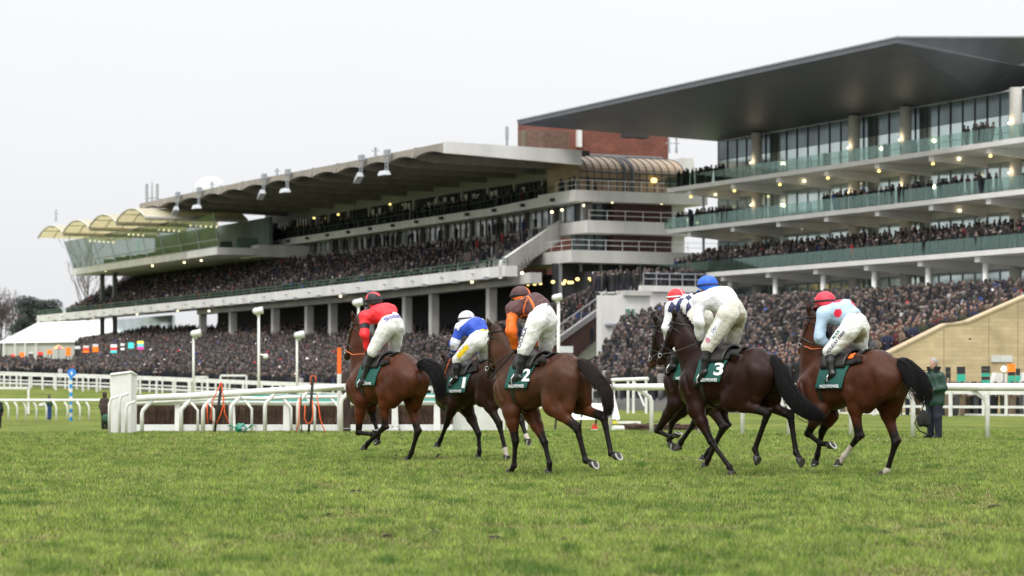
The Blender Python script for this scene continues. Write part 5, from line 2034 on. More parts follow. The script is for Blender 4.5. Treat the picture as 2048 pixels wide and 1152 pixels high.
def leafy_tree(label, px, D, h, w, seed, col, base=.3):
    rg = np.random.default_rng(seed)
    b = ground_at(px, D)
    root = thing("evergreen_tree", label, "tree", b)
    mb = MB()
    mb.tube([b, b + [.2, 0, h * .5], b + [-.2, 0, h * .92]], [.4, .28, .06], 7)
    cent = []
    for i in range(26):
        t = base + (1 - base) * rg.random()
        a = rg.random() * 6.28
        rr_ = w * (1.05 - t * .55) * (.35 + .65 * rg.random())
        c = b + [math.cos(a) * rr_, math.sin(a) * rr_, h * t]
        cent.append((c, .9 + 1.0 * rg.random()))
        mb.tube([b + [0, 0, h * t * .85], c], [.1, .03], 5)
    mb.build("trunk", mat("evergreen_bark", (.06, .045, .035), .9), root)
    V, C = [], []
    for c, r in cent:
        n = 620
        d = rg.normal(0, 1, (n, 3))
        d /= np.linalg.norm(d, axis=1)[:, None]
        p = c + d * (r * rg.random(n) ** .5)[:, None] * np.array([1.3, 1.3, .7])
        s = .13 + .14 * rg.random(n)
        e1, e2 = rg.normal(0, 1, (n, 3)), rg.normal(0, 1, (n, 3))
        e1 /= np.linalg.norm(e1, axis=1)[:, None]
        e2 -= e1 * (e1 * e2).sum(1)[:, None]
        e2 /= np.linalg.norm(e2, axis=1)[:, None]
        q = np.stack([p + e1 * s[:, None], p + e2 * s[:, None] * .5, p - e1 * s[:, None], p - e2 * s[:, None] * .5], 1)
        V.append(q.reshape(-1, 3))
        k = np.array(col) * (.6 + .8 * rg.random(n))[:, None]
        C.append(np.repeat(k, 4, 0))
    V, C = np.concatenate(V), np.concatenate(C)
    quads_obj("crown", V, np.arange(len(V)).reshape(-1, 4), mat("needle_leaf", rough=.8, var=0, attr="leaf"), root, attr=("leaf", C))
leafy_tree("dark evergreen tree with an uneven top behind the marquee, left of the concrete stand", 66, 470, 11.2, 4.2, 3, (.06, .075, .066), .1)
leafy_tree("smaller grey-green evergreen just left of the end of the front beam", 96, 462, 10.4, 3.0, 6, (.065, .078, .07), .2)
bare_tree("brownish bare tree at the left edge behind the marquee", 2, 480, 13.0, 11, (.10, .075, .07), .42, 4)
bare_tree("second brownish bare tree, left of the dark evergreen", 24, 485, 12.5, 12, (.10, .08, .075), .42, 4)
bare_tree("low bare tree between the brownish trees and the evergreen", 44, 476, 10.5, 13, (.095, .075, .07), .45, 4)
bare_tree("slender bare tree seen through the gap under the glass pavilion", 176, 470, 22.5, 14, (.16, .14, .13), .22, 3)
bare_tree("outermost bare tree, cut by the left edge of the picture", -22, 482, 13.0, 15, (.10, .075, .07), .42, 4)
# ------------------------------------------------------------------ bodies: smooth-union distance fields meshed by surface nets
class Field:
    def __init__(self, lo, hi, h):
        self.lo, self.h = np.array(lo, float), h
        n = np.ceil((np.array(hi) - self.lo) / h).astype(int) + 1
        self.n = n
        self.d = np.full(n, .30, np.float32)
        self.ax = [(self.lo[i] + h * np.arange(n[i])).astype(np.float32) for i in range(3)]
    def _win(self, lo, hi, pad):
        a = np.maximum(((np.array(lo) - pad - self.lo) / self.h).astype(int), 0)
        b = np.minimum(((np.array(hi) + pad - self.lo) / self.h).astype(int) + 2, self.n)
        if np.any(b <= a):
            return None, None
        sl = tuple(slice(a[i], b[i]) for i in range(3))
        g = np.meshgrid(*[self.ax[i][sl[i]] for i in range(3)], indexing='ij', sparse=True)
        return sl, g
    def join(self, sl, e, k):
        d = self.d[sl]
        if k > 0:
            t = np.maximum(k - np.abs(d - e), 0) / k
            self.d[sl] = np.minimum(d, e) - t * t * k * .25
        else:
            self.d[sl] = np.minimum(d, e)
    def cone(self, a, b, ra, rb, k=.04, sq=(1, 1, 1)):
        """tapered capsule; sq > 1 squeezes that axis (thinner)"""
        a, b = np.array(a, float), np.array(b, float)
        R_ = max(ra, rb)
        sl, g = self._win(np.minimum(a, b) - R_, np.maximum(a, b) + R_, k + .06)
        if sl is None: return self
        s = np.array(sq, float)
        ba = (b - a) * s
        L2 = float(ba @ ba) + 1e-9
        P = [(g[i] - a[i]) * s[i] for i in range(3)]
        t = np.clip((P[0] * ba[0] + P[1] * ba[1] + P[2] * ba[2]) / L2, 0, 1)
        e = np.sqrt((P[0] - ba[0] * t) ** 2 + (P[1] - ba[1] * t) ** 2 + (P[2] - ba[2] * t) ** 2) - (ra + (rb - ra) * t)
        self.join(sl, e / max(s), k)
        return self
    def chain(self, pts, rs, k=.04, sq=(1, 1, 1)):
        for i in range(len(pts) - 1):
            self.cone(pts[i], pts[i + 1], rs[i], rs[i + 1], k, sq)
        return self
    def ell(self, c, r, k=.04, M=None):
        c, r = np.array(c, float), np.array(r, float)
        R_ = max(r)
        sl, g = self._win(c - R_, c + R_, k + .05)
        if sl is None: return self
        P = [g[i] - c[i] for i in range(3)]
        if M is not None:
            P = [sum(P[j] * float(M[i][j]) for j in range(3)) for i in range(3)]
        q = np.sqrt((P[0] / r[0]) ** 2 + (P[1] / r[1]) ** 2 + (P[2] / r[2]) ** 2)
        q2 = np.sqrt((P[0] / r[0] ** 2) ** 2 + (P[1] / r[1] ** 2) ** 2 + (P[2] / r[2] ** 2) ** 2) + 1e-6
        self.join(sl, (q * (q - 1) / q2).astype(np.float32), k)
        return self
    def loft(self, xs, zc, hh, hw, k=.05, top=None):
        """elliptical sections along x"""
        xs, zc, hh, hw = map(np.array, (xs, zc, hh, hw))
        o = np.argsort(xs)
        xs, zc, hh, hw = xs[o], zc[o], hh[o], hw[o]
        lo = [xs[0], -hw.max(), (zc - hh).min()]
        hi = [xs[-1], hw.max(), (zc + hh).max()]
        sl, g = self._win(lo, hi, .08)
        X = g[0]
        def sm(v):
            xx = X.ravel()
            f = np.linspace(xs[0], xs[-1], 80)
            y = np.interp(f, xs, v)
            kern = np.hanning(15); kern /= kern.sum()
            y = np.convolve(np.pad(y, 7, 'edge'), kern, 'valid')
            return np.interp(xx, f, y).astype(np.float32).reshape(X.shape)
        Z, H, W = sm(zc), sm(hh), sm(hw)
        dz = (g[2] - Z)
        up = dz > 0
        # slightly narrower above than below the widest line
        W2 = W * np.where(up, 1 - .18 * np.clip(dz / H, 0, 1), 1)
        q = np.sqrt((g[1] / W2) ** 2 + (dz / H) ** 2)
        e = (q - 1) * np.minimum(H, W)
        ex = np.maximum(np.maximum(xs[0] - X, X - xs[-1]), 0)
        e = np.where(ex > 0, np.sqrt(np.maximum(e, 0) ** 2 + ex ** 2) + np.minimum(e, 0) * 0, e)
        self.join(sl, e.astype(np.float32), k)
        return self
    def carve(self, a, b, ra, rb, k=.05):
        """smooth groove along a line"""
        a, b = np.array(a, float), np.array(b, float)
        sl, g = self._win(np.minimum(a, b) - max(ra, rb), np.maximum(a, b) + max(ra, rb), k + .04)
        if sl is None: return self
        ba = b - a
        P = [g[i] - a[i] for i in range(3)]
        t = np.clip((P[0] * ba[0] + P[1] * ba[1] + P[2] * ba[2]) / (ba @ ba + 1e-9), 0, 1)
        e = -(np.sqrt((P[0] - ba[0] * t) ** 2 + (P[1] - ba[1] * t) ** 2 + (P[2] - ba[2] * t) ** 2) - (ra + (rb - ra) * t))
        d = self.d[sl]
        q = np.maximum(k - np.abs(d - e), 0) / k
        self.d[sl] = np.maximum(d, e) + q * q * k * .25
        return self
    def noise(self, amp, sc, seed=0):
        rg = np.random.default_rng(seed)
        g = np.meshgrid(*self.ax, indexing='ij', sparse=True)
        s = 0
        for i in range(6):
            f = rg.normal(0, 1, 3)
            f = f / np.linalg.norm(f) * sc * (.6 + .9 * rg.random())
            s = s + np.sin(g[0] * f[0] + g[1] * f[1] + g[2] * f[2] + rg.random() * 6.28)
        self.d = self.d + (amp / 3 * s).astype(np.float32)
        return self
    def clip(self, p, n):
        """keep the side n points away from"""
        n = np.array(n, float) / np.linalg.norm(n)
        g = np.meshgrid(*self.ax, indexing='ij', sparse=True)
        self.d = np.maximum(self.d, ((g[0] - p[0]) * n[0] + (g[1] - p[1]) * n[1] + (g[2] - p[2]) * n[2]).astype(np.float32))
        return self
    def mesh(self):
        d = self.d
        ins = d < 0
        n0, n1, n2 = d.shape
        c = [d[i:n0 - 1 + i, j:n1 - 1 + j, k:n2 - 1 + k] for i in (0, 1) for j in (0, 1) for k in (0, 1)]
        s = sum((x < 0).astype(np.int8) for x in c)
        act = (s > 0) & (s < 8)
        idx = np.full(act.shape, -1, np.int64)
        ii = np.argwhere(act)
        idx[act] = np.arange(len(ii))
        val = np.stack([x[act] for x in c], 1).astype(np.float64)
        off = np.array([(i, j, k) for i in (0, 1) for j in (0, 1) for k in (0, 1)], float)
        acc = np.zeros((len(ii), 3))
        cnt = np.zeros(len(ii))
        for a in range(8):
            for b in range(a + 1, 8):
                if np.abs(off[a] - off[b]).sum() != 1:
                    continue
                va, vb = val[:, a], val[:, b]
                m = (va < 0) != (vb < 0)
                t = np.where(m, va / np.where(m, va - vb, 1), 0)[:, None]
                acc += np.where(m[:, None], off[a] + (off[b] - off[a]) * t, 0)
                cnt += m
        V = self.lo + self.h * (ii + acc / cnt[:, None])
        Fs = []
        for axis in range(3):
            lo = [slice(1, -1)] * 3
            a = [slice(1, n - 1) for n in d.shape]
            a[axis] = slice(0, d.shape[axis] - 1)
            b = list(a)
            b[axis] = slice(1, d.shape[axis])
            A, B = ins[tuple(a)], ins[tuple(b)]
            ch = np.argwhere(A != B)
            if not len(ch): continue
            o1, o2 = [(1, 2), (2, 0), (0, 1)][axis]
            base = ch.copy()
            for ax_ in range(3):
                if ax_ != axis: base[:, ax_] += 1
            def ix(d1, d2):
                q = base.copy()
                q[:, o1] -= d1
                q[:, o2] -= d2
                return idx[q[:, 0], q[:, 1], q[:, 2]]
            f = np.stack([ix(1, 1), ix(0, 1), ix(0, 0), ix(1, 0)], 1)
            flip = ~A[tuple(ch.T)]
            f[flip] = f[flip][:, ::-1]
            Fs.append(f)
        F = np.concatenate(Fs)
        F = F[(F >= 0).all(1)]
        return V, F

class Beast:
    """local frame of one horse: x forward, y to its left, z up; pixels of the photo give the pose"""
    def __init__(self, heading, contact, side):
        a = R(heading)
        self.hd = np.array([-math.sin(a), math.cos(a)])
        self.lf = np.array([-math.cos(a), -math.sin(a)])
        px, py = contact
        D = HC * FPX / (py - HZ)
        P = np.array([rr(px) * D, D])
        self.o = P - side * self.lf
        self.M = np.array([[self.hd[0], self.lf[0], 0], [self.hd[1], self.lf[1], 0], [0, 0, 1.0]])
        self.org = np.array([self.o[0], self.o[1], 0.0])
    def px(self, x, y, lat):
        r = rr(x)
        xl = (r * (self.o[1] + lat * self.lf[1]) - self.o[0] - lat * self.lf[0]) / (self.hd[0] - r * self.hd[1])
        D = self.o[1] + xl * self.hd[1] + lat * self.lf[1]
        return np.array([xl, lat, HC + (HZ - y) * D / FPX])
    def w(self, V):
        return np.asarray(V) @ self.M.T + self.org

def lerp(a, b, t):
    return np.array(a) + (np.array(b) - np.array(a)) * t
def sm01(x):
    x = np.clip(x, 0, 1)
    return x * x * (3 - 2 * x)
def seg_dist(P, a, b):
    ba = b - a
    t = np.clip(((P - a) @ ba) / (ba @ ba + 1e-9), 0, 1)
    return np.linalg.norm(P - a - t[:, None] * ba, axis=1)

def coat_material(name, rough=.42):
    m = mat(name, rough=rough, var=.24, scale=8, attr="coat", spec=.16, bump=.12, bscale=90)
    return m
M_COATM = coat_material("horse_coat")
M_HOOF = mat("horse_hoof", (.035, .030, .027), .55, var=.3, scale=30)
M_SOLE = mat("hoof_sole", (.075, .062, .055), .9, var=.35, scale=40)
M_SHOE = mat("aluminium_shoe", (.62, .62, .62), .35, metal=.5, var=.05)
M_HAIR = mat("black_horse_hair", (.007, .006, .006), .55, var=.3, scale=30, spec=.2)
M_LEATH = mat("dark_leather", (.016, .013, .012), .45, var=.15)
M_BOOT = mat("black_boot_leather", (.012, .012, .013), .30, var=.1)
M_CLOTH = mat("green_saddle_cloth", (.006, .080, .064), .75, var=.08, scale=12, bump=.15)
M_WHITET = mat("white_print", (.80, .80, .80), .7, var=.03)
M_STEEL = mat("bit_steel", (.6, .6, .6), .25, metal=.9, var=.02)
M_PAD = mat("black_saddle_pad", (.012, .012, .012), .85, var=.2, bump=.4, bscale=60)
M_EYE = mat("dark_eye", (.008, .006, .005), .1, var=0)

def text_mesh(s, bold=False, res=4):
    cu = bpy.data.curves.new("tmp", 'FONT')
    cu.body = s
    cu.resolution_u = res
    cu.align_x = 'CENTER'
    cu.align_y = 'CENTER'
    if bold:
        cu.offset = .025
    o = bpy.data.objects.new("tmp", cu)
    COL.objects.link(o)
    dg = bpy.context.evaluated_depsgraph_get()
    me = bpy.data.meshes.new_from_object(o.evaluated_get(dg))
    V = np.array([v.co[:] for v in me.vertices])
    F = [list(p.vertices) for p in me.polygons]
    bpy.data.objects.remove(o)
    bpy.data.curves.remove(cu)
    bpy.data.meshes.remove(me)
    return V, F

def bvh_of(V, F):
    return BVHTree.FromPolygons([tuple(v) for v in V], [tuple(f) for f in F])

def print_on(name, s, bvh, c, right, up, size, m, parent, B, lift=.006, bold=False, width=None):
    """lettering laid on a curved surface: each vertex is dropped along -normal onto it (local frame)"""
    V, F = text_mesh(s, bold)
    if not len(V):
        return None
    right, up = np.array(right, float), np.array(up, float)
    right /= np.linalg.norm(right)
    up = up - right * (up @ right)
    up /= np.linalg.norm(up)
    n = np.cross(right, up)
    sx = size if width is None else width / (V[:, 0].max() - V[:, 0].min())
    # refine long polygons is not needed: letters are small against the curvature
    out = []
    for v in V:
        p = np.array(c) + right * v[0] * sx + up * v[1] * size
        h = bvh.ray_cast(Vector(p + n * .25), Vector(-n), .6)
        out.append(np.array(h[0]) + n * lift if h[0] is not None else p)
    return mesh_obj(name, B.w(np.array(out)), F, m, parent)

# ------------------------------------------------------------------ the horse
def hoof_mesh(mb_h, mb_s, mb_r, p, t, fet, scale=1.0):
    """hoof at the end of the pastern: p = pastern direction, t = dorsal direction (local)"""
    n = .77 * p - .64 * t
    f = .64 * p + .77 * t
    n, f = n / np.linalg.norm(n), f / np.linalg.norm(f)
    s = np.cross(n, f)
    N = 14
    rings = []
    for h, r, sh in ((-.078, .046, -.028), (-.03, .057, -.008), (0, .066, .006)):
        ring = []
        for k in range(N):
            a = 2 * math.pi * k / N
            cx, cy = math.cos(a), math.sin(a)
            rx = r * (1.06 if cx > 0 else .92)
            ring.append(fet + (n * h + f * (sh + rx * cx) + s * r * .93 * cy) * scale)
        rings.append(ring)
    V = sum(rings, [])
    F = []
    for i in range(2):
        for k in range(N):
            F.append((i * N + k, i * N + (k + 1) % N, (i + 1) * N + (k + 1) % N, (i + 1) * N + k))
    F.append(tuple(range(N))[::-1])
    F.append(tuple(range(2 * N, 3 * N)))
    mb_h.add(V, F)
    # sole and shoe
    so = [q + n * .002 + (fet + f * .006 - q) * .0 for q in rings[2]]
    ctr = np.mean(rings[2], 0)
    mb_s.add([ctr + (q - ctr) * .78 + n * .004 for q in rings[2]], [tuple(range(N))])
    V, F = [], []
    ks = [k for k in range(-5, 6)]
    for k in ks:
        q = rings[2][k % N]
        for m_ in (1.02, .72):
            for l in (.001, .010):
                V.append(ctr + (q - ctr) * m_ + n * l)
    for i in range(len(ks) - 1):
        a, b = i * 4, (i + 1) * 4
        F += [(a, b, b + 1, a + 1), (a + 1, b + 1, b + 3, a + 3), (a + 3, b + 3, b + 2, a + 2), (a + 2, b + 2, b, a)]
    mb_r.add(V, F)

def make_horse(cfg):
    B = Beast(cfg['a'], cfg['contact'][1:], cfg['contact'][3] if len(cfg['contact']) > 3 else (.12 if cfg['contact'][0][0] == 'L' else -.12))
    B = Beast(cfg['a'], cfg['contact'][1:3], .12 if cfg['contact'][0][0] == 'L' else -.12)
    q = lambda k: B.px(*cfg[k], 0.0)
    poll, muz, wit, cro, tai = (q(k) for k in ('poll', 'muz', 'wit', 'croup', 'tail'))
    J = {}
    lat = {'LF': (.15, .14, .13, .13), 'RF': (-.15, -.14, -.13, -.13), 'LH': (.19, .15, .13, .13), 'RH': (-.19, -.15, -.13, -.13)}
    lat.update(cfg.get('lat', {}))
    for L in lat:
        J[L] = [B.px(*p, l) for p, l in zip(cfg[L], lat[L])]
    W, T = wit, tai
    L = W[0] - T[0]
    zw, zt, zc = W[2] - .02, T[2], max(cro[2], T[2] + .08)
    X = lambda s: T[0] + L * s
    fw = min(max(W[2], 1.5), 1.75) / 1.65
    lo = [min(T[0] - .35, min(p[0] for l in J.values() for p in l) - .2), -.48, -.15]
    hi = [max(muz[0], poll[0], max(p[0] for l in J.values() for p in l)) + .25, .48, poll[2] + .35]
    fd = Field(lo, hi, .0135)
    S = [(-.10, zt - .30, .17, .13), (-.03, zt - .26, .27, .21), (.08, zt - .20, .30, .265), (.20, zc - .30, .31, .285), (.34, zc - .30, .285, .27),
         (.48, (zc + zw) / 2 - .365, .285, .275), (.62, (zc + zw) / 2 - .385, .325, .29), (.78, zw - .40, .355, .275), (.93, zw - .40, .385, .245), (1.06, zw - .44, .38, .225),
         (1.20, zw - .50, .33, .20), (1.31, zw - .54, .24, .165), (1.38, zw - .56, .14, .11)]
    fd.loft([X(s[0]) for s in S], [s[1] for s in S], [s[2] * fw for s in S], [s[3] for s in S], .05)
    ft = Field([X(-.15), -.45, zw - 1.0], [X(1.45), .45, zw + .15], .022)
    ft.loft([X(s[0]) for s in S], [s[1] for s in S], [s[2] * fw for s in S], [s[3] for s in S], .05)
    TV, TF = ft.mesh()
    bvt = bvh_of(TV, TF)
    # withers ridge
    fd.chain([(X(.70), 0, zw - .12), (X(.98), 0, zw - .085), (X(1.12), 0, zw - .13)], [.07, .075, .07], .07, (1, 1.3, 1))
    # neck
    nb_lo, nb_hi = np.array([X(1.20), 0, zw - .42]), np.array([X(1.06), 0, zw - .16])
    nmid_c = lerp(np.array([X(1.13), 0, zw - .28]), poll, .5) + np.array([.0, 0, .02])
    ax_ = (poll - np.array([X(1.13), 0, zw - .28]))
    ax_ /= np.linalg.norm(ax_)
    perp = np.array([-ax_[2], 0, ax_[0]])      # towards the crest
    hd_ = muz - poll
    HL = np.linalg.norm(hd_)
    hd_ /= HL
    jaw = np.array([hd_[2], 0, -hd_[0]])       # from the profile towards the throat
    if jaw[0] > 0 and jaw[2] > 0: jaw = -jaw
    if jaw @ (np.array([X(1.2), 0, zw - .3]) - poll) < 0: jaw = -jaw
    fd.cone(np.array([X(1.16), 0, zw - .36]), nmid_c - perp * .04, .225, .15, .07, (1, 1.55, 1))
    fd.cone(nb_hi, nmid_c + perp * .06, .15, .11, .06, (1, 1.6, 1))
    fd.cone(nmid_c - perp * .035, poll + jaw * .09 + hd_ * .03, .155, .105, .06, (1, 1.6, 1))
    fd.cone(nmid_c + perp * .06, poll - hd_ * .01, .11, .075, .06, (1, 1.6, 1))
    # head
    h = lambda t, j=0.0, y=0.0: poll + hd_ * HL * t + jaw * j + np.array([0, y, 0])
    fd.cone(h(.02, .03), h(.32, .055), .078, .092, .04, (1, 1.22, 1))
    fd.cone(h(.16, .12), h(.40, .10), .075, .075, .04, (1, 1.25, 1))
    fd.cone(h(.30, .045), h(.78, .045), .085, .058, .03, (1, 1.15, 1))
    fd.cone(h(.78, .045), h(.97, .05), .060, .056, .03, (1, 1.05, 1))
    fd.cone(h(.42, .095), h(.92, .085), .045, .035, .03, (1, 1.1, 1))
    fd.ell(h(.93, .105), (.035, .03, .03), .02)
    for s in (-1, 1):
        fd.ell(h(.27, .02, s * .075), (.032, .02, .03), .025)       # brow over the eye
        fd.ell(h(.95, .035, s * .038), (.022, .014, .022), .015)    # nostril rim
        e0 = h(-.02, .0, s * .05)
        ed = np.array([0, s * .22, 0]) - hd_ * .75 - jaw * .35 if cfg.get('ears') != 'back' else -hd_ * .5 + jaw * .5
        ed = ed / np.linalg.norm(ed)
        fd.chain([e0, e0 + ed * .08, e0 + ed * .17], [.032, .033, .006], .02, (1, 1, 1))
    # fore legs
    for k in ('LF', 'RF'):
        sg = 1 if k[0] == 'L' else -1
        E, K, Fe, Ho = J[k]
        sh = np.array([X(1.16), sg * .15, zw - .48])
        el = np.array([min(max(E[0], X(.92)), X(1.12)), sg * .15, min(max(E[2], zw - .86), zw - .62)])
        fd.cone((X(1.0), sg * .12, zw - .24), sh, .10, .135, .07, (1, 1.35, 1))
        fd.cone(sh, el, .14, .115, .07, (1, 1.3, 1))
        d = K - el
        fd.cone(el, lerp(el, K, .38), .112, .085, .05, (1, 1.15, 1))
        fd.cone(lerp(el, K, .38), lerp(el, K, .85), .082, .05, .04)
        fd.cone(lerp(el, K, .85), K, .048, .050, .02)
        cn = Fe - K
        fd.cone(K, lerp(K, Fe, .22), .050, .036, .02)
        fd.cone(lerp(K, Fe, .2), lerp(K, Fe, .9), .0345, .034, .015, (1, 1.1, 1))
        fd.ell(Fe, (.042, .040, .044), .02)
        p = Ho - Fe
        fd.cone(Fe, Fe + p * .62, .036, .037, .015)
    # hind legs
    for k in ('LH', 'RH'):
        sg = 1 if k[0] == 'L' else -1
        St, Hk, Fe, Ho = J[k]
        hip = np.array([X(.10), sg * .15, zt - .22])
        st = np.array([min(max(St[0], X(.02)), X(.46)), sg * .175, min(max(St[2], zt - .66), zt - .44)])
        if cfg.get('stf', {}).get(k): st = np.array(cfg['stf'][k](X, zt, sg))
        fd.cone(hip, st, .185, .125, .08, (1, 1.3, 1))
        but = np.array([X(-.05), sg * .10, zt - .26])
        gup = lerp(st, Hk, .34)
        bk = lerp(but, Hk, .45)
        fd.cone(but, lerp(gup, bk, .55), .145, .10, .09, (1, 1.3, 1))
        fd.cone((X(.24), sg * .17, zt - .34), st, .15, .12, .08, (1, 1.4, 1))
        fd.cone(st, gup, .122, .10, .06, (1, 1.2, 1))
        fd.cone(gup, lerp(st, Hk, .82), .098, .052, .04, (1, 1.15, 1))
        fd.cone(lerp(st, Hk, .82), Hk, .050, .050, .02)
        # point of hock behind the joint
        gd = Hk - st
        cn = Fe - Hk
        u1 = gd / np.linalg.norm(gd)
        u2 = cn / np.linalg.norm(cn)
        bkw = u1 - u2
        bkw = bkw / (np.linalg.norm(bkw) + 1e-6)
        ph = Hk + bkw * .045 - u2 * .035
        fd.cone(Hk, ph, .042, .030, .025)
        fd.cone(ph, lerp(st, Hk, .6) + bkw * .035, .024, .03, .03)
        fd.cone(Hk, lerp(Hk, Fe, .25), .050, .040, .02)
        fd.cone(lerp(Hk, Fe, .2), lerp(Hk, Fe, .9), .038, .036, .015, (1, 1.1, 1))
        fd.ell(Fe, (.044, .042, .046), .02)
        fd.cone(Fe, Fe + (Ho - Fe) * .62, .038, .038, .015)
    # muscle: point of hip, haunch and shoulder grooves, flank hollow, a hint of ribs
    for sg in (-1, 1):
        fd.ell((X(.36), sg * .215, zc - .10), (.07, .05, .06), .07)
        fd.ell((X(.02), sg * .19, zt - .34), (.10, .07, .17), .06)
        fd.ell((X(.26), sg * .22, zt - .50), (.11, .06, .14), .06)
        fd.ell((X(1.10), sg * .20, zw - .50), (.09, .055, .15), .06)
        fd.carve((X(.13), sg * .335, zt - .10), (X(.10), sg * .30, zt - .62), .035, .035, .05)
        fd.carve((X(.40), sg * .335, zc - .22), (X(.44), sg * .315, zc - .46), .050, .04, .06)
        fd.carve((X(.99), sg * .300, zw - .22), (X(.94), sg * .300, zw - .66), .032, .03, .05)
        fd.carve((X(1.19), sg * .250, zw - .30), (X(1.10), sg * .27, zw - .60), .025, .022, .04)
        for i in range(5):
            x_ = X(.52 + .075 * i)
            fd.carve((x_, sg * .320, zw - .26), (x_ - .05, sg * .318, zw - .56), .018, .018, .035)
    # dock of the tail
    fd.chain([(X(.04), 0, zt - .03), (X(-.06), 0, zt - .035), (X(-.10), 0, zt - .10)], [.06, .045, .035], .05)
    V, F = fd.mesh()
    # coat colours that belong to the hair itself: bay with black points
    base, dark, red = (np.array(c) for c in (cfg['base'], cfg['points'], cfg['red']))
    col = np.repeat(base[None], len(V), 0)
    low = np.clip((W[2] - .50 - V[:, 2]) / .35, 0, 1)
    col = col + (red - col) * (sm01(low) * .75)[:, None]
    mot = vnoise(V[:, 0] * 5 + 3, V[:, 2] * 5 + V[:, 1] * 3, 4) - .5
    col = col * (1 + .28 * mot)[:, None]
    for k in J:
        A, Kn, Fe, Ho = J[k]
        dl = np.minimum(np.minimum(seg_dist(V, lerp(A, Kn, .9), Kn), seg_dist(V, Kn, Fe)), seg_dist(V, Fe, Ho))
        ext = np.minimum(dl, 9)
        w = 1 - sm01((ext - .065) / .10)
        col = col + (dark - col) * w[:, None]
        if k in cfg.get('socks', {}):
            s0 = cfg['socks'][k]
            st_ = lerp(Kn, Fe, s0)
            ds = np.minimum(seg_dist(V, st_, Fe), seg_dist(V, Fe, Ho))
            w = (ds < .055).astype(float)
            t = ((V - Kn) @ (Fe - Kn)) / ((Fe - Kn) @ (Fe - Kn))
            w = w * sm01((t - s0) / .05)
            col = col + (np.array([.50, .44, .37]) - col) * w[:, None]
    dm = np.linalg.norm(V - h(.97, .05), axis=1)
    w = 1 - sm01((dm - .07) / .14)
    col = col + (np.array(cfg.get('muzzle', (.03, .018, .012))) - col) * w[:, None]
    de = np.linalg.norm(V - h(-.12, .0), axis=1)
    w = (1 - sm01((de - .10) / .08)) * .6
    col = col + (dark - col) * w[:, None]
    ridge = sm01((V[:, 2] - np.interp(V[:, 0], [T[0], W[0]], [zt, zw]) + .09) / .08) * (np.abs(V[:, 1]) < .09) * ((V[:, 0] > T[0]) & (V[:, 0] < W[0]))
    col = col + (dark - col) * (ridge * .35)[:, None]
    if cfg.get('clip_patch'):
        lx, z0 = X(.22), zc
        w = sm01((V[:, 2] - (zc - .30 + .45 * np.clip((X(.55) - V[:, 0]), 0, 1))) / .02) * (V[:, 0] > X(.10)) * (V[:, 0] < X(.62))
        col = col + (np.array([.040, .016, .012]) - col) * (.75 * w)[:, None]
    if cfg.get('blaze'):
        w = (np.linalg.norm(V - h(.80, -.01, .02), axis=1) < .05).astype(float)
        col = col + (np.array([.6, .55, .5]) - col) * w[:, None]
    gm = np.array([.86, .74, .67])
    pale = col.mean(1) > .2
    col = np.where(pale[:, None], col, col * gm)
    col = np.clip(col, .003, 1)
    gxy = B.w([[X(.55), 0, 0]])[0]
    root = thing("racehorse", cfg['label'], "horse", (gxy[0], gxy[1], 0), "racehorses galloping away from the camera")
    quads_obj("body", B.w(V), F, M_COATM, root, smooth=True, attr=("coat", col))
    bv = bvh_of(V, F)
    # hooves
    for k in J:
        A, Kn, Fe, Ho = J[k]
        p = Ho - Fe
        p = p / np.linalg.norm(p)
        pl_ = np.array([p[0], 0, p[2]])
        pl_ /= np.linalg.norm(pl_)
        t = np.array([-pl_[2], 0, pl_[0]])
        hh_, ss_, sh_ = MB(), MB(), MB()
        hoof_mesh(hh_, ss_, sh_, pl_, t, Ho)
        for m_ in (hh_, ss_, sh_):
            m_.v = [tuple(x) for x in B.w(np.array(m_.v))]
        ho = hh_.build("hoof", M_HOOF, root, smooth=False)
        ss_.build("sole", M_SOLE, ho)
        sh_.build("horseshoe", M_SHOE if cfg.get('shoes', {}).get(k, 1) else M_HOOF, ho)
    # eyes
    for s in (-1, 1):
        mb = MB()
        mb.ball(B.w([h(.27, .025, s * .078)])[0], .020, 8, 6)
        mb.build("eye", M_EYE, root, smooth=True)
    # mane: hair falling to the off side of the crest
    rg = np.random.default_rng(cfg['seed'])
    mb = MB()
    crest0, crest1 = np.array([X(1.02), 0, zw - .02]), poll + np.array([0, 0, .02])
    cm = nmid_c + perp * .16
    for i in range(150):
        t = i / 149
        c = crest0 * (1 - t) ** 2 + cm * 2 * t * (1 - t) + crest1 * t * t
        hbv = bv.ray_cast(Vector(c + perp * .25), Vector(-perp), .6)
        if hbv[0] is not None: c = np.array(hbv[0])
        sd = cfg.get('mane_side', -1)
        ln = cfg.get('mane', .10) * (.7 + .6 * rg.random())
        p1 = c + perp * .02 + np.array([rg.normal(0, .015), sd * .03, 0])
        p2 = c - perp * ln * .5 + np.array([rg.normal(-.02, .02), sd * (.075 + .01 * rg.random()), 0])
        p3 = c - perp * ln * 1.2 + np.array([rg.normal(-.03, .02), sd * (.085 + .02 * rg.random()), 0])
        mb.tube(B.w([c - perp * .01, p1, p2, p3]), [.012, .013, .009, .002], 4, cap=False)
    for i in range(16):
        c = h(.0, -.04, rg.normal(0, .02))
        mb.tube(B.w([h(-.02, -.01), c, h(.12 + .08 * rg.random(), -.05, rg.normal(0, .03))]), [.012, .01, .003], 4, cap=False)
    mb.build("mane", M_HAIR, root, smooth=True)
    # tail: strands along the streaming line seen in the photo
    pts = [np.array([X(-.07), 0, zt - .04])] + [B.px(x, y, l) for x, y, l in cfg['tailpath']]
    wd = cfg['tailw']
    mb = MB()
    n = len(pts)
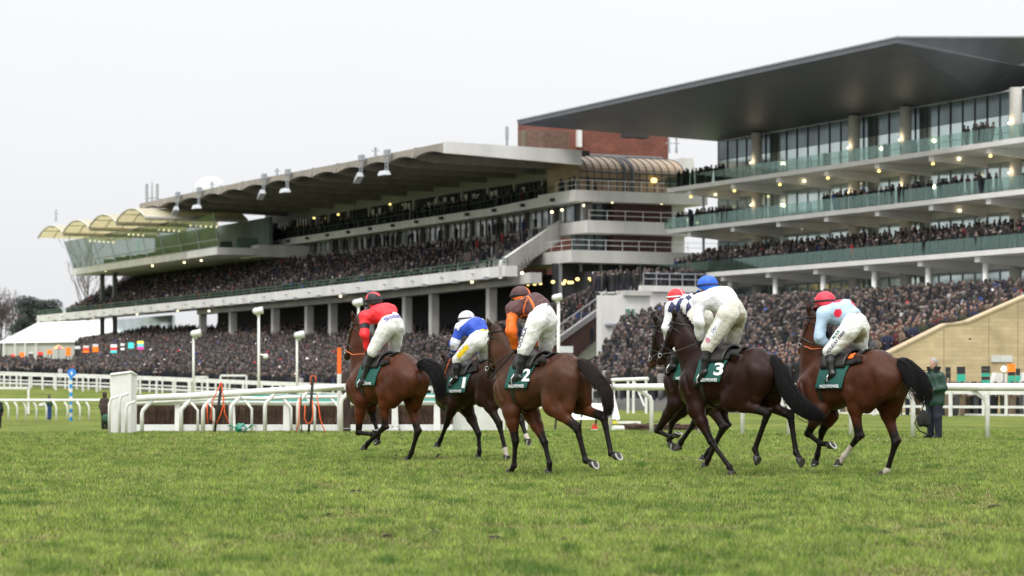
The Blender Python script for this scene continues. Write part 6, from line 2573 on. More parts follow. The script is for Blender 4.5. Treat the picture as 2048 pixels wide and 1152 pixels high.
    def curve(t):
        f = t * (n - 1)
        i = min(int(f), n - 2)
        u = f - i
        p0, p1, p2, p3 = pts[max(i - 1, 0)], pts[i], pts[i + 1], pts[min(i + 2, n - 1)]
        return .5 * ((2 * p1) + (-p0 + p2) * u + (2 * p0 - 5 * p1 + 4 * p2 - p3) * u * u + (-p0 + 3 * p1 - 3 * p2 + p3) * u ** 3)
    for i in range(620):
        a = rg.random() * 6.28
        rr0 = rg.random() ** .6
        endt = .55 + .45 * rg.random() ** .6
        st0 = 0 if rg.random() < .6 else .25 * rg.random()
        line, rads = [], []
        ph = rg.random() * 6.28
        ex = 1.0 + (.9 * rg.random() if rg.random() < .16 else 0)
        for j in range(9):
            t = st0 + (endt - st0) * j / 8
            w_ = np.interp(t, np.linspace(0, 1, len(wd)), wd) * rr0 * (ex if t > .5 else 1)
            tn = curve(min(t + .03, 1)) - curve(max(t - .03, 0))
            tn /= np.linalg.norm(tn) + 1e-9
            s1 = np.cross(tn, [0, 1, 0])
            s1 /= np.linalg.norm(s1) + 1e-9
            s2 = np.cross(tn, s1)
            p = curve(t) + (s1 * math.cos(a) + s2 * math.sin(a) * .7) * w_ + s1 * .012 * math.sin(ph + 7 * t)
            p[2] -= .02 * t * rg.random()
            line.append(p)
            rads.append(.0058 * (1 - .85 * (j / 8) ** 1.5))
        mb.tube(B.w(line), rads, 4, cap=False)
    for j in range(6):    # solid core near the dock
        pass
    mb.build("tail", mat("tail_hair_%d" % cfg['seed'], cfg.get('tailcol', (.006, .0055, .0055)), .6, var=.3, scale=30, spec=.15), root, smooth=True)

    # --- tack -----------------------------------------------------------
    def wrap(x, ang, out=.012, zc_=None):
        """point on the barrel at station x, angle from the top (positive = left)"""
        ca = np.array([x, 0, zw - .36 if zc_ is None else zc_])
        d = np.array([0, math.sin(ang), math.cos(ang)])
        hit = bvt.ray_cast(Vector(ca + d * .7), Vector(-d), 1.0)
        p = np.array(hit[0]) if hit[0] is not None else ca + d * .3
        if abs(ang) < 1.62:
            hit = bv.ray_cast(Vector(ca + d * .7), Vector(-d), 1.0)
            if hit[0] is not None and np.linalg.norm(np.array(hit[0]) - p) < .09:
                p = max((p, np.array(hit[0])), key=lambda q_: (q_ - ca) @ d)
        return p + d * out
    def hang(x, ang, out=.012):
        """like wrap, but past the widest line the cloth hangs straight down"""
        if abs(ang) <= 1.45:
            return wrap(x, ang, out)
        sg_ = 1 if ang > 0 else -1
        p = wrap(x, 1.45 * sg_, out)
        k_ = abs(ang) - 1.45
        return p + np.array([0, sg_ * .02 * min(k_ * 3, 1), -k_ * .33])
    def sheet_on(x0, x1, a0, a1, nx, na, out, th, name, m, parent, drop=0.0, outf=None):
        V, F = [], []
        na1, nx1 = na + 1, nx + 1
        for layer in (0, 1):
            for i in range(nx1):
                for j in range(na1):
                    s_, t_ = i / nx, j / na
                    x_ = x0 + (x1 - x0) * s_
                    an = a0 + (a1 - a0) * t_
                    oo = out if outf is None else outf(s_, t_)
                    V.append(hang(x_ - drop * abs(an), an, oo - (th if layer else 0)))
        N_ = nx1 * na1
        for i in range(nx):
            for j in range(na):
                a_ = i * na1 + j
                F.append((a_, a_ + 1, a_ + na1 + 1, a_ + na1))
                F.append((N_ + a_, N_ + a_ + na1, N_ + a_ + na1 + 1, N_ + a_ + 1))
        bd = [(i * na1, (i + 1) * na1) for i in range(nx)] + [((i + 1) * na1 + na, i * na1 + na) for i in range(nx)] + \
             [(j + 1, j) for j in range(na)] + [(nx * na1 + j, nx * na1 + j + 1) for j in range(na)]
        for a_, b_ in bd:
            F.append((a_, b_, N_ + b_, N_ + a_))
        V = np.array(V)
        return mesh_obj(name, B.w(V), F, m, parent, smooth=True), V, F
    cx0, cx1 = X(cfg.get('cloth', (.42, .86))[0]), X(cfg.get('cloth', (.42, .86))[1])
    amax = cfg.get('cloth_ang', 1.90)
    cl, CV, CF = sheet_on(cx0, cx1, -amax, amax, 14, 40, .020, .010, "saddle_cloth", M_CLOTH, root, cfg.get('cloth_drop', -.06))
    cb = bvh_of(CV, CF)
    def cloth_text(s, ang, xo, size, bold, nm, width=None):
        V, F = text_mesh(s, bold)
        xc = cx0 + (cx1 - cx0) * xo - cfg.get('cloth_drop', -.06) * ang
        sx = size if width is None else width / (V[:, 0].max() - V[:, 0].min())
        out = []
        for v in V:      # laid on the cloth: right runs towards the tail, up runs towards the spine
            a_ = ang - v[1] * size / .33
            out.append(hang(xc - v[0] * sx + .05 * v[1] * size, a_, .030))
        mesh_obj(nm, B.w(np.array(out)), F, M_WHITET, cl)
    if cfg.get('num'):
        cloth_text(cfg['num'], cfg.get('num_ang', 1.40), cfg.get('num_x', .13), .26, True, "cloth_number", .07 if cfg['num'] == '1' else .15)
    if cfg.get('word'):
        cloth_text(cfg['word'], amax - .09, .45, .058, True, "cloth_lettering", .34)
    # pad and saddle
    sheet_on(X(.36), X(.90), -.85, .85, 12, 18, .045, .02, "saddle_pad", M_PAD, root, .10)
    def prof(s_, t_):
        e = 1 - abs(2 * t_ - 1) ** 3
        return .05 + .035 * e * (1 + .9 * (2 * s_ - 1) ** 2)
    sheet_on(X(.52), X(.88), -1.0, 1.0, 12, 18, .07, .03, "saddle", M_LEATH, root, -.02, prof)
    if cfg.get('orange_roll'):
        sheet_on(X(.45), X(.52), .35, .62, 3, 6, .075, .03, "orange_strap", mat("orange_web", (.80, .16, .02), .6), root)
    # girth
    mb = MB()
    gx = X(.90)
    ring = [wrap(gx - .03 * 0, a_, .014) for a_ in np.linspace(-math.pi, math.pi, 41)[:-1]]
    ring = [r_ for r_ in ring]
    V, F = [], []
    for r_ in ring:
        for dx in (-.035, .035):
            V.append(r_ + np.array([dx, 0, 0]))
    for i in range(40):
        a_, b_ = 2 * i, 2 * ((i + 1) % 40)
        F.append((a_, b_, b_ + 1, a_ + 1))
    mesh_obj("girth", B.w(np.array(V)), F, M_LEATH if not cfg.get('girth_w') else mat("pale_web", (.3, .3, .27), .8), root, smooth=True)
    # bridle
    mb = MB()
    def hring(t, j0, r, tilt=0.0, n=22):
        out = []
        c = h(t, j0)
        for a_ in np.linspace(0, 2 * math.pi, n + 1):
            d = np.array([0, 1.0, 0]) * math.cos(a_) + (jaw + hd_ * tilt) / np.linalg.norm(jaw + hd_ * tilt) * math.sin(a_)
            hit = bv.ray_cast(Vector(c + d * .3), Vector(-d), .35)
            out.append((np.array(hit[0]) if hit[0] is not None else c + d * .08) + d * .006)
        return out
    mb.tube(B.w(hring(.62, .05, .08)), .012, 5)
    mb.tube(B.w(hring(.14, .03, .08, .0)), .010, 5)
    mb.tube(B.w(hring(.03, .06, .1, -.35)), .011, 5)
    mb.tube(B.w(hring(.80, .05, .06)), .008, 5)
    for s in (-1, 1):
        line = []
        for t in np.linspace(.05, .82, 9):
            c = h(t, .055)
            d = np.array([0, s, 0.])
            hit = bv.ray_cast(Vector(c + d * .3), Vector(-d), .35)
            line.append((np.array(hit[0]) if hit[0] is not None else c + d * .07) + d * .007)
        mb.tube(B.w(line), .011, 5)
        mb.mi(1).tube(B.w([line[-1] + hd_ * .03 * math.cos(a_) + jaw * .03 * math.sin(a_) + np.array([0, s * .01, 0]) for a_ in np.linspace(0, 6.283, 13)]), .006, 5)
        mb.mi(0)
    br = mb.build("bridle", [M_LEATH, M_STEEL], root)
    if cfg.get('sheepskin'):
        mb = MB()
        mb.tube(B.w(hring(.55, .05, .08)), .03, 7)
        mb.build("noseband", M_CURT, root, smooth=True)
    return dict(B=B, X=X, zw=zw, zt=zt, zc=zc, root=root, h=h, bit=[h(.80, .055, s * .07) for s in (-1, 1)], wit=W, tai=T, bv=bv, wrap=wrap, V=V)
# ------------------------------------------------------------------ the jockeys
M_SKINJ = mat("jockey_skin", (.45, .25, .19), .55, var=.08, scale=20)
M_BREECH = mat("white_breeches", (.74, .74, .71), .72, var=.07, scale=5, bump=.9, bscale=14)
M_BREECH2 = mat("cream_breeches", (.58, .565, .49), .72, var=.08, scale=5, bump=.9, bscale=14)
M_GLOVE = mat("dark_glove", (.014, .014, .018), .7, var=.1)
M_MUD = mat("muddy_patch", (.33, .29, .19), .9, var=.25, scale=14)

def classify_mesh(V, F, fn):
    c = V[F].mean(1)
    return fn(c)

def field_obj(name, fd, mats, parent, B, fn=None, smooth=True):
    V, F = fd.mesh()
    mi = None if fn is None else fn(V[F].mean(1)).astype(np.int32)
    o = quads_obj(name, B.w(V), F, mats, parent, mi, smooth)
    return o, V, F

def hand_field(fd, wrist, fwd, down, s):
    """fist round a rein: palm, four curled fingers of different length, thumb on top"""
    fwd = fwd / np.linalg.norm(fwd)
    down = down - fwd * (down @ fwd)
    down /= np.linalg.norm(down)
    side = np.cross(fwd, down) * s
    c = wrist + fwd * .05
    fd.cone(wrist, c + fwd * .03, .030, .036, .015)
    fd.cone(c + down * -.025 + fwd * .02, c + down * .03 + fwd * .02, .028, .026, .012)
    for i, ln in enumerate((.030, .034, .031, .024)):
        b = c + fwd * .045 + down * (-.032 + .021 * i)
        k1 = b + fwd * ln * .7 + side * .010
        k2 = k1 + side * ln * .9 - fwd * .012
        k3 = k2 - fwd * ln * .8
        fd.chain([b, k1, k2, k3], [.0115, .0110, .010, .009], .004)
    t0 = c - down * .030 + side * .012
    fd.chain([t0, t0 + fwd * .03 + side * .018 - down * .010, t0 + fwd * .055 + side * .030 - down * .002], [.013, .0115, .0095], .006)

def make_jockey(cfg, H):
    B = H['B']
    P = lambda k, l: B.px(*cfg[k], l)
    hel = P('helmet', cfg.get('hy', 0))
    shL = P('shL', .185)
    shR = shL * [1, -1, 1] if 'shR' not in cfg else P('shR', -.185)
    pel = P('pelvis', 0)
    hipL = P('hipL', .105)
    hipR = hipL * [1, -1, 1]
    knL = P('kneeL', .235)
    knR = knL * [1, -1, 1] if 'kneeR' not in cfg else P('kneeR', -.215)
    anL = P('ankL', .275)
    anR = anL * [1, -1, 1]
    toL = P('toeL', .265)
    toR = toL * [1, -1, 1]
    elL = P('elbL', cfg.get('el_lat', .28))
    elR = elL * [1, -1, 1] if 'elbR' not in cfg else P('elbR', -.26)
    wrL = P('wrL', .12)
    wrR = wrL * [1, -1, 1] if 'wrR' not in cfg else P('wrR', -.10)
    # keep limbs human in length
    def limit(a, b, L):
        d = b - a
        n = np.linalg.norm(d)
        return a + d / n * min(n, L)
    shc = (shL + shR) / 2
    if cfg.get('fix', True):
        elL, elR = limit(shL, elL, .31), limit(shR, elR, .31)
        wrL, wrR = limit(elL, wrL, .27), limit(elR, wrR, .27)
    mid = lerp(pel, shc, .5) + np.array([0, 0, .055])
    pts = [hel, shL, pel, hipL, knL, anL, toL, elL, wrL, knR, anR, elR, wrR, shR]
    lo = np.min(pts, 0) - .28
    hi = np.max(pts, 0) + .28
    h = .0125
    org = B.w([[pel[0], 0, 0]])[0]
    root = thing("person", cfg['label'], "jockey", (org[0], org[1], B.w([hipL])[0][2] * 0 + min(toL[2], toR[2])), "jockeys riding in the race")
    # the body: one continuous surface from head to feet
    up = shc - pel
    up /= np.linalg.norm(up)
    nk = shc + up * .02
    hc = hel - np.array([.005, 0, .035])
    fdir = np.array(cfg.get('look', (1, 0, -.25)), float)
    fdir /= np.linalg.norm(fdir)
    bd = Field(lo, hi, h)
    def torso(fd, e=0.0, k=.05, low=True):
        fd.cone(lerp(pel, mid, .0 if low else .35), mid, .118 + e, .125 + e, k, (1, .86, 1))
        fd.cone(mid, shc - up * .05, .128 + e, .125 + e, k, (1, .78, 1))
        fd.cone(shL * [1, .85, 1], shR * [1, .85, 1], .078 + e, .078 + e, k)
        return fd
    def arm(fd, s, e=0.0, k=.03, to=1.0):
        a, b, c = (shL, elL, wrL) if s > 0 else (shR, elR, wrR)
        fd.cone(a, b, .066 + e, .050 + e, k)
        fd.cone(b, lerp(b, c, to), .050 + e, .034 + e, k)
        return fd
    def leg(fd, s, e=0.0, k=.04, to=1.0):
        a, b, c = (hipL, knL, anL) if s > 0 else (hipR, knR, anR)
        fd.cone(a, b, .116 + e * 1.7, .074 + e * 1.3, k)
        if to > 0:
            fd.cone(b, lerp(b, c, to * .45), .068 + e, .058 + e, k)
            if to > .45:
                fd.cone(lerp(b, c, .45), lerp(b, c, to), .058 + e, .042 + e, k)
        return fd
    back = -(np.array([up[0], 0, up[2]]))
    def seat(fd, e=0.0, k=.05):
        for a in (hipL, hipR):
            fd.ell(lerp(a, pel, .30) + np.array([-.035, 0, -.015]), np.array([.125, .115, .135]) + e, k)
        fd.ell(pel + np.array([.0, 0, -.02]), np.array([.13, .165, .12]) + e, k)
        return fd
    torso(bd, -.012)
    seat(bd, -.012)
    for s in (-1, 1):
        arm(bd, s, -.012)
        leg(bd, s, -.012)
        an, to = (anL, toL) if s > 0 else (anR, toR)
        bd.cone(an, to, .036, .030, .02)
    bd.cone(nk - up * .04, hc - fdir * .02, .058, .062, .03)
    bd.ell(hc, (.098, .076, .098), .03)
    fu = np.array([0, 0, 1.0]) - fdir * fdir[2]
    fu /= np.linalg.norm(fu)
    bd.ell(hc + fdir * .045 - fu * .045, (.062, .052, .062), .03)       # jaw
    bd.cone(hc + fdir * .098 + fu * .005, hc + fdir * .118 - fu * .025, .010, .016, .012)   # nose
    bd.cone(hc + fdir * .095 - fu * .055 + [0, .02, 0], hc + fdir * .095 - fu * .055 - [0, .02, 0], .010, .010, .01)  # mouth
    for s in (-1, 1):
        bd.ell(hc + np.array([0, s * .078, 0]) - fdir * .005 - fu * .01, (.022, .010, .030), .008)
    field_obj("body", bd, [M_SKINJ], root, B)
    for s in (-1, 1):
        mb = MB()
        mb.ball(B.w([hc + fdir * .088 + np.array([0, s * .032, 0]) + fu * .012])[0], .011, 6, 5)
        mb.build("eye", M_EYE, root)
    # breeches
    fb = Field(lo, hi, h)
    seat(fb, .012)
    fb.cone(pel, lerp(pel, mid, .32), .125, .125, .05, (1, .84, 1))
    for s in (-1, 1):
        leg(fb, s, .012, .045, .0)
        a, b, c = (hipL, knL, anL) if s > 0 else (hipR, knR, anR)
        fb.cone(b, lerp(b, c, .10), .078, .064, .03)
        # loose folds behind the thigh
        fb.cone(lerp(a, b, .1) - [.03, 0, .04], lerp(a, b, .75) - [.03, 0, .03], .085, .055, .05)
    fb.noise(.0062, 34, cfg['seed'])
    fb.noise(.0030, 70, cfg['seed'] + 3)
    mud = cfg.get('mud', False)
    def bf(c):
        o = np.zeros(len(c))
        if mud:
            cr = pel + np.array([-.06, 0, -.20])
            d = np.linalg.norm((c - cr) * [.7, 1.1, .8], axis=1) + .05 * (vnoise(c[:, 1] * 30, c[:, 2] * 30, 2) - .5)
            o[d < .115] = 1
        return o
    bro, BV, BF = field_obj("breeches", fb, [cfg.get('breech', M_BREECH), M_MUD], root, B, bf)
    bb = bvh_of(BV, BF)
    # silks
    fs_ = Field(lo, hi, h)
    torso(fs_, .034, .05, False)
    fs_.cone(nk - up * .02, hc - fdir * .035 - np.array([0, 0, .045]), .082, .078, .03)
    for s in (-1, 1):
        arm(fs_, s, .020, .04, .93)
        fs_.cone(lerp(shL if s > 0 else shR, mid, .1), lerp(shL if s > 0 else shR, mid, .75), .085, .10, .05)
    fs_.noise(.0085, 28, cfg['seed'] + 50)
    fs_.noise(.0035, 62, cfg['seed'] + 53)
    L_up = np.linalg.norm(shc - pel)
    ctx = dict(pel=pel, shc=shc, up=up, shL=shL, shR=shR, elL=elL, elR=elR, wrL=wrL, wrR=wrR, L=L_up, mid=mid)
    def sf(c):
        dA = np.minimum(seg_dist(c, shL, elL), seg_dist(c, elL, wrL))
        dB = np.minimum(seg_dist(c, shR, elR), seg_dist(c, elR, wrR))
        arml = (np.minimum(dA, dB) < .085) & (np.abs(c[:, 1]) > .13)
        tl = np.where(dA < dB, np.where(seg_dist(c, shL, elL) < seg_dist(c, elL, wrL), np.linalg.norm(c - shL, axis=1), .31 + np.linalg.norm(c - elL, axis=1)),
                      np.where(seg_dist(c, shR, elR) < seg_dist(c, elR, wrR), np.linalg.norm(c - shR, axis=1), .31 + np.linalg.norm(c - elR, axis=1)))
        tb = (c - pel) @ up / L_up
        return cfg['silk_fn'](c, arml, tl, tb, ctx)
    sil, SV, SF = field_obj("silks", fs_, cfg['silks'], root, B, sf)
    # boots
    for s in (-1, 1):
        kn, an, to = (knL, anL, toL) if s > 0 else (knR, anR, toR)
        f1 = Field(np.min([kn, an, to], 0) - .15, np.max([kn, an, to], 0) + .15, .0105)
        f1.cone(lerp(kn, an, .08), lerp(kn, an, .45), .070, .064, .02)
        f1.cone(lerp(kn, an, .45), an, .064, .046, .02)
        f1.cone(an, to, .046, .034, .03)
        heel = an - (to - an) * .35 + np.array([0, 0, -.035])
        f1.cone(an, heel, .045, .034, .02)
        f1.clip(lerp(kn, an, .07), kn - an)
        field_obj("boot", f1, [M_BOOT], root, B)
        # stirrup iron and leather
        mb = MB()
        m0 = lerp(an, to, .55) + np.array([0, 0, -.04])
        for dy in (-.055, .055):
            mb.tube(B.w([m0 + [0, dy, 0], m0 + [0, dy, .06], m0 + [0, 0, .12]]), .008, 5)
        mb.tube(B.w([m0 + [0, -.055, 0], m0 + [0, .055, 0]]), .011, 5)
        mb.mi(1).tube(B.w([m0 + [0, 0, .12], lerp(m0, kn, .5) + [0, -s * .04, .1], np.array([H['X'](.74), s * .16, H['zw'] - .02])]), .010, 5)
        mb.build("stirrup", [M_STEEL, M_LEATH], root)
    # gloved hands closed on the reins
    bits = H['bit']
    for s, wr in ((1, wrL), (-1, wrR)):
        el = elL if s > 0 else elR
        f2 = Field(wr - .2, wr + .2, .0062)
        f2.cone(lerp(el, wr, .92), wr, .040, .034, .01)
        hand_field(f2, wr, lerp(wr - el, np.array([.3, 0, .0]), .3), np.array([0, 0, -1.0]), -s)
        field_obj("glove", f2, [cfg.get('glove', M_GLOVE)], root, B)
        mb = MB()
        hp = wr + (wr - el) / np.linalg.norm(wr - el) * .07
        bt = bits[0 if s < 0 else 1]
        mid_ = lerp(hp, bt, .5) + np.array([0, s * .10, -.04])
        mb.tube(B.w([hp + [-.02, 0, -.06], hp, lerp(hp, mid_, .5) + [0, s * .02, 0], mid_, bt]), .009, 5)
        mb.build("rein", cfg.get('rein', M_LEATH), H['root'])
    # helmet with its silk cap, peak and goggle band
    fh = Field(hel - .25, hel + .25, .0105)
    M3 = np.stack([fdir, np.cross(fu, fdir), fu])
    fh.ell(hel + fu * .01, (.150, .126, .128), .02, M3)
    fh.ell(hel + fu * .075, (.022, .022, .02), .03)
    fh.ell(hel - fu * .05 - fdir * .035, (.115, .108, .09), .03, M3)
    fh.clip(hel - fu * .066, -fu + fdir * .55)
    fh.noise(.0022, 40, cfg['seed'] + 9)
    def hf(c):
        q = (c - hel) @ M3.T
        return cfg['cap_fn'](q)
    field_obj("helmet", fh, cfg['cap'], root, B, hf)
    mb = MB()
    pk = []
    for a in np.linspace(-1.1, 1.1, 9):
        e = hel + (fdir * math.cos(a) * .145 + np.cross(fu, fdir) * math.sin(a) * .122) - fu * .03
        pk.append(e)
    V = []
    for i, e in enumerate(pk):
        a = -1.1 + 2.2 * i / 8
        V += [e, e + (fdir * math.cos(a) * .055 - fu * .02), e - fu * .012]
    F = []
    for i in range(8):
        a, b = 3 * i, 3 * (i + 1)
        F += [(a, b, b + 1, a + 1), (a + 1, b + 1, b + 2, a + 2), (a + 2, b + 2, b, a)]
    mesh_obj("helmet_peak", B.w(np.array(V)), F, cfg['cap'][cfg.get('peak_i', 0)], root)
    mb = MB()
    ring = [hel + (fdir * math.cos(a) * .156 + np.cross(fu, fdir) * math.sin(a) * .132) + fu * (.005 + .03 * math.cos(a)) for a in np.linspace(0, 2 * math.pi, 25)]
    mb.tube(B.w(ring), .009, 5, flat=1.5)
    mb.build("goggle_band", cfg.get('band', M_GLOVE), root, smooth=True)
    # chin strap
    mb = MB()
    mb.tube(B.w([hel + np.cross(fu, fdir) * .10 - fu * .04, hc + np.cross(fu, fdir) * .07 - fu * .085 + fdir * .04, hc - fu * .115 + fdir * .05,
                 hc - np.cross(fu, fdir) * .07 - fu * .085 + fdir * .04, hel - np.cross(fu, fdir) * .10 - fu * .04]), .006, 5)
    mb.build("chin_strap", M_GLOVE, root)
    # lettering on the breeches
    for (nm, s, kind, size, m, args) in cfg.get('prints', []):
        if kind == 'seat':
            c = lerp(pel, mid, .12) + np.array([-.09, 0, .03])
            nrm = np.array([-.75, .12, .66])
            rt = np.array([.10, -1.0, 0])
            upv = np.cross(nrm / np.linalg.norm(nrm), rt / np.linalg.norm(rt))
            off = args or (0, 0)
            c = c + rt / np.linalg.norm(rt) * off[0] + upv * off[1]
            print_on(nm, s, bb, c, rt, upv, size, m, bro, B, .009, True)
        else:   # along the outer left thigh, reading down towards the hip
            t, sh, flip = args
            c = lerp(hipL, knL, t) + np.array([0, .10, 0])
            ax_ = (knL - hipL) / np.linalg.norm(knL - hipL)
            nrm = np.array([-.25, 1.0, .15])
            nrm = nrm - ax_ * (nrm @ ax_)
            nrm /= np.linalg.norm(nrm)
            rt = -ax_ if flip else ax_
            upv = np.cross(nrm, rt)
            print_on(nm, s, bb, c + upv * sh, rt, upv, size, m, bro, B, .005, True)
    for (nm, kind, shape, m, args) in cfg.get('patches', []):
        if kind == 'seat':
            c = lerp(pel, mid, .12) + np.array([-.09, 0, .03])
            nrm = np.array([-.75, .12, .66])
            rt = np.array([.10, -1.0, 0])
        else:
            c = lerp(hipL, knL, args[0]) + np.array([0, .10, 0])
            rt = (knL - hipL) / np.linalg.norm(knL - hipL)
            nrm = np.array([-.25, 1.0, .15])
            nrm = nrm - rt * (nrm @ rt)
        nrm /= np.linalg.norm(nrm)
        rt = rt / np.linalg.norm(rt)
        upv = np.cross(nrm, rt)
        V, F = [], []
        if shape == 'rect':
            w_, h_ = args[1], args[2]
            nx, ny = 10, 4
            for i in range(nx + 1):
                for j in range(ny + 1):
                    V.append(c + rt * w_ * (i / nx - .5) + upv * (h_ * (j / ny - .5) + args[3]))
            for i in range(nx):
                for j in range(ny):
                    a = i * (ny + 1) + j
                    F.append((a, a + ny + 1, a + ny + 2, a + 1))
        else:
            n = 20
            for i in range(n):
                a = 2 * math.pi * i / n
                for r_ in (args[1], args[1] * .72):
                    V.append(c + rt * r_ * math.cos(a) + upv * (r_ * math.sin(a) + args[3]))
            for i in range(n):
                a, b = 2 * i, 2 * ((i + 1) % n)
                F.append((a, b, b + 1, a + 1))
        out = []
        for p in V:
            hit = bb.ray_cast(Vector(p + nrm * .25), Vector(-nrm), .6)
            out.append(np.array(hit[0]) + nrm * .0035 if hit[0] is not None else p)
        mesh_obj(nm, B.w(np.array(out)), F, m, bro)
    # whip carried down the shoulder
    if cfg.get('whip'):
        (x0, y0, l0), (x1, y1, l1) = cfg['whip']
        mb = MB()
        mb.tube(B.w([B.px(x0, y0, l0), B.px(x1, y1, l1)]), [.012, .016], 6)
        tag(mb.build("whip", M_LEATH), cfg['whip_label'], "whip")
    return root
# ------------------------------------------------------------------ six horses and their riders
DKB, BLKP = (.030, .016, .011), (.009, .007, .006)
RED_, NAVY = (.72, .02, .025), (.012, .016, .06)
HORSES = {
 'A': dict(a=44, contact=('RH', 817, 922), seed=1, base=(.080, .028, .013), red=(.095, .026, .009), points=BLKP,
   label="bay racehorse ridden by the red-jacketed jockey, leftmost of the field",
   poll=(712, 642), muz=(690, 713), wit=(737, 710), croup=(805, 706), tail=(829, 728),
   LF=[(722, 800), (717, 865), (744, 869), (752, 860)], RF=[(735, 805), (747, 838), (757, 868), (755, 886)],
   LH=[(751, 776), (769, 854), (736, 886), (728, 899)], RH=[(818, 785), (835, 865), (823, 905), (815, 922)],
   tailpath=[(852, 729, .02), (872, 745, .03), (880, 772, .04), (882, 800, .05)], tailw=[.05, .10, .13, .13, .08],
   cloth=(.44, .92), num=None, word="PADDYPOWER", shoes={'LH': 0}),
 'B': dict(a=44, contact=('RF', 958, 918), seed=2, base=(.027, .013, .0085), red=(.020, .009, .006), points=BLKP,
   label="dark brown racehorse with saddle number 1, partly behind the horse numbered 2",
   poll=(895, 722), muz=(894, 788), wit=(914, 726), croup=(985, 718), tail=(1003, 734),
   LF=[(908, 806), (893, 849), (881, 880), (875, 893)], RF=[(961, 819), (957, 867), (959, 902), (957, 918)],
   LH=[(968, 792), (999, 851), (1010, 898), (1015, 918)], RH=[(1000, 795), (1043, 842), (1052, 872), (1058, 884)],
   socks={'LH': .92, 'RH': .88},
   tailpath=[(1022, 745, 0), (1030, 775, 0), (1028, 805, 0)], tailw=[.04, .07, .08, .05],
   cloth=(.40, .90), num="1", word="PADDYPOWER", num_ang=1.40),
 'C': dict(a=44, contact=('RF', 1099, 950), seed=3, base=(.074, .034, .019), red=(.095, .029, .010), points=BLKP,
   label="brown bay racehorse with saddle number 2 in the middle of the picture",
   poll=(987, 660), muz=(974, 752), wit=(1040, 704), croup=(1115, 709), tail=(1148, 719),
   LF=[(1022, 825), (1031, 882), (1028, 932), (1017, 949)], RF=[(1085, 830), (1089, 885), (1099, 927), (1098, 950)],
   LH=[(1104, 810), (1155, 859), (1171, 921), (1190, 928)], RH=[(1130, 800), (1208, 837), (1222, 907), (1237, 911)],
   tailpath=[(1172, 733, .03), (1192, 757, .05), (1212, 783, .06), (1216, 815, .06), (1214, 834, .06)], tailw=[.05, .085, .10, .10, .08, .04],
   cloth=(.46, .92), num="2", word="PADDYPOWER", clip_patch=True, num_ang=1.36, ears='x', mane=.07, tailcol=(.018, .013, .011)),
 'D': dict(a=50, contact=('LF', 1467, 951), seed=4, base=(.021, .0085, .0055), red=(.026, .0085, .005), points=BLKP,
   label="dark brown racehorse with saddle number 3 and a long black tail",
   poll=(1353, 640), muz=(1314, 722), wit=(1412, 692), croup=(1500, 699), tail=(1533, 711),
   LF=[(1392, 820), (1422, 883), (1459, 934), (1467, 951)], RF=[(1400, 810), (1389, 846), (1362, 884), (1357, 898)],
   LH=[(1457, 801), (1535, 827), (1510, 898), (1516, 921)], RH=[(1510, 795), (1581, 833), (1592, 905), (1604, 924)],
   shoes={'LH': 0, 'RH': 0, 'LF': 0, 'RF': 0},
   tailpath=[(1553, 732, .02), (1573, 775, .03), (1602, 812, .04), (1632, 829, .04), (1652, 836, .04)], tailw=[.05, .10, .12, .12, .10, .04],
   cloth=(.44, .90), num="3", word="PADDYPOWER", num_ang=1.36, mane=.13, muzzle=(.03, .018, .012)),
 'E': dict(a=46, contact=('LH', 1410, 935), seed=5, base=(.019, .009, .007), red=(.020, .008, .006), points=BLKP,
   label="dark racehorse on the far side of number 3, its head just ahead",
   poll=(1317, 648), muz=(1298, 730), wit=(1374, 694), croup=(1442, 700), tail=(1467, 714),
   LF=[(1332, 808), (1315, 861), (1342, 875), (1356, 866)], RF=[(1350, 810), (1344, 845), (1338, 880), (1346, 893)],
   LH=[(1410, 796), (1446, 856), (1417, 918), (1409, 936)], RH=[(1415, 800), (1452, 852), (1418, 902), (1406, 919)],
   tailpath=[(1480, 735, 0), (1486, 770, 0), (1484, 800, 0)], tailw=[.04, .07, .07, .04],
   cloth=(.46, .92), num=None, word="PADDYPOWER", blaze=True, muzzle=(.07, .035, .022)),
 'F': dict(a=47, contact=('RH', 1763, 953), seed=6, base=(.066, .024, .012), red=(.066, .020, .008), points=BLKP,
   label="bay racehorse with two white hind feet, rightmost of the field",
   poll=(1623, 629), muz=(1597, 700), wit=(1648, 704), croup=(1757, 699), tail=(1786, 719),
   LF=[(1640, 822), (1616, 867), (1640, 887), (1665, 889)], RF=[(1660, 830), (1644, 864), (1635, 909), (1631, 929)],
   LH=[(1697, 786), (1717, 873), (1689, 911), (1677, 930)], RH=[(1770, 800), (1791, 886), (1775, 940), (1762, 953)],
   socks={'LH': .45, 'RH': .90},
   tailpath=[(1810, 735, .02), (1832, 758, .03), (1848, 785, .04), (1850, 812, .04)], tailw=[.06, .12, .15, .14, .06],
   cloth=(.44, .86), num=None, word="PADDYPOWER", orange_roll=True, muzzle=(.09, .045, .03)),
}
M_RED = mat("red_silk", (.88, .02, .032), .55, var=.06, scale=6, bump=.8, bscale=15)
M_BLKS = mat("black_silk", (.015, .014, .018), .6, var=.1)
M_BLUE = mat("royal_blue_silk", (.02, .075, .50), .55, var=.06, scale=6, bump=.8, bscale=15)
M_WHS = mat("white_silk", (.74, .74, .77), .55, var=.05, scale=6, bump=.8, bscale=15)
M_ORG = mat("orange_silk", (.86, .155, .008), .55, var=.07, scale=6, bump=.6, bscale=24)
M_CHOC = mat("chocolate_silk", (.075, .022, .022), .55, var=.08, scale=6, bump=.7, bscale=15)
M_LBL = mat("light_blue_silk", (.40, .54, .70), .55, var=.05, scale=6, bump=.8, bscale=15)
M_NAVY = mat("navy_silk", (.018, .024, .085), .55, var=.08)
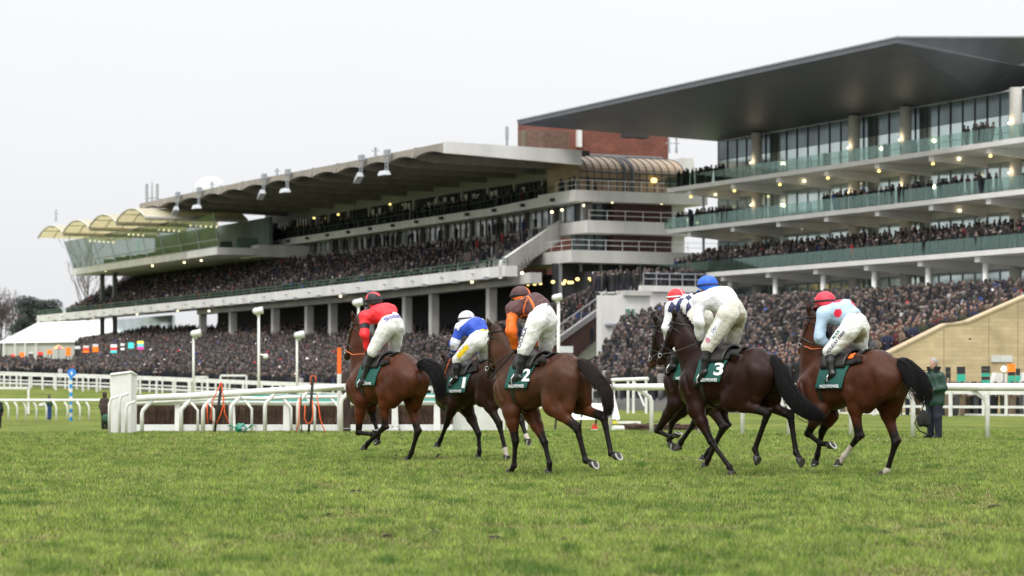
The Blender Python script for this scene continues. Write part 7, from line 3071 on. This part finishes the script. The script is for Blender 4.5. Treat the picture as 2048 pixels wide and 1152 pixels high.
M_SPOT = mat("red_spot", (.78, .02, .06), .55, var=.04)
M_CAPR = mat("red_cap", (.80, .02, .03), .5, var=.05, bump=.2, bscale=30)
M_CAPB = mat("blue_cap", (.015, .12, .62), .5, var=.05, bump=.3, bscale=30)
M_INK = mat("navy_ink", (.02, .025, .10), .6, var=0)
M_INKP = mat("purple_ink", (.20, .16, .48), .6, var=0)
M_YEL = mat("yellow_patch", (.85, .60, .01), .6, var=.03)
M_PINK = mat("pink_ink", (.62, .10, .28), .6, var=0)
M_OR = mat("orange_rein", (.60, .13, .03), .6, var=.1)

def silk_red(c, arm, tl, tb, x):
    o = np.zeros(len(c), int)
    o[arm & (tl > .16) & (tl < .24)] = 1
    return o
def silk_blue(c, arm, tl, tb, x):
    o = np.zeros(len(c), int)
    o[(~arm) & (tb > .86 - .55 * np.clip(.16 - np.abs(c[:, 1]), 0, 1)) & (c[:, 2] > x['shc'][2] - .08)] = 1
    o[arm & (tl > .20) & (((tl - .20) / .075).astype(int) % 2 == 0)] = 1
    o[arm & (tl > .535)] = 2
    return o
def silk_choc(c, arm, tl, tb, x):
    o = np.ones(len(c), int)
    o[arm] = 0
    o[(np.abs(np.abs(c[:, 1]) - .155) < .010) & ~arm & (tb < .95)] = 0
    o[(np.abs(tb - .42 - .6 * (np.abs(c[:, 1]) - .1)) < .022) & (np.abs(c[:, 1]) > .15) & ~arm] = 0
    return o
def silk_white(c, arm, tl, tb, x):
    return np.zeros(len(c), int)
def silk_check(c, arm, tl, tb, x):
    o = np.zeros(len(c), int)
    k = (np.floor(tb * x['L'] / .085) + np.floor(c[:, 1] / .075)).astype(int) % 2
    o[(~arm) & (k == 0)] = 1
    return o
def silk_spots(c, arm, tl, tb, x):
    o = np.zeros(len(c), int)
    do = np.array([-x['up'][2], 0, x['up'][0]])
    for t_, y_, w_, r_ in ((.72, .09, .135, .066), (.36, -.045, .15, .062), (.42, .165, .03, .066), (.78, -.14, .12, .06)):
        p = x['pel'] + x['up'] * t_ * x['L'] + do * (w_ + .02) + np.array([0, y_, 0])
        o[(np.linalg.norm(c - p, axis=1) < r_) & (~arm)] = 1
    o[arm & (np.abs(tl - .44) < .05) & (c[:, 1] < -.02 + np.abs(x['elL'][1]) * .55)] = 1
    return o
JOCK = {
 'A': dict(label="jockey in a red jacket and a black and red cap, crouched on the leftmost horse", seed=1,
   helmet=(747, 601), shL=(729, 634), shR=(782, 622), pelvis=(782, 640), hipL=(772, 657), kneeL=(745, 702), kneeR=(789, 702), ankL=(727, 764), toeL=(714, 773),
   elbL=(729, 682), wrL=(738, 712), elbR=(778, 684), wrR=(758, 698), el_lat=.30,
   silks=[M_RED, M_BLKS], silk_fn=silk_red, cap=[M_BLKS, mat("red_cap_panel", (.75, .04, .06), .5)], breech=M_BREECH,
   cap_fn=lambda q: ((q[:, 2] > .03 + .9 * np.abs(q[:, 1] + .01) * (q[:, 0] < .0)) & (q[:, 0] < .06)).astype(int),
   prints=[("breeches_lettering", "Stobart", 'seat', .10, M_INKP, (-.035, -.02))], rein=M_OR),
 'B': dict(label="jockey in a blue and white jacket and white cap, riding the horse numbered 1", seed=2,
   helmet=(933, 638), shL=(921, 657), shR=(960, 650), pelvis=(961, 670), hipL=(951, 684), kneeL=(915, 719), kneeR=(968, 715), ankL=(911, 758), toeL=(900, 772),
   elbL=(909, 688), wrL=(905, 709), elbR=(950, 700), wrR=(930, 712), el_lat=.27,
   silks=[M_BLUE, M_WHS, M_NAVY], silk_fn=silk_blue, cap=[M_WHS, M_NAVY], cap_fn=lambda q: ((np.abs(q[:, 1] + .035 - .3 * q[:, 2]) < .006) | (np.abs(q[:, 1] - .04 - .3 * q[:, 2]) < .006)).astype(int), breech=M_BREECH,
   glove=mat("blue_glove", (.02, .03, .16), .7),
   patches=[("yellow_patch", 'seat', 'rect', M_YEL, (0, .15, .055, .01)), ("yellow_patch", 'thigh', 'rect', M_YEL, (.48, .26, .075, .03))],
   prints=[("patch_lettering", "-:-:-", 'seat', .05, M_INK, (0, .008)), ("patch_lettering", "l:-.:-", 'thigh', .09, M_INK, (.48, .03, True))], rein=M_OR),
 'C': dict(label="jockey with orange sleeves, chocolate jacket and hooped cap, riding the horse numbered 2", seed=3,
   helmet=(1041, 592), shL=(1026, 619), shR=(1079, 610), pelvis=(1084, 625), hipL=(1072, 645), kneeL=(1048, 700), kneeR=(1091, 702), ankL=(1037, 754), toeL=(1022, 765),
   elbL=(1022, 664), wrL=(1033, 697), elbR=(1080, 676), wrR=(1064, 700), el_lat=.29,
   silks=[M_ORG, M_CHOC], silk_fn=silk_choc, cap=[M_CHOC, mat("orange_cap", (.86, .17, .01), .5)], breech=M_BREECH,
   cap_fn=lambda q: (((q[:, 1] < -.012) & (q[:, 1] > -.062) & (q[:, 0] < .05)) | (q[:, 2] < -.030)).astype(int),
   prints=[("thigh_lettering", "OO.SLK", 'thigh', .085, M_INK, (.58, .02, True)), ("breeches_lettering", "MM", 'seat', .03, M_INK, (0, .02))],
   whip=((1031, 700, .14), (980, 757, .22)), whip_label="dark whip held by the orange-sleeved jockey, pointing at the horse's mouth"),
 'D': dict(label="jockey in plain white silks with a bright blue cap, riding the horse numbered 3", seed=4,
   helmet=(1415, 571), shL=(1400, 602), shR=(1450, 592), pelvis=(1464, 614), hipL=(1454, 632), kneeL=(1416, 694), kneeR=(1462, 694), ankL=(1407, 747), toeL=(1392, 770),
   elbL=(1398, 645), wrL=(1401, 684), elbR=(1446, 675), wrR=(1424, 690), el_lat=.29, breech=M_BREECH2, mud=True,
   silks=[M_WHS], silk_fn=silk_white, cap=[M_CAPB], cap_fn=lambda q: np.zeros(len(q), int), band=mat("navy_band", (.01, .02, .12), .6),
   patches=[("pink_ring", 'thigh', 'ring', M_PINK, (.78, .036, 0, .0)), ("white_stripe", 'thigh', 'rect', M_WHS, (.42, .30, .08, .0))],
   prints=[("thigh_lettering", "lilt:-", 'thigh', .075, M_INK, (.45, .0, True)), ("ring_marks", "lll", 'thigh', .05, M_PINK, (.78, .0, True))]),
 'E': dict(label="jockey in a navy and white checked jacket and red cap", seed=5,
   helmet=(1353, 595), shL=(1342, 617), shR=(1380, 610), pelvis=(1396, 622), hipL=(1390, 640), kneeL=(1356, 700), kneeR=(1404, 700), ankL=(1345, 733), toeL=(1333, 745),
   elbL=(1333, 655), wrL=(1338, 690), el_lat=.26, breech=M_BREECH2,
   silks=[M_WHS, M_NAVY], silk_fn=silk_check, cap=[M_CAPR, M_WHS], cap_fn=lambda q: (np.abs(q[:, 1] - .5 * q[:, 0] * 0 - .02) < .006).astype(int), band=M_WHS),
 'F': dict(label="jockey in a pale blue jacket with red spots, on the rightmost horse", seed=6,
   helmet=(1650, 603), shL=(1646, 630), shR=(1690, 620), pelvis=(1706, 640), hipL=(1699, 658), kneeL=(1659, 704), kneeR=(1722, 700), ankL=(1665, 748), toeL=(1654, 765),
   elbL=(1638, 674), wrL=(1656, 690), el_lat=.28, breech=M_BREECH, mud=True,
   silks=[M_LBL, M_SPOT], silk_fn=silk_spots, cap=[mat("pinkish_red_cap", (.72, .03, .06), .5, var=.05, bump=.2, bscale=30)], cap_fn=lambda q: np.zeros(len(q), int),
   prints=[("thigh_lettering", "HOLIDAY", 'thigh', .056, M_INK, (.72, -.03, True)), ("thigh_lettering", "PARK", 'thigh', .056, M_INK, (.22, -.03, True)),
           ("thigh_lettering", "MAR", 'thigh', .07, mat("teal_ink", (.02, .12, .13), .6), (.34, .04, True)),
           ("breeches_lettering", "PARK", 'seat', .04, mat("grey_ink", (.3, .3, .3), .6), (-.02, .02))], rein=M_OR),
}
HB = {}
for k in HORSES:
    HB[k] = make_horse(HORSES[k])
    make_jockey(JOCK[k], HB[k])
# ------------------------------------------------------------------ people on foot
def standing_person(label, base, h, yaw, coat, trouser, hair, look=0.0, hood=False, long_coat=True, arm_up=None, bag=None, res=.0125, skin=M_SKINJ):
    """upright figure in winter clothes, local frame x forward"""
    class L: pass
    B = L()
    c, s = math.cos(yaw), math.sin(yaw)
    B.M = np.array([[c, -s, 0], [s, c, 0], [0, 0, 1.0]])
    B.org = np.array(base, float)
    B.w = lambda V: np.asarray(V) @ B.M.T + B.org
    k = h / 1.80
    p = lambda x, y, z: np.array([x, y, z]) * k
    root = thing("person", label, "person", base)
    lo, hi = p(-.45, -.45, -.05), p(.55, .45, 1.95)
    hc = p(.03, 0, 1.665)
    fd_ = np.array([math.cos(look), math.sin(look), -.02])
    sd = np.array([-math.sin(look), math.cos(look), 0])
    hipz, kneez = .93, .50
    fb = Field(lo, hi, res * k)
    fb.chain([p(0, 0, .95), p(0, 0, 1.15), p(.0, 0, 1.36)], [.135 * k, .125 * k, .13 * k], .05, (1, .85, 1))
    fb.cone(p(0, .16, 1.43), p(0, -.16, 1.43), .06 * k, .06 * k, .05)
    fb.cone(p(0, 0, 1.42), hc, .055 * k, .058 * k, .03)
    fb.ell(hc + p(0, 0, .02), np.array([.098, .078, .115]) * k, .02, np.stack([fd_, sd, [0, 0, 1.0]]))
    fb.ell(hc + fd_ * .045 * k + p(0, 0, -.055), np.array([.055, .055, .06]) * k, .03)
    fb.cone(hc + fd_ * .095 * k + p(0, 0, .02), hc + fd_ * .118 * k + p(0, 0, -.012), .010 * k, .016 * k, .012)
    fb.cone(hc + fd_ * .088 * k + p(0, 0, -.05) + sd * .02 * k, hc + fd_ * .088 * k + p(0, 0, -.05) - sd * .02 * k, .009 * k, .009 * k, .008)
    for q in (-1, 1):
        fb.ell(hc + sd * q * .08 * k + p(0, 0, .01), np.array([.022, .012, .032]) * k, .008)
        fb.chain([p(0, q * .10, .92), p(.02, q * .11, kneez), p(-.01, q * .11, .09)], [.10 * k, .062 * k, .042 * k], .03)
        fb.cone(p(-.03, q * .11, .05), p(.16, q * .125, .04), .042 * k, .036 * k, .02)
    arms = arm_up or {}
    wr = {}
    for q in (-1, 1):
        el = p(*arms.get((q, 'e'), (-.03, q * .27, 1.14)))
        w_ = p(*arms.get((q, 'w'), (.06, q * .26, .90)))
        fb.chain([p(0, q * .19, 1.42), el, w_], [.052 * k, .042 * k, .030 * k], .03)
        wr[q] = (el, w_)
    V, F = fb.mesh()
    quads_obj("body", B.w(V), F, [skin], root, smooth=True)
    for q in (-1, 1):
        mb = MB()
        mb.ball(B.w([hc + fd_ * .086 * k + sd * q * .032 * k + p(0, 0, .022)])[0], .010 * k, 6, 5)
        mb.build("eye", M_EYE, root)
    fj = Field(lo, hi, res * k)
    z0 = .72 if long_coat else .92
    fj.chain([p(0, 0, z0 + .12), p(0, 0, 1.1), p(0, 0, 1.34)], [.195 * k, .180 * k, .165 * k], .06, (1.1, .78, 1))
    fj.cone(p(0, .15, 1.42), p(0, -.15, 1.42), .085 * k, .085 * k, .06)
    for q in (-1, 1):
        el, w_ = wr[q]
        fj.cone(p(0, q * .19, 1.41), el, .080 * k, .066 * k, .05)
        fj.cone(el, lerp(el, w_, .92), .064 * k, .050 * k, .03)
    fj.cone(p(.0, 0, 1.46), p(.01, 0, 1.56), .105 * k, .10 * k, .03)
    if hood:
        fj.ell(hc + p(-.04, 0, .03), np.array([.13, .11, .15]) * k, .03)
        fj.clip(hc + fd_ * .05 * k, fd_)
    fj.noise(.005 * k, 22 / k, 3)
    fj.clip(p(0, 0, z0), np.array([0, 0, -1.0]))
    V, F = fj.mesh()
    jk = quads_obj("coat", B.w(V), F, [coat], root, smooth=True)
    ft = Field(lo, hi, res * k)
    for q in (-1, 1):
        ft.chain([p(0, q * .09, .95), p(.02, q * .11, kneez), p(-.01, q * .11, .09)], [.135 * k, .092 * k, .078 * k], .03)
    ft.noise(.004 * k, 24 / k, 8)
    ft.clip(p(0, 0, .05), np.array([0, 0, -1.0]))
    V, F = ft.mesh()
    quads_obj("trousers", B.w(V), F, [trouser], root, smooth=True)
    for q in (-1, 1):
        f2 = Field(p(-.15, q * .11 - .12, -.03), p(.32, q * .11 + .12, .22), .010)
        f2.cone(p(-.04, q * .11, .055), p(.17, q * .125, .045), .050 * k, .042 * k, .02)
        f2.cone(p(-.02, q * .11, .06), p(-.02, q * .11, .13), .05 * k, .046 * k, .02)
        f2.clip(p(0, 0, .0), np.array([0, 0, -1.0]))
        V, F = f2.mesh()
        quads_obj("shoe", B.w(V), F, [M_BOOT], root, smooth=True)
        el, w_ = wr[q]
        f3 = Field(w_ - .2, w_ + .2, .0062)
        f3.cone(lerp(el, w_, .9), w_, .030 * k, .028 * k, .01)
        hand_field(f3, w_, w_ - el + np.array([.02, 0, 0]), np.array([.3, 0, -1.0]) if abs((w_ - el)[2]) < .15 else np.array([1.0, 0, 0]), -q)
        V, F = f3.mesh()
        quads_obj("hand", B.w(V), F, [skin], root, smooth=True)
    if hair is not None and not hood:
        fh = Field(hc - .2, hc + .25, .010)
        fh.ell(hc + p(-.012, 0, .045), np.array([.105, .088, .105]) * k, .02, np.stack([fd_, sd, [0, 0, 1.0]]))
        fh.noise(.003, 60, 2)
        fh.clip(hc + fd_ * .035 * k + p(0, 0, .02), fd_ * .9 + np.array([0, 0, -.55]))
        V, F = fh.mesh()
        quads_obj("hair", B.w(V), F, [hair], root, smooth=True)
    return root, B, p

M_GREENC = mat("green_waxed_coat", (.008, .040, .025), .5, var=.16, scale=6, bump=.4, bscale=14)
M_NAVYT = mat("navy_trousers", (.012, .015, .028), .8, var=.12)
g = ground_at(1869, 56.0)
man, MB_, mp_ = standing_person("grey-haired man in a dark green coat standing by the rail behind the rightmost horse", g, 1.80, R(222), M_GREENC, M_NAVYT,
    mat("grey_hair", (.30, .29, .28), .8, var=.15), look=R(12),
    arm_up={(1, 'e'): (-.02, .27, 1.14), (1, 'w'): (.24, .16, 1.10), (-1, 'e'): (-.02, -.28, 1.14), (-1, 'w'): (.23, -.10, 1.06)})
mb = MB()
cc = MB_.w([mp_(.03, .0, 1.54)])[0]
for i in range(10):
    a0 = -2.4 + 4.8 * i / 10
    a1 = -2.4 + 4.8 * (i + 1) / 10
    q = []
    for a in (a0, a1):
        d = np.array([math.cos(a + 3.14 + R(222)) , math.sin(a + 3.14 + R(222)), 0])
        q.append((cc + d * .125 + [0, 0, -.06], cc + d * .165 + [0, 0, .07]))
    mb.prism([q[0][0], q[1][0], q[1][1], q[0][1]], (0, 0, .012))
mb.build("collar", mat("dark_collar", (.010, .014, .016), .8), man)
# the bag at his feet side
bg = thing("camera_bag", "black shoulder bag hanging low beside the green-coated man", "bag", ground_at(1848, 55.7))
c = at(1847, 838, 55.7)
fbg = Field(c - .3, c + .3, .012)
fbg.ell(c + [0, 0, -.02], (.15, .09, .14), .02)
fbg.cone(c + [-.06, 0, -.10], c + [-.02, 0, .14], .085, .06, .04)
fbg.cone(c + [.07, 0, -.10], c + [.05, 0, .10], .085, .07, .04)
fbg.noise(.010, 26, 4)
V, F = fbg.mesh()
quads_obj("bag_body", V, F, [M_PAD], bg, smooth=True)
mb = MB()
mb.tube([c + [-.14, -.05, .08], c + [-.20, -.05, -.1], c + [-.10, -.06, -.26], c + [.06, -.06, -.335], c + [.13, -.05, -.345]], .016, 6)
mb.tube([c + [-.05, 0, .17], c + [.06, .02, .42], c + [.18, .05, .75]], .014, 6)
mb.build("strap", M_PAD, bg, smooth=True)
# figures in the left-hand grass
g = ground_at(98.5, 140)
standing_person("small figure in a green jacket and blue jeans walking on the left-hand grass", g, 1.42, R(150), mat("bottle_green_jacket", (.012, .05, .04), .8, var=.15),
    mat("blue_jeans", (.03, .07, .24), .85, var=.15), mat("brown_hair", (.14, .08, .05), .8), res=.016, long_coat=False)
mb = MB()
c = g + np.array([-.42, -.1, .80])
mb.ball(c, .14, 8, 6, (1.2, .7, .8))
tag(mb.build("carrier_bag", M_CURT), "white carrier bag beside the small figure in blue jeans", "bag")
g = ground_at(209.5, 76)
standing_person("figure in a dark brown hooded coat standing just left of the tall white wing panel", g, 1.12, R(60), mat("dark_brown_coat", (.045, .028, .024), .9, var=.2),
    mat("dark_leggings", (.02, .016, .015), .9), None, hood=True, res=.014)
mb = MB()
c = g + np.array([.06, -.15, .34])
mb.ball(c, .13, 8, 6, (1.0, .7, 1.0))
tag(mb.build("green_sack", mat("green_sack", (.03, .10, .06), .8, var=.2)), "green bag held beside the brown hooded figure", "bag")
g = ground_at(-4, 84)
standing_person("figure in dark clothes cut off by the left edge of the picture", g, 1.05, R(80), mat("black_green_coat", (.008, .014, .012), .8, var=.2),
    mat("black_trousers", (.01, .01, .012), .9), mat("dark_hair", (.02, .015, .012), .8), res=.014)

# ------------------------------------------------------------------ turf thrown up by the hooves
rgk = np.random.default_rng(77)
def flying(px, py, D, r, label, group="clods of turf in the air"):
    mb = MB()
    c = at(px, py, D)
    clod_shape(mb, c, r, int(rgk.integers(1e6)))
    return tag(mb.build("flying_clod", M_SOIL, origin=c), label, "clod", group)
LBA = "small dark clod of turf flying beside the hind hooves of the leftmost horse"
for i in range(70):
    t = rgk.random()
    x = 826 - 48 * rgk.random() ** 1.3 * (1 - .2 * t) + 14 * rgk.random()
    y = 922 - 72 * rgk.random()
    flying(x, y, 39.7 + .5 * rgk.normal(), .004 + .011 * rgk.random() ** 2, LBA)
for i in range(9):
    flying(805 + 25 * rgk.normal(), 862 + 12 * rgk.normal(), 39.7, .005 + .010 * rgk.random(), LBA)
LBF = "small dark clod of turf flying beside the raised forelegs of the rightmost horse"
for i in range(26):
    flying(1662 + 45 * rgk.normal(), 845 + 22 * rgk.normal(), 33 + .4 * rgk.normal(), .004 + .008 * rgk.random() ** 2, LBF)
LBC = "small dark clod of turf flying above the grass between the middle horses"
for i in range(22):
    flying(950 + 260 * rgk.random(), 880 + 60 * rgk.random(), 36 + rgk.normal(), .004 + .009 * rgk.random() ** 2, LBC)
flying(1940, 678, 40, .020, "single dark clod in the air in front of the stone wall", None)
mb = MB()
a = at(870, 921, 40.5)
mb.tube([a, a + [.02, 0, .05], a + [.06, 0, .10], a + [.10, .01, .11]], [.012, .018, .014, .006], 5)
tag(mb.build("turf_strip", M_SOIL), "thin dark strip of turf flying left of the blue and white rider's horse", "clod")
